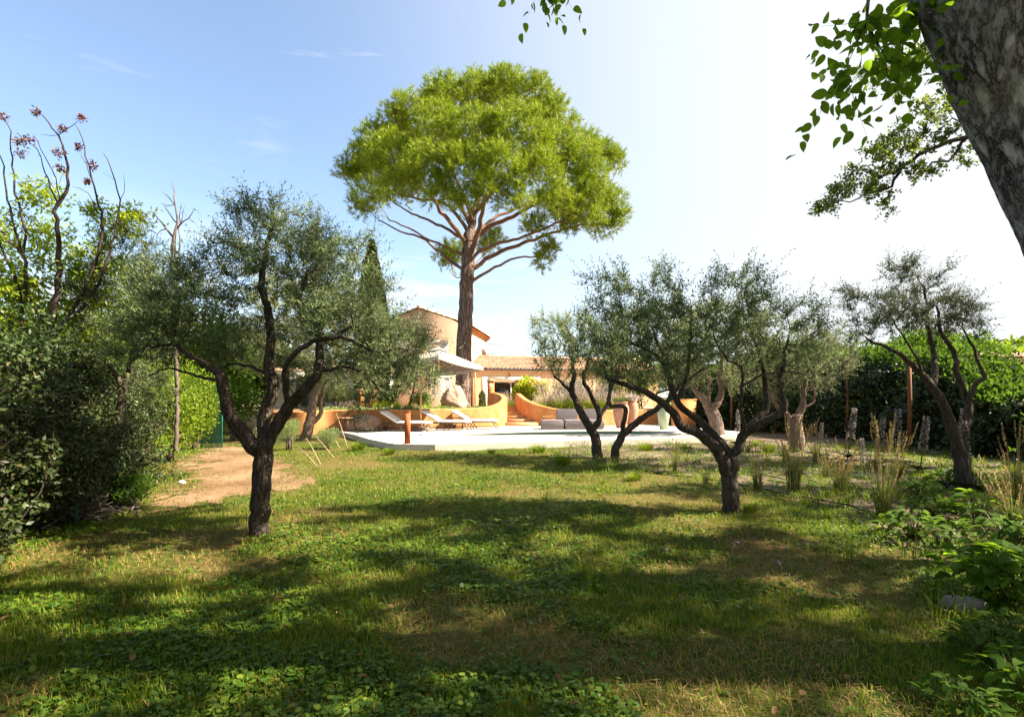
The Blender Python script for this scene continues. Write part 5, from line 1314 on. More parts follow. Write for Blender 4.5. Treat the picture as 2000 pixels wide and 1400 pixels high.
def hedge(name, label, line, depth, n, L, W, mat, seed, topmat=None, side=1, stemn=60, hang=0.0):
    """line: (x, y, height) along the visible foot; the hedge fills 'depth' metres behind it"""
    g = rng_(seed)
    P = smooth_line(line, 0.25); m = len(P)
    T = unit(np.gradient(P[:, :2], axis=0)); Nn = np.stack([-T[:, 1], T[:, 0]], 1) * side      # towards the viewer's side
    t = thing(name, label, 'hedge', (P[m // 2][0], P[m // 2][1], 0))
    def fill(n, zlo, zhi, dlo, dhi):
        w = 1.0 / np.maximum(np.hypot(P[:, 0], P[:, 1]), 3) ** (0.7 if depth < 1.85 else 0.1)
        i = g.choice(m, n, p=w / w.sum()); f = g.uniform(0, 1, n)
        s = np.arange(m)[i] * 0.25
        z = g.uniform(zlo, zhi, n)
        lump = (fbm(s * 0.9, z * P[i, 2] * 1.3, seed) - 0.5) * 1.7 + (fbm(s * 3, z * P[i, 2] * 3.5, seed + 7) - 0.5) * 0.9
        hh = P[i, 2] * (1 + 0.25 * (fbm(s * 0.7, s * 0 + 3, seed + 2) - 0.5)) + (fbm(s * 2.5, s * 0 + 9, seed + 4) - 0.5) * 0.9
        d = g.uniform(dlo, dhi, n) ** 1.4 * depth - np.clip(lump, -.6, .6) + 0.35 * z ** 3
        q = np.stack([P[i, 0] - Nn[i, 0] * d + T[i, 0] * g.uniform(-.15, .15, n), P[i, 1] - Nn[i, 1] * d + T[i, 1] * g.uniform(-.15, .15, n), z * hh], 1)
        nn = np.c_[Nn[i] * 0.8, 0.5 + z * 0.4]
        return q, nn
    q, nn = fill(n, 0.0, 1.0, 0, 1)
    k = len(q)
    D = unit(rand_dirs(g, k) * 0.9 + np.c_[nn[:, :2] * .4, np.full(k, -hang)])
    lf = MB(); leaves_flat(lf, q, D, unit(nn + rand_dirs(g, k) * 0.8), L * g.uniform(.6, 1.25, k), W * g.uniform(.7, 1.2, k))
    lf.build('foliage', mat, t)
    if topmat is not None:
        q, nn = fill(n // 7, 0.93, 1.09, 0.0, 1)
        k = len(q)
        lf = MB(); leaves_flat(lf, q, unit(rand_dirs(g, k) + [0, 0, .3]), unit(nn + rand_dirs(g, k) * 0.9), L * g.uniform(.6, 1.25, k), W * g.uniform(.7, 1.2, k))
        lf.build('young_growth', topmat, t)  # on the creeper hedge this brighter colour stands for sun on top
    # long shoots that stick out of the face and the top
    ns = stemn * 5
    q, nn = fill(ns, 0.15, 1.05, 0.0, .25)
    sh_, stx = MB(), MB()
    shoots(sh_, g, q, unit(nn * [1, 1, .6] + rand_dirs(g, ns) * .6 + [0, 0, .35 - hang]), g.uniform(.2, .55, ns) * (L / .07) ** .5, 9, L * .95, W * .95, .7, .25, stem=(stx, .003))
    sh_.build('loose_shoots', topmat or mat, t)
    sm = stx
    for k in range(stemn):
        i = g.integers(0, m); d = g.uniform(0.0, depth * .5)
        d += .35; b = np.array([P[i, 0] - Nn[i, 0] * d, P[i, 1] - Nn[i, 1] * d, 0])
        top = b + np.array([g.normal() * .3, g.normal() * .3, P[i, 2] * g.uniform(.5, .9)])
        sm.tube(smooth_line([b, b + (top - b) * .5 + g.normal(size=3) * .12, top], 0.3), g.uniform(.005, .013), 5)
    sm.build('stems', M['dark_wood'], t, smooth=True)
    return t

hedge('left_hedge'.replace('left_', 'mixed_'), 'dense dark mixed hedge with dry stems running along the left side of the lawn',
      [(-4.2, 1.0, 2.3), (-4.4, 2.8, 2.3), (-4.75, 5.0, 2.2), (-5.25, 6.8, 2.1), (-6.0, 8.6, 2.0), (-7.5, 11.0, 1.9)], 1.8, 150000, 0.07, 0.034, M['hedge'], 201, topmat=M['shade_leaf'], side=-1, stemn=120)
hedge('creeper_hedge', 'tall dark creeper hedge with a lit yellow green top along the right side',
      [(12.4, 6.0, 1.4), (12.3, 9.0, 1.4), (12.5, 12.8, 1.45), (12.8, 16.0, 2.7), (12.8, 20.0, 3.2), (11.6, 23.6, 3.2), (8.4, 25.4, 2.7)], 2.3, 135000, 0.16, 0.085, M['creeper'], 211, topmat=M['green_leaf'], side=1, stemn=40, hang=0.3)  # shaded face and sunlit top put into two leaf colours
LB = 'bright shrubs in the left corner'
for k, (px, py, hw, hh, Y, mat, lab) in enumerate([
    (330, 905, 1.0, 2.0, 12.5, 'lime_shrub', 'sunlit yellow green shrub at the end of the dark left hedge'),
    (375, 880, 0.9, 2.6, 15.5, 'lime_shrub', 'tall golden green shrub just left of the green netting'),
    (455, 862, 1.0, 2.2, 18.5, 'green_leaf', 'mid green shrub just right of the green netting'),
    (300, 870, 1.6, 3.4, 17.0, 'lime_shrub', 'largest light green bush rising behind the left hedge'),
    (250, 930, 0.8, 1.0, 11.0, 'lime_shrub', 'low yellow green growth spilling from the foot of the left hedge'),
    (245, 985, 0.45, 0.5, 7.5, 'green_leaf', 'small bushy weeds at the hedge foot before the dusty earth')]):
    bush('garden_shrub', lab, 'shrub', at(px, 775, Y) * [1, 1, 0], (hw, hw, hh), 7000 if hh > 1.5 else 3000, 0.10 if Y > 9 else 0.06, 0.05 if Y > 9 else 0.03, M[mat], 220 + k, LB, core=0.25, lumps=14)
for k, (px, Y, hw, hh, lab) in enumerate([(565, 15.2, 0.55, 0.95, 'grey green rosemary bush under the right limb of the dark olive'), (640, 15.6, 0.5, 0.7, 'spreading low green bush beside the pale canes'), (528, 16.5, 0.5, 0.8, 'rounded green bush just behind the dark olive trunk')]):
    bush('low_bush', lab, 'shrub', (at(px, 775, Y)[0], Y, 0), (hw, hw, hh), 5500, 0.05, 0.012, M['olive_pale'], 240 + k, 'low bushes left of the pool deck', dirup=1.2)
bush('flowering_shrub', 'bright green shrub with yellow flowers leaning over the right gate pillar', 'shrub', (0.9, 27.6, TZ - .06), (1.1, 0.9, 1.7), 5000, 0.14, 0.06, M['lime_leaf'], 251)
fl = [o for o in bpy.data.objects if o.name.startswith('flowering_shrub')][0]
g = rng_(252); m = MB(); n = 300
ctr = np.array([[1.2, 27.0, 2.45], [1.5, 26.9, 2.35], [1.0, 26.9, 2.3], [1.75, 27.0, 2.3]])[g.integers(0, 4, n)]
leaves_flat(m, ctr + g.normal(size=(n, 3)) * [.13, .1, .06], rand_dirs(g, n), rand_dirs(g, n), 0.10, 0.06); m.build('blossoms', M['yellow'], fl)

# trees beyond the garden
BG = 'trees beyond the garden'
def bgtree(px, Y, top, base, half, mat, lab, seed, n=9000, L=0.28):
    x = at(px, 775, Y)[0]; zt = at(px, top, Y)[2]
    t = bush('background_tree', lab, 'tree', (x, Y, 0 if Y < 24 else TZ - .1), (half, half, zt * 0.97), n, L, L * .5, M[mat], seed, BG, stems=7, lumps=13, core=0.4)
    return t
bgtree(420, 27, 640, 800, 3.0, 'green_leaf', 'dark green tree between the bare twigs and the tall dark olive', 261)
bgtree(300, 26, 600, 800, 3.4, 'lime_shrub', 'yellow green tree behind the dusty olive crown on the left', 262)
bgtree(120, 22, 600, 800, 3.6, 'lime_shrub', 'large light green tree behind the tree with seeded twigs', 263)
bgtree(-60, 17, 560, 800, 3.0, 'lime_shrub', 'light green tree cut off by the left edge of the picture', 264)
bgtree(520, 31, 690, 800, 3.0, 'green_leaf', 'green tree low behind the pale olive', 265)
bgtree(1650, 34, 690, 800, 2.6, 'green_leaf', 'small green tree top showing over the right hedge', 266)
bgtree(1760, 33, 680, 800, 2.8, 'green_leaf', 'green tree top between the stems of the dark right olive', 267)
bgtree(1855, 31, 660, 800, 2.6, 'green_leaf', 'rounded green tree top beside the neighbouring roof', 268)
bgtree(1560, 36, 690, 800, 3.2, 'green_leaf', 'green tree low behind the right group of olives', 269)
bgtree(1250, 46, 700, 800, 3.5, 'green_leaf', 'green tree behind the tiled wing right of the pine', 270)
# wooded hill at the right
g = rng_(271); m = MB(); n = 16000
hx_ = g.uniform(70, 190, n); hy_ = g.uniform(80, 120, n)
hz_ = 1.6 + 11.5 * np.exp(-((hx_ - 112) / 40) ** 2) * np.clip((hy_ - 74) / 20, .3, 1) * (0.8 + .4 * fbm(hx_ * .15, hy_ * .15, 4)) * g.uniform(.55, 1, n) ** .3
leaves_flat(m, np.stack([hx_, hy_, hz_], 1), rand_dirs(g, n), unit(rand_dirs(g, n) + [0, -.5, .6]), 1.5, 1.0)
setting(m.build('wooded_hill', M['lime_shrub']), 'stuff', 'far wooded hillside beyond the neighbouring roof', 'woodland')

# ------------------------------------------------------------------ poolside furniture
LG = 'sun loungers by the ochre wall'
def lounger():
    b = np.array([at(793, 775, 20.9)[0], 20.9, DZ])
    t = thing('sun_lounger', 'pale cushioned sun lounger nearest the rusty post', 'sun lounger', b, LG)
    def bar(mb, p, q, r=0.022):
        mb.tube([b + p, b + q], r, 6)
    hd, ft, sx = -0.30, 1.0, 0.31
    A = np.array
    fr = MB()
    for s in (-1, 1):
        bar(fr, A([-0.95, s * sx, .30]), A([ft, s * sx, .32])); bar(fr, A([hd, s * sx, .36]), A([-0.98, s * sx, .76]), .02)
        bar(fr, A([-0.62, s * (sx - .04), .54]), A([-0.80, s * (sx - .04), .30]), .012)
    bar(fr, A([ft, -sx, .32]), A([ft, sx, .32])); bar(fr, A([-.95, -sx, .30]), A([-.95, sx, .30])); bar(fr, A([-.98, -sx, .76]), A([-.98, sx, .76]), .02)
    bar(fr, A([-.98, -sx, .10]), A([.80, -sx, .10]), .012); bar(fr, A([-.98, sx, .10]), A([.80, sx, .10]), .012)
    fr.build('frame', M['metal'], t)
    for (x0, x1) in ((.82, 1.02), (-.20, .02), (-.86, -1.02)):
        for s in (-1, 1):
            l = MB(); bar(l, A([x0, s * sx, .31]), A([x1, s * (sx + .03), 0.0]), .024); l.build('leg', M['metal'], t)
    def pad(name, p, q, th):
        p, q = A(p), A(q); d = unit(q - p); w = np.cross(d, [0, 1, 0]); w = w if w[2] > 0 else -w
        m = MB(); k = 9; yy = np.array([-1, -.92, -.5, 0, .5, .92, 1]) * (sx + .03)
        prof = np.array([.55, .95, 1, 1, 1, .95, .55])
        us = np.linspace(0, 1, k); end = np.array([.5, .95, 1, .96, 1, .96, 1, .95, .5])
        top = np.array([[b + p + (q - p) * u + np.array([0, y, 0]) + w * th * e * pr for y, pr in zip(yy, prof)] for u, e in zip(us, end)]).reshape(-1, 3)
        bot = np.array([[b + p + (q - p) * u + np.array([0, y, 0]) for y in yy] for u in us]).reshape(-1, 3)
        n = len(yy); i = np.arange(k - 1)[:, None] * n; j = np.arange(n - 1)[None]
        F = np.stack([i + j, i + n + j, i + n + j + 1, i + j + 1], -1).reshape(-1, 4)
        m.add(top, F[:, ::-1]); m.add(bot, F)
        N_ = k * n
        ring = list(range(n)) + [r * n + n - 1 for r in range(1, k)] + [(k - 1) * n + c for c in range(n - 2, -1, -1)] + [r * n for r in range(k - 2, 0, -1)]
        ring = np.array(ring); nx = np.roll(ring, -1)
        m.add(np.vstack([top, bot]), np.stack([ring, nx, nx + N_, ring + N_], -1))
        m.build(name, M['cloth'], t, smooth=True)
    pad('seat_cushion', [hd, 0, .345], [ft + .02, 0, .335], .085)
    pad('back_cushion', [hd - .01, 0, .375], [-1.0, 0, .785], .085)
    for s in (-1, 1):
        wh = MB(); c = b + A([-1.0, s * .33, .08]); wh.tube([c - A([0, .02, 0]), c + A([0, .02, 0])], .08, 12); wh.build('wheel', M['metal'], t)
    return t
L0 = lounger(); L0.rotation_euler = (0, 0, R(-8))
dup(L0, (at(872, 775, 21.7)[0], 21.7, DZ), R(-7), 1.0, 'middle sun lounger, right beside the parasol base', LG)
dup(L0, (at(928, 775, 22.5)[0], 22.5, DZ), R(-6), 1.0, 'sun lounger nearest the garden steps by the wall end', LG)

sx_, sy_ = at(893, 775, 22.7)[0], 22.75
t = thing('side_table', 'low wooden side table tucked between the second and third loungers', 'table', (sx_, sy_, DZ))
m = MB(); m.box((sx_, sy_, DZ + .47), (.55, .40, .035)); m.build('table_top', M['teak'], t)
for a in (-1, 1):
    for b_ in (-1, 1):
        m = MB(); m.box((sx_ + a * .23, sy_ + b_ * .16, DZ + .225), (.04, .04, .45)); m.build('leg', M['teak'], t)

# parasol: slab, mast, arm, tilted square canopy
px0, py0 = at(822, 775, 21.3)[0], 21.3
um = thing('parasol', 'large pale square cantilever parasol tilted beside the pine trunk', 'parasol', (px0, py0, DZ))
m = MB(); m.box((px0 + .12, py0, DZ + .05), (1.0, .9, .09)); m.box((px0 + .12, py0, DZ + .11), (.5, .45, .05), taper=.7); m.build('base', M['stone'], um)
m = MB(); m.tube([(px0, py0, DZ + .1), (px0, py0, 3.1)], [.035, .03], 10); m.build('pole', M['teak'], um)
cx, cy, cz = at(857, 682, 21.5); hub = np.array([cx, cy, cz])
m = MB(); m.tube(smooth_line([(px0, py0, 2.5), (px0 + .1, py0, 3.3), (px0 + .35, py0 + .1, 3.72), tuple(hub + [0, 0, .10])], .1), .03, 8); m.build('arm', M['teak'], um)
half = 1.85
cor = [hub + np.array(v) for v in ((half * 1.0, .35, -.72), (-.25, half, -.90), (-half, -.35, -.55), (.25, -half * .95, -.40))]
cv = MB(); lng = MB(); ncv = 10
for k in range(4):
    A_, B_ = cor[k], cor[(k + 1) % 4]; rows = []
    for i_ in range(ncv + 1):
        u = i_ / ncv
        rows.append([hub + ((A_ - hub) * (1 - v) + (B_ - hub) * v) * u - np.array([0, 0, .10 * math.sin(math.pi * v) * u * (1 - .4 * u)]) for v in np.linspace(0, 1, 9)])
    V = np.array(rows).reshape(-1, 3); i_ = np.arange(ncv)[:, None] * 9; j_ = np.arange(8)[None]
    F = np.stack([i_ + j_, i_ + 9 + j_, i_ + 10 + j_, i_ + 1 + j_], -1).reshape(-1, 4)
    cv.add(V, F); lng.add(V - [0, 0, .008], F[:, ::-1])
    E = V[ncv * 9:ncv * 9 + 9]; cv.add(np.vstack([E, E - [0, 0, .14]]), np.stack([np.arange(8), np.arange(8) + 1, np.arange(8) + 10, np.arange(8) + 9], -1))
cn2 = cv.build('canopy', M['taupe_cloth'], um); lng.build('lining', M['lining'], cn2)  # second layer carries the painted shade of the underside
vt = MB()
V = [hub + [0, 0, .09]] + [hub + (c - hub) * .22 + [0, 0, .05] for c in cor]
vt.add(V, [[0, 1, 2], [0, 2, 3], [0, 3, 4], [0, 4, 1]]); vt.build('vent', M['taupe_cloth'], cn2)
for c in cor:
    m = MB(); m.tube([hub + [0, 0, -.08], c - [0, 0, .03]], .018, 6)
    rb = m.build('rib', M['teak'], um)
    m = MB(); m.tube([hub + [0, 0, -.75], hub + (c - hub) * .5 - [0, 0, .03]], .013, 6); m.build('strut', M['teak'], rb)
m = MB(); m.tube([hub + [0, 0, -.82], hub + [0, 0, .1]], .04, 8); m.build('hub', M['teak'], um)

# rusty post on the deck
p = at(795, 775, 15.3)
m = MB(); w = .17 / 2
m.box((p[0], 15.36, DZ + .48), (.17, .17, .96), rz=R(8)); m.box((p[0], 15.36, DZ + .963), (.185, .185, .012), rz=R(8)); m.box((p[0], 15.36, DZ + .006), (.24, .24, .012), rz=R(8))
tag(m.build('steel_post', M['rust']), 'square rusted steel post at the front corner of the pool deck', 'post')

# small table with thin legs and a bean bag by the bend of the wall
q = at(676, 775, 20.75)
t = thing('plant_table', 'small table on thin bent legs beside the pinkish bean bag', 'table', (q[0], q[1], DZ))
m = MB(); m.lathe((q[0], q[1], DZ), [(0, .54), (.29, .54), (.31, .55), (.29, .565), (0, .565)], 20); m.build('table_top', M['terracotta'], t)
for k in range(4):
    a = k * math.pi / 2 + .6
    m = MB(); m.tube([(q[0] + .22 * math.cos(a), q[1] + .22 * math.sin(a), DZ + .54), (q[0] + .30 * math.cos(a), q[1] + .30 * math.sin(a), DZ)], .014, 6); m.build('leg', M['metal'], t)
q = at(702, 775, 21.15)
def blob(mb, c, r, seed, nu=20, nv=12, amp=.1, flatb=True, fac=1.6):
    th = np.linspace(0, 2 * math.pi, nu, endpoint=False); ph = np.linspace(-math.pi / 2, math.pi / 2, nv)
    V = []
    for p_ in ph:
        for t_ in th:
            d = np.array([math.cos(p_) * math.cos(t_), math.cos(p_) * math.sin(t_), math.sin(p_)])
            k = 1 + amp * 2 * (float(fbm(np.array([d[0] * fac + d[2] * 1.3 + 9]), np.array([d[1] * fac + d[2] * .7 + 5]), seed)[0]) - .5)
            V.append(np.array(c) + d * k * np.array(r))
    V = np.array(V)
    if flatb:
        V[:, 2] = np.maximum(V[:, 2], c[2] - r[2] * .7)
    i = np.arange(nv - 1)[:, None] * nu; j = np.arange(nu)[None]; k = (j + 1) % nu
    mb.add(V, np.stack([i + j, i + k, i + nu + k, i + nu + j], -1).reshape(-1, 4))
m = MB(); blob(m, (q[0] + .15, q[1] + .05, DZ + .27), (.72, .5, .38), 5, amp=.25)
tag(m.build('bean_bag', M['boulder'], smooth=True), 'slumped pinkish bean bag against the wall left of the loungers', 'bean bag')

# grey modular sofa
def cushion(mb, c, d, rz=0, rx=0, puff=.10, n=7):
    """a soft rounded block"""
    u = np.linspace(-1, 1, n)
    ca, sa = math.cos(rz), math.sin(rz); cb, sb = math.cos(rx), math.sin(rx)
    for ax in range(3):
        for s in (-1, 1):
            A_, B_ = np.meshgrid(u, u); C_ = np.full_like(A_, s)
            q = [None] * 3; q[ax] = C_; q[(ax + 1) % 3] = A_ if s > 0 else B_; q[(ax + 2) % 3] = B_ if s > 0 else A_
            V = np.stack(q, -1).reshape(-1, 3)
            nr = np.linalg.norm(V, axis=1, keepdims=True) / np.abs(V).max(1, keepdims=True)
            V = V * (1 - .16 * (nr - 1)) * (1 + puff * (1 - (np.sort(np.abs(V), 1)[:, :1]) ** 2) * .4)
            V = V * np.array(d) / 2
            V = V @ np.array([[1, 0, 0], [0, cb, sb], [0, -sb, cb]]) @ np.array([[ca, sa, 0], [-sa, ca, 0], [0, 0, 1]])
            i = np.arange(n - 1)[:, None] * n; j = np.arange(n - 1)[None]
            mb.add(V + np.array(c), np.stack([i + j, i + j + 1, i + n + j + 1, i + n + j], -1).reshape(-1, 4))
YS = 22.4
x0 = at(1057, 775, YS)[0]
m = MB(); cushion(m, (x0 + .46, YS - .15, DZ + .20), (.95, .85, .42))
tag(m.build('pouf', M['grey_cloth'], smooth=True), 'grey padded pouf at the left end of the outdoor sofa', 'pouf')
t = thing('outdoor_sofa', 'long grey outdoor sofa with two tall back cushions by the pool', 'sofa', (x0 + 1.8, YS + .2, DZ))
m = MB(); cushion(m, (x0 + 1.85, YS + .05, DZ + .20), (1.75, .95, .42)); m.build('seat', M['grey_cloth'], t, smooth=True)
for k in range(2):
    m = MB(); cushion(m, (x0 + 1.18 + k * 1.0, YS + .48, DZ + .60), (.92, .26, .52), rx=R(-10)); m.build('back_cushion', M['grey_cloth'], t, smooth=True)
q = at(1070, 775, 23.4)
t = thing('slatted_table', 'small slatted wooden table between the sofa and the orange wall', 'table', (q[0], q[1], DZ))
m = MB()
for k in range(6):
    m.box((q[0] - .22 + k * .09, q[1], DZ + .50), (.07, .42, .025))
m.build('table_top', M['teak'], t)
for a in (-1, 1):
    for b_ in (-1, 1):
        m = MB(); m.box((q[0] + a * .2, q[1] + b_ * .16, DZ + .24), (.035, .035, .49)); m.build('leg', M['teak'], t)

# jars and pots
def jar(name, label, px, Y, prof, mat, z=DZ, plant=None, group=None):
    c = at(px, 775, Y); c[2] = z
    t = thing(name, label, 'pot', c, group)
    m = MB(); m.lathe(c, prof, 20); m.build('body', M[mat], t, smooth=True)
    h = max(p[1] for p in prof)
    m = MB(); m.lathe(c, [(0, h - .07), (prof[-1][0] - .02, h - .07)], 14); m.build('soil', M['stone'], t)
    if plant:
        g = rng_(int(px)); m = MB(); n = 350
        leaves_flat(m, c + [0, 0, h] + g.normal(size=(n, 3)) * [.16, .16, .05], unit(rand_dirs(g, n) + [0, 0, 1.2]), rand_dirs(g, n), .22, .03)
        m.build('plant', M[plant], t)
JP = [(0, 0), (.20, 0), (.30, .35), (.36, .75), (.33, 1.0), (.27, 1.10), (.31, 1.14), (.31, 1.18), (.27, 1.18)]
JG = 'terracotta jars at the end of the wall'
jar('terracotta_jar', 'wider terracotta jar at the right end of the sofa wall', 1213, 23.2, JP, 'terracotta', plant='tuft', group=JG)
jar('terracotta_jar', 'slimmer terracotta jar with a pale grassy plant, right of the wider jar', 1234, 23.4, [(r * .8, h * 1.08) for r, h in JP], 'terracotta', plant='pale_plume', group=JG)
jar('glazed_pot', 'tall pale green glazed pot behind the crossing olive branches', 1296, 22.2, [(0, 0), (.16, 0), (.24, .5), (.28, .95), (.24, .97)], 'green_glaze', plant='green_leaf')

# orange wall stub behind the crossing branches
m = MB(); c = at(1335, 775, 24.5); m.box((c[0], c[1], .75), (1.1, .3, 1.4)); m.box((c[0], c[1], 1.47), (1.16, .36, .05))
tag(m.build('wall_pier', M['orange_wall']), 'short orange wall pier seen between crossing olive branches', 'wall')

# boulder in front of the pine
g = rng_(305); pl_n = unit(np.vstack([rand_dirs(g, 15), [[0.2, -0.9, 0.35], [-0.6, -0.6, 0.5], [0.75, -0.5, 0.2]]])); pl_h = g.uniform(.72, .98, len(pl_n))
m = MB(); c = at(886, 775, 24.6); nu, nv = 48, 30
ph, th = np.meshgrid(np.linspace(-math.pi / 2, math.pi / 2, nv), np.linspace(0, 2 * math.pi, nu, endpoint=False), indexing='ij')
dv = np.stack([np.cos(ph) * np.cos(th), np.cos(ph) * np.sin(th), np.sin(ph)], -1).reshape(-1, 3)
dt = dv @ pl_n.T; rad = np.min(np.where(dt > .05, pl_h / np.maximum(dt, .05), 9), 1).clip(0, 1.15) + (fbm(dv[:, 0] * 2.5 + dv[:, 2] * 1.7 + 7, dv[:, 1] * 2.5 - dv[:, 2] * 1.9 + 3, 8, 5) - .5) * .34
i = np.arange(nv - 1)[:, None] * nu; j = np.arange(nu)[None]; k = (j + 1) % nu
m.add(dv * rad[:, None] * [.62, .5, .68] + [c[0], c[1], TZ + .52], np.stack([i + j, i + k, i + nu + k, i + nu + j], -1).reshape(-1, 4))
o = m.build('boulder', M['boulder']); tag(o, 'large pinkish boulder standing at the foot of the pine trunk', 'boulder')
# reddish folding chair on the terrace, ochre pillar beside it
q = at(721, 775, 23.4); z = TZ - .06
t = thing('folding_chair', 'red brown wooden folding chair with crossed legs above the wall', 'chair', (q[0], q[1], z))
for s in (-1, 1):
    m = MB(); m.tube([(q[0] - .30, q[1] + s * .24, z), (q[0] + .30, q[1] + s * .24, z + .52)], .024, 6); m.build('leg', M['red_wood'], t)
    m = MB(); m.tube([(q[0] + .30, q[1] + s * .24, z), (q[0] - .30, q[1] + s * .24, z + .52)], .024, 6); m.build('leg', M['red_wood'], t)
    m = MB(); m.box((q[0], q[1] + s * .26, z + .72), (.66, .07, .035)); m.build('armrest', M['red_wood'], t)
    m = MB(); m.tube([(q[0] + .24, q[1] + s * .25, z + .5), (q[0] + .32, q[1] + s * .25, z + 1.02)], .022, 6); m.build('back_post', M['red_wood'], t)
m = MB(); m.box((q[0], q[1], z + .52), (.62, .5, .03)); m.build('seat', M['red_wood'], t)
m = MB(); m.box((q[0] + .30, q[1], z + .88), (.03, .5, .24), ry=R(9)); m.build('backrest', M['red_wood'], t)
q = at(705, 775, 23.1)
t = thing('ochre_pillar', 'yellow ochre pillar on the wall left of the folding chair', 'pillar', (q[0], q[1], TZ - .06))
m = MB(); m.box((q[0], q[1], TZ + .42), (.26, .26, .95)); m.build('shaft', M['orange_wall'], t)
m = MB(); m.box((q[0], q[1], TZ + .92), (.34, .34, .05)); m.build('cap', M['step_clay'], t)

# ------------------------------------------------------------------ wooden posts, netting, canes, hoses
for (px, Y, h, lab) in ((1655, 19.3, 3.1, 'orange brown post rising from the flower spikes before the dark hedge'), (1776, 15.2, 2.55, 'post behind the left stem of the dark right olive'), (1428, 24.2, 2.6, 'thin post between the silvery olive and the bent limbs'), (1515, 23.0, 2.7, 'post just left of the stump like olive'), (1485, 24.0, 2.5, 'stouter post half hidden behind the right limb of the wide olive')):
    p = at(px, 775, Y); m = MB(); m.tube([(p[0], p[1], 0), (p[0] + .02, p[1], h * .5), (p[0], p[1], h)], [.06, .055, .05], 8)
    tag(m.build('wooden_post', M['post_wood'], smooth=True), lab, 'post', 'wooden posts along the right hedge')

t = thing('green_netting', 'arched green wire netting panel between bushes at the left corner', 'fence', (at(413, 775, 16)[0], 16, 0))
c = at(413, 775, 16); m = MB(); w = .33
arch = [(c[0] - w, 16, 0), (c[0] - w, 16, 1.6)] + [(c[0] - w * math.cos(a), 16, 1.6 + .36 * math.sin(a)) for a in np.linspace(.2, math.pi - .2, 9)] + [(c[0] + w, 16, 1.6), (c[0] + w, 16, 0)]
m.tube(arch, .02, 6); m.build('frame', M['fence_green'], t)
m = MB()
for k in range(17):
    x = -w + (k + .5) * 2 * w / 17; h = 1.6 + .36 * math.sqrt(max(0, 1 - (x / w) ** 2))
    m.tube([(c[0] + x, 16.0, .02), (c[0] + x, 16.0, h)], .010, 4)
for k in range(48):
    z = .03 + k * .04; ww = w if z < 1.6 else w * math.sqrt(max(0, 1 - ((z - 1.6) / .36) ** 2))
    m.tube([(c[0] - ww, 16.01, z), (c[0] + ww, 16.01, z)], .008, 4)
m.build('mesh', M['fence_green'], t)
for (px, Y, h, lab) in ((313, 12.2, 1.15, 'short green metal post at the foot of the yellow green shrub'), (147, 6.45, .5, 'short green metal post standing in the dark left hedge')):
    p = at(px, 775, Y); m = MB(); m.tube([(p[0], p[1], 0), (p[0] + .02, p[1], h)], .025, 8); m.lathe((p[0] + .02, p[1], h), [(.028, -.01), (.028, .015), (0, .03)], 8)
    tag(m.build('fence_post', M['fence_green']), lab, 'post', 'green metal fence posts')
for (pa, pb, Yb, lean, lab) in (((657, 807), (681, 862), 15.2, 1.2, 'pale cane nearest the pool deck corner, leaning up and left'), ((598, 855), (626, 908), 12.2, .8, 'long pale cane leaning against the bush below the olive trunk'), ((611, 846), (653, 893), 13.4, .9, 'pale cane lying flatter, right of the longest cane'), ((578, 868), (619, 908), 11.9, .9, 'thin dry cane left of the longest cane'), ((638, 832), (664, 853), 16.0, .8, 'short dry cane among the low green bushes')):
    b_ = at(pb[0], pb[1], Yb); b_[2] = 0.0; tp_ = at(pa[0], pa[1], Yb + lean)
    m = MB(); m.tube([b_, (b_ + tp_) / 2 + [0, 0, .02], tp_], [.012, .011, .008], 5)
    tag(m.build('dry_cane', M['cane']), lab, 'cane', 'dry canes left of the deck')
for (P, lab) in (([(1118, 888), (1180, 900), (1300, 926), (1420, 941), (1560, 969), (1650, 985), (1745, 1012)], 'longest black irrigation hose curving along the edge of the stony bed'),
                 ([(1500, 938), (1600, 952), (1720, 974), (1830, 1002), (1900, 1035)], 'black irrigation hose running between the feathery grasses to the leafy plants'),
                 ([(1815, 1030), (1840, 1055), (1865, 1085)], 'short black hose end between two leafy plants'), ([(1230, 905), (1330, 912), (1440, 918), (1530, 935)], 'black hose behind the trunk of the wide olive')):
    L_ = smooth_line([on(a, b_, .03) for a, b_ in P], .15); g = rng_(len(lab)); L_[:, 2] += g.uniform(-.004, .01, len(L_)); L_[1:-1, :2] += g.normal(size=(len(L_) - 2, 2)) * .008
    m = MB(); m.tube(L_, .012, 6); tag(m.build('irrigation_hose', M['black'], smooth=True), lab, 'hose', 'black irrigation hoses')
m = MB(); c = on(1880, 1190); blob(m, (c[0], c[1], .03), (.15, .10, .07), 14, 18, 10, amp=.4)
tag(m.build('garden_stone', M['stone'], smooth=True), 'half buried grey stone at the foot of the lit leafy plant', 'stone')
m = MB(); c = on(355, 945); blob(m, (c[0], c[1], .03), (.07, .05, .04), 15, 12, 8, amp=.2)
tag(m.build('pale_stone', M['white'], smooth=True), 'small white stone lying on the sunlit dusty earth', 'stone')
# heap of cut branches
g = rng_(301); c = on(130, 1015); t = thing('branch_heap', 'heap of cut dry branches at the foot of the left hedge', 'branches', c)
m = MB()
for k in range(110):
    a = g.uniform(0, math.pi * 2); p = c + np.array([g.normal() * .28, g.normal() * .25, abs(g.normal()) * .12 + .02]); d = np.array([math.cos(a), math.sin(a), g.normal() * .35]) * g.uniform(.15, .4)
    m.tube(smooth_line([p - d, p + g.normal(size=3) * .05, p + d], .15) * [1, 1, 1], g.uniform(.004, .012), 4)
V = m.v
for k in range(len(V)):
    V[k][:, 2] = np.abs(V[k][:, 2])
m.build('twigs', M['twig'], t)

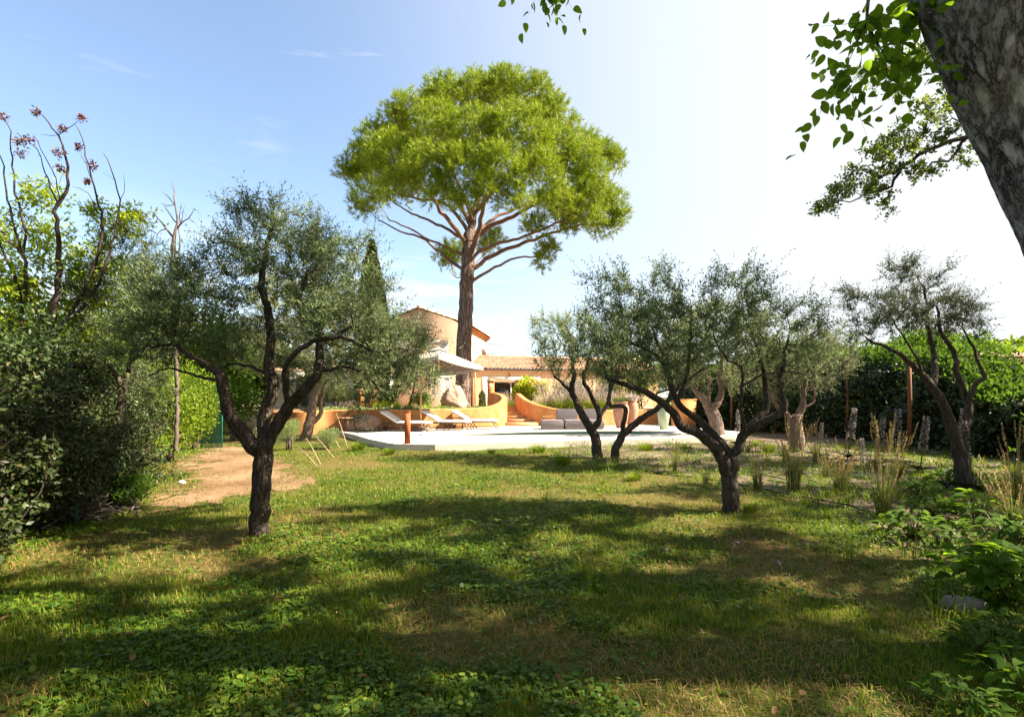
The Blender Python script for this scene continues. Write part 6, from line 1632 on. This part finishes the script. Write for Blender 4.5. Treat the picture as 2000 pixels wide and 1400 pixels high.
# ------------------------------------------------------------------ grasses, flower spikes, leafy plants
def blades(mb, g, c, n, r, h, w, lean=.35, up=True):
    """arching blades from one root"""
    a = g.uniform(0, 2 * math.pi, n); rr = r * np.sqrt(g.uniform(0, 1, n))
    P = np.array(c) + np.stack([rr * np.cos(a), rr * np.sin(a), 0 * a], 1)
    a2 = a + g.normal(size=n) * .5; o = np.stack([np.cos(a2), np.sin(a2), 0 * a], 1); H_ = h * g.uniform(.55, 1.05, n); ln = lean * g.uniform(.2, 1.2, n)
    S = np.stack([-np.sin(a2), np.cos(a2), 0 * a], 1) * w / 2
    def q(t):
        return P + o * (ln * H_ * t ** 2)[:, None] + np.array([0, 0, 1.0]) * (H_ * (t - .35 * ln * t ** 3))[:, None]
    A_, B_, C_ = q(0.), q(.5), q(1.)
    V = np.stack([A_ - S * .7, A_ + S * .7, B_ + S, B_ - S, C_], 1).reshape(-1, 3); o_ = np.arange(n)[:, None] * 5
    mb.add(V, o_ + [0, 1, 2, 3], o_ + [3, 2, 4])
    return C_
def feather_grass(name, label, c, h, seed, group, mat='tuft', plume='plume', nb=130, npl=26, lean=.22, plen=.28, pw=.014, r=.09):
    g = rng_(seed); t = thing(name, label, 'grass tuft', c, group)
    m = MB(); blades(m, g, c, nb, r, h * .62, .008, lean * 1.6); m.build('blades', M[mat], t)
    st_, pl = MB(), MB()
    tip = blades(st_, g, c, npl, r * .7, h, .004, lean)
    n = 26; k = len(tip)
    u = unit(tip - np.array(c)); f = g.uniform(0, 1, (k, n))
    P = tip[:, None] - u[:, None] * (f * plen)[..., None]
    D = u[:, None] + rand_dirs(g, k * n).reshape(k, n, 3) * .35
    leaves_flat(pl, P.reshape(-1, 3), D.reshape(-1, 3), rand_dirs(g, k * n), .045, pw)
    st_.build('stalks', M['plume'], t); pl.build('plumes', M[plume], t)
    return t
FG = 'upright feathery grasses on the stony bed'
f0 = feather_grass('feather_grass', 'tall feathery grass tuft standing alone just right of the wide olive trunk', on(1550, 962), 1.38, 401, FG)
f1 = feather_grass('feather_grass', 'straw tipped grass tuft with spread golden stalks below the wooden post', on(1643, 968), .98, 402, FG, lean=.3)
for k, (px, py, sc, lab) in enumerate([(1726, 1012, 1.0, 'feathery grass tuft nearest the large leafy plant on the bed edge'), (1703, 930, .8, 'feathery grass behind and left of the white flower spikes'), (1480, 958, .62, 'short grass tuft close to the right side of the wide olive trunk'),
                                     (1980, 1045, .98, 'tall straw grass tuft at the right edge before the dark hedge'), (1752, 945, .72, 'grass tuft between two pale flower spikes'), (1612, 935, .6, 'low green grass tuft behind the golden stalked one'), (1318, 920, .5, 'small grass tuft under the crossing olive limbs'),
                                     (1378, 950, .4, 'little grass clump left of the wide olive trunk'), (1592, 902, .72, 'grass tuft close behind the stump like olive'), (1535, 905, .75, 'grass tuft in front of the pink stump like olive trunk'), (1990, 985, .9, 'grass tuft cut by the right edge of the picture'), (1460, 885, .6, 'grass tuft at the right corner of the pool deck')]):
    dup((f0, f1)[k % 2], on(px, py), k * 1.3, sc, lab, FG)
WG = 'weed tussocks near the pool edge'
w0_ = thing('weed_tussock', 'bright grassy tussock against the deck edge left of the twisted olive', 'grass tuft', on(1052, 884), WG)
g = rng_(411); m = MB(); blades(m, g, on(1052, 884), 260, .16, .34, .010, .8); m.build('blades', M['grass'], w0_)
for k, (px, py, sc, lab) in enumerate([(1100, 908, 1.0, 'tussock on the lawn edge before the twisted olive'), (1262, 882, 1.1, 'tussock just right of the leaning olive base'), (1240, 940, .7, 'tussock in front of the leaning olive base'), (1340, 882, .9, 'tussock below the crossing limbs near the deck'), (1500, 885, 1.1, 'sunlit tussock beyond the wide olive on its right'),
                                     (1480, 872, .9, 'small sunlit tussock by the deck corner at the right'), (960, 886, .6, 'small tussock under the middle of the deck edge'), (760, 888, .8, 'grassy tussock at the left front corner of the deck'), (700, 880, 1.1, 'dry looking tussock left of the deck corner'), (1465, 1000, .5, 'little tussock at the foot of the wide olive')]):
    dup(w0_, on(px, py), k * 2.1, sc, lab, WG)

# fountain grasses with pale plumes above the orange wall, and sword leaved plants behind the ochre wall
PG = 'pale plumed grasses above the orange wall'
p0 = feather_grass('fountain_grass', 'pale plumed grass mound beside the yellow flowering shrub', (1.7, 25.9, TZ - .06), 1.05, 421, PG, mat='grass', plume='pale_plume', nb=420, npl=60, lean=.5, plen=.35, pw=.03, r=.3)
for k, (x, y, sc, lab) in enumerate([(2.5, 25.7, 1.0, 'plumed grass mound above the bend of the orange wall'), (3.3, 25.7, 1.05, 'plumed grass mound behind the left sofa cushion'), (4.1, 25.9, 1.0, 'plumed grass mound behind the right sofa cushion'), (4.9, 26.3, 1.0, 'plumed grass mound beyond the right end of the sofa'), (5.7, 26.7, .95, 'plumed grass mound behind the wider terracotta jar'),
                                    (-.1, 28.9, .95, 'plumed grass mound between the two gate pillars'), (2.0, 27.2, 1.25, 'tall plumed grass behind the front row, close to the pillar'), (3.2, 27.3, 1.3, 'tall plumed grass in the back row, under the tiled roof'), (4.4, 27.5, 1.25, 'tall plumed grass in the back row, right of the twisted trunk')]):
    dup(p0, (x, y, TZ - .06), k * 1.7, sc * (1.45 if y > 27 and x > 1 else 1.12), lab, PG)
for k, (x, y, hw, hh, mat, lab) in enumerate([(3.4, 29.2, 1.0, 1.9, 'green_leaf', 'green shrub under the tiled wing behind the plumed grasses'), (5.3, 29.0, 1.2, 2.2, 'olive_pale', 'grey green shrub behind the plumed grasses, left of the jars'), (7.2, 28.6, 1.3, 2.4, 'green_leaf', 'big green shrub rising behind the terracotta jars'), (9.2, 28.6, 1.5, 2.8, 'creeper', 'dark shrub filling the gap behind the wall pier'), (-4.6, 25.8, .6, .9, 'olive_pale', 'rounded grey shrub on the terrace left of the boulder'), (-6.6, 26.0, .8, 1.3, 'green_leaf', 'green shrub on the terrace behind the folding chair'), (-8.4, 24.6, .9, 1.3, 'olive_pale', 'grey shrub on the terrace behind the bean bag')]):
    bush('terrace_shrub', lab, 'shrub', (x, y, TZ - .06), (hw, hw * .8, hh), 6000, .11, .045, M[mat], 461 + k, 'shrubs on the terrace')
IG = 'sword leaved plants behind the ochre wall'
i0 = thing('sword_leaf_plant', 'sword leaved plant just right of the folding chair', 'plant', (at(752, 775, 23.4)[0], 23.4, TZ - .06), IG)
g = rng_(431); m = MB(); blades(m, g, (at(752, 775, 23.4)[0], 23.4, TZ - .06), 60, .2, .62, .045, .5); m.build('blades', M['lime_leaf'], i0)
for k, (px, Y, sc, lab) in enumerate([(775, 23.5, .9, 'sword leaved plant under the young slim olive'), (797, 23.2, .8, 'sword leaved plant left of the parasol pole'), (835, 23.6, .7, 'sword leaved plant right of the parasol pole'), (858, 23.8, .65, 'sword leaved plant at the left foot of the boulder'), (735, 24.2, 1.1, 'tallest sword leaved plant behind the folding chair')]):
    dup(i0, (at(px, 775, Y)[0], Y, TZ - .06), k * 1.1, sc, lab, IG)
g = rng_(433); m = MB(); n = 5200
line = smooth_line(wall_a[1:9], .1); ii = g.integers(0, len(line), n); dd_ = g.uniform(.35, 1.7, n)
q = np.stack([line[ii, 0] + g.normal(size=n) * .1 - .15 * dd_, line[ii, 1] + dd_, TZ - .06 + g.uniform(0, .16, n) * (.4 + vnoise(line[ii, 0] * 2, dd_ * 2))], 1)
leaves_flat(m, q, unit(rand_dirs(g, n) + [0, 0, .8]), rand_dirs(g, n), .11, .05)
setting(m.build('terrace_ground_cover', M['olive_pale']), 'stuff', 'low ground cover plants edging the terrace behind the ochre wall', 'ground cover')

# acanthus spikes
AG = 'pale flower spikes before the right hedge'
def acanthus(c, label):
    g = rng_(441); t = thing('flower_spike', label, 'flower', c, AG); c = np.array(c)
    s = MB(); s.tube([c, c + [.02, 0, .7], c + [.05, .01, 1.35]], [.014, .012, .004], 6); s.build('stem', M['tuft'], t)
    n = 260; f = g.uniform(.42, 1, n); a = g.uniform(0, 6.28, n); r_ = .075 * (1.1 - f * .75)
    P = c + np.stack([.05 * f + r_ * np.cos(a), r_ * np.sin(a), f * 1.33], 1)
    m = MB(); leaves_flat(m, P, unit(np.stack([np.cos(a), np.sin(a), .1 + 0 * a], 1) + rand_dirs(g, n) * .4), unit(rand_dirs(g, n) + [0, 0, .6]), .05, .034); m.build('blossoms', M['petal'], t)
    m = MB(); k = 14; a = g.uniform(0, 6.28, k); D = np.stack([np.cos(a), np.sin(a), .75 + 0 * a], 1)
    leaves_broad(m, np.repeat(c[None], k, 0) + [0, 0, .05], D, np.tile([0, 0, 1.], (k, 1)) - D * .3, .5, .17, droop=.45); m.build('leaves', M['creeper'], t)
    t.rotation_euler = (R(3), R(4), 0)
    return t
s0 = acanthus(on(1655, 898), 'tall pale flower spike directly below the orange brown post')
for k, (px, py, sc, lab) in enumerate([(1712, 912, .85, 'flower spike just right of the one under the post'), (1752, 915, 1.0, 'thick flower spike midway between post and dark right olive'), (1796, 925, .9, 'flower spike left of the dark right olive trunk'), (1870, 945, 1.05, 'flower spike touching the left side of the dark right olive trunk'), (1889, 962, .9, 'flower spike in front of the dark right olive trunk'),
                                    (1600, 895, .7, 'short flower spike right of the stump like olive'), (1690, 935, .6, 'shortest flower spike low among the golden grasses'), (1440, 872, .9, 'flower spike near the deck corner beneath the silvery olive'), (1408, 868, .85, 'flower spike at the foot of the silvery olive trunk')]):
    q_ = dup(s0, on(px, py), k * 1.9, sc, lab, AG); q_.rotation_euler = (R(5 * math.sin(k * 2.3)), R(6 * math.cos(k * 1.7)), k * 1.9)

# broad leaved plants along the bed
HG = 'broad leaved plants along the bed edge'
def leafy(c, label, seed, r, h, n, L, mat='green_leaf'):
    g = rng_(seed); t = thing('leafy_plant', label, 'plant', c, HG); c = np.array(c)
    s, m = MB(), MB()
    a = g.uniform(0, 6.28, n); f = g.uniform(0, 1, n) ** .6
    tip = c + np.stack([r * f * np.cos(a), r * f * np.sin(a), h * (.35 + .65 * np.sqrt(np.maximum(0, 1 - f ** 2))) * g.uniform(.6, 1.05, n)], 1)
    for k in range(n):
        if k % 2 == 0:
            s.tube(smooth_line([c + g.normal(size=3) * [.03, .03, 0], c * .5 + tip[k] * .5 + [0, 0, .04], tip[k]], .12), .0045, 4)
    D = np.stack([np.cos(a), np.sin(a), g.uniform(-.25, .35, n)], 1) + rand_dirs(g, n) * .35
    leaves_broad(m, tip, D, unit(np.array([0, 0, 1.]) + rand_dirs(g, n) * .45), L * g.uniform(.65, 1.15, n), L * .68 * g.uniform(.65, 1.1, n), droop=.3)
    s.build('stems', M['tuft'], t); m.build('leaves', M[mat], t, smooth=True)
    return t
l0 = leafy(on(1925, 1170), 'sunlit broad leaved plant with pale green leaves beside the half buried stone', 451, .32, .46, 90, .13, 'mulberry')
l1 = leafy(on(1782, 1055), 'dark broad leaved mound nearest the lawn beside the feathery grass', 452, .32, .34, 110, .11)
for k, (px, py, sc, lab) in enumerate([(1815, 1012, .9, 'broad leaved mound behind the dark one by the lawn'), (1912, 1030, 1.0, 'broad leaved mound in front of the dark right olive'), (1800, 972, .9, 'leafy mound left of the flower spikes by the dark olive trunk'), (1845, 955, .8, 'small sunlit leafy plant left of the dark olive trunk'), (1965, 1080, 1.15, 'wide leafy mound behind the sunlit broad leaved plant'), (1985, 1185, 1.0, 'leafy plant at the right edge beside the sunlit one'), (1935, 1290, .62, 'shaded broad leaved plant below the half buried stone'),
                                    (1995, 1370, .6, 'broad leaved plant in the lower right corner of the picture'), (1875, 1395, .5, 'low broad leaved plant at the bottom edge near the corner'), (1915, 960, .8, 'sunlit leafy plant right of the dark olive trunk'), (1985, 1260, .6, 'shaded leafy plant at the right edge under the stone')]):
    dup((l1, l0)[k % 2], on(px, py), k * 1.7, sc, lab, HG)

# ------------------------------------------------------------------ lawn: blades, low weeds, thatch
def scatter(g, n, y0=1.5, y1=17.0, side=1.25, keep=None):
    Y = y0 * (y1 / y0) ** g.uniform(0, 1, n); X = g.uniform(-1, 1, n) * (side * Y + 1.2)
    ok = ~inpoly(X, Y, deck_grown) & (X > -7.5 - Y * .25) & (X < 12.3)
    return X[ok], Y[ok]
deck_grown = [(x, y) for x, y in deck_out]
bedw, pathw = wobble(bed_poly, .12, 21), wobble(path_poly, .2, 22)
def zat(x, y):
    e = np.clip(np.minimum(np.minimum(x + 20, 20 - x), np.minimum(y + 6, 30 - y)) / 2, 0, 1)
    return relief(x, y) * e
def lawn_blades(name, mat, n, seed, hlo, hhi, w, keep, label, lean=.6):
    g = rng_(seed); X, Yq = scatter(g, n); ok = keep(X, Yq, g); X, Yq = X[ok], Yq[ok]; n = len(X)
    k = 1 + Yq / 9; a = g.uniform(0, 6.28, n); h = g.uniform(hlo, hhi, n) * (.7 + .15 * k); ww = w * k
    P = np.stack([X, Yq, zat(X, Yq) - .004], 1); o = np.stack([np.cos(a), np.sin(a), 0 * a], 1); S = np.stack([-np.sin(a), np.cos(a), 0 * a], 1) * (ww / 2)[:, None]
    ln = (lean * g.uniform(.2, 1.3, n) * h)[:, None]
    Mid = P + o * ln * .35 + np.array([0, 0, 1.]) * (h * .6)[:, None]; Tip = P + o * ln + np.array([0, 0, 1.]) * (h * .95)[:, None]
    V = np.stack([P - S, P + S, Mid + S * .8, Mid - S * .8, Tip], 1).reshape(-1, 3); oo = np.arange(n)[:, None] * 5
    m = MB(); m.add(V, oo + [0, 1, 2, 3], oo + [3, 2, 4])
    return setting(m.build(name, mat), 'stuff', label, 'grass')
def patch(x, y, poly, lo, hi):
    return np.clip((edge_d(x, y, poly) + (fbm(x * 2, y * 2, 77) - .5) * 1.0 - lo) / (hi - lo), 0, 1)
DRY = [(*on(1520, 1118)[:2], .55), (*on(1400, 1320)[:2], .5), (*on(1690, 1385)[:2], .45), (*on(960, 930)[:2], .9), (*on(850, 960)[:2], .6), (*on(770, 1190)[:2], .4), (*on(1050, 1090)[:2], .4), (*on(1840, 1180)[:2], .5), (*on(250, 1190)[:2], .4), (*on(640, 905)[:2], 1.0), (*on(900, 1260)[:2], .4)]
def dryf(x, y):
    d = fbm(x * .75 + 3, y * .75, 31, 4)
    for (cx_, cy_, r_) in DRY:
        d = d + .21 * np.exp(-(((x - cx_) / 1.5) ** 2 + (y - cy_) ** 2) / r_ ** 2)
    return d
def keep_green(x, y, g):
    d = dryf(x, y); p = np.clip((.70 - d) * 7, .15, 1)
    b = patch(x, y, bed_poly, -.35, .5); p = p * (1 - b) + b * np.clip((fbm(x * 1.1, y * 1.1, 9) - .38) * 7, .10, 1); p = p * (1 - .96 * patch(x, y, path_poly, -.6, .8))
    return g.uniform(0, 1, len(x)) < p
def keep_dry(x, y, g):
    d = dryf(x, y); p = np.clip((d - .56) * 6, .03, .9)
    p = p * (1 - .85 * patch(x, y, bed_poly, -.2, .5)); p = np.maximum(p * (1 - .7 * patch(x, y, path_poly, -.6, .8)), .35 * (patch(x, y, path_poly, -1.2, .2) > .3) * (fbm(x * 3, y * 3, 66) > .5))
    return g.uniform(0, 1, len(x)) < p
lawn_blades('grass', M['grass'], 330000, 501, .035, .085, .0042, keep_green, 'short green lawn grass across the garden')
lawn_blades('dry_grass', M['dry'], 90000, 502, .02, .06, .0034, keep_dry, 'straw coloured dry grass in worn patches of the lawn', lean=1.6)
def clover(n, seed):
    g = rng_(seed); X, Yq = scatter(g, n, 1.5, 15)
    d = fbm(X * .9 + 7, Yq * .9 + 2, 41); p = np.clip((d - .36 + .05 * (X < -.5)) * 6, .05, 1) * np.clip((fbm(X * 3.3, Yq * 3.3, 45) - .24) * 5, .1, 1) * np.where(X < 1.5, 1.0, .75)
    b = patch(X, Yq, bed_poly, -.35, .5); p = p * (1 - b) + b * np.clip((fbm(X * 1.3, Yq * 1.3, 19) - .40) * 7, .06, 1); p = p * (1 - .96 * patch(X, Yq, path_poly, -.6, .8)); p = p * np.clip((15 - Yq) / 9, .2, 1) * np.clip((.70 - dryf(X, Yq)) * 8, .10, 1)
    ok = g.uniform(0, 1, len(X)) < p; X, Yq, d = X[ok], Yq[ok], d[ok]; n = len(X)
    k = .8 + Yq / 14
    P = np.stack([X, Yq, zat(X, Yq) + g.uniform(.008, .06, n) * (.3 + 1.1 * d)], 1)
    D = rand_dirs(g, n); D[:, 2] = g.uniform(-.35, .35, n)
    L_ = (.012 + .032 * g.uniform(0, 1, n) ** 1.6) * k * (.75 + .7 * fbm(X * 1.7, Yq * 1.7, 43))
    m = MB(); D = unit(D); N_ = unit(np.array([0, 0, 1.]) + rand_dirs(g, n) * .45); S = unit(np.cross(D, N_)); W_ = (L_ * g.uniform(.75, 1.0, n))[:, None] / 2; L_ = L_[:, None]
    V = np.stack([P, P + D * L_ * .3 + S * W_, P + D * L_ * .75 + S * W_ * .75, P + D * L_, P + D * L_ * .75 - S * W_ * .75, P + D * L_ * .3 - S * W_], 1).reshape(-1, 3)
    m.add(V, np.arange(n * 6).reshape(n, 6))
    setting(m.build('clover', M['clover']), 'stuff', 'low leafy weeds and clover carpeting the shaded lawn', 'ground cover')
clover(230000, 511)
g = rng_(521); X = g.uniform(.8, 9, 500); Yq = g.uniform(4, 17, 500); ok = inpoly(X, Yq, bedw) | (g.uniform(0, 1, 500) < .1); ok &= ~inpoly(X, Yq, deck_grown); X, Yq = X[ok], Yq[ok]
m = MB(); n = len(X); PP = np.repeat(np.stack([X, Yq, zat(X, Yq) + g.uniform(.08, .2, n)], 1), 5, 0) + g.normal(size=(n * 5, 3)) * .02
leaves_flat(m, PP, rand_dirs(g, n * 5), rand_dirs(g, n * 5), .02, .016)
setting(m.build('violet_flowers', M['lilac']), 'stuff', 'tiny violet flowers dotted through the stony bed', 'flowers')

g = rng_(531); n = 2600
X = g.uniform(.2, 12, n); Yq = 3.2 * (18 / 3.2) ** g.uniform(0, 1, n)
p_ = np.clip(patch(X, Yq, bed_poly, -.5, .3), .0, 1) * np.clip((fbm(X * .9, Yq * .9, 55) - .36) * 5, .06, 1) + .05
ok = (g.uniform(0, 1, n) < p_) & ~inpoly(X, Yq, deck_out); X, Yq = X[ok], Yq[ok]
m = MB(); m2 = MB()
for x, y, h in zip(X, Yq, g.uniform(.08, .30, len(X))):
    if g.uniform() < .5:
        blades(m, g, (x, y, -.005), 26, .06 + h * .2, h, .008, .7)
    else:
        k = 26; P = np.array([x, y, 0.]) + np.stack([g.normal(size=k) * h * .4, g.normal(size=k) * h * .4, g.uniform(.02, h * .8, k)], 1)
        leaves_flat(m2, P, rand_dirs(g, k, .3), unit(rand_dirs(g, k) * .6 + [0, 0, 1]), g.uniform(.03, .06, k), g.uniform(.018, .035, k))
setting(m.build('wild_grass', M['grass']), 'stuff', 'wild grass growing through the stony bed', 'grass')
setting(m2.build('weeds', M['clover']), 'stuff', 'leafy weeds growing through the stony bed', 'weeds')

# fallen leaves and straw litter on the lawn
g = rng_(541); X, Yq = scatter(g, 700, 1.6, 13); n = len(X)
m = MB(); D = rand_dirs(g, n); D[:, 2] *= .25
leaves_broad(m, np.stack([X, Yq, zat(X, Yq) + g.uniform(.015, .05, n)], 1), D, unit(rand_dirs(g, n) * .5 + [0, 0, 1]), g.uniform(.02, .06, n), g.uniform(.012, .035, n), fold=.5, droop=-.3)
setting(m.build('fallen_leaves', M['litter']), 'stuff', 'dry brown leaves fallen on the lawn', 'leaf litter')
g = rng_(542); X, Yq = scatter(g, 42000, 1.5, 14); d = dryf(X, Yq); ok = g.uniform(0, 1, len(X)) < np.clip((d - .52) * 5, .05, 1); X, Yq = X[ok], Yq[ok]; n = len(X)
D = rand_dirs(g, n); D[:, 2] = g.uniform(-.12, .3, n); m = MB()
leaves_flat(m, np.stack([X, Yq, zat(X, Yq) + g.uniform(.004, .035, n)], 1), D, unit(rand_dirs(g, n) + [0, 0, .6]), g.uniform(.03, .10, n), .0026 * (1 + Yq / 8))
setting(m.build('straw', M['dry']), 'stuff', 'loose straw lying in the lawn', 'straw')
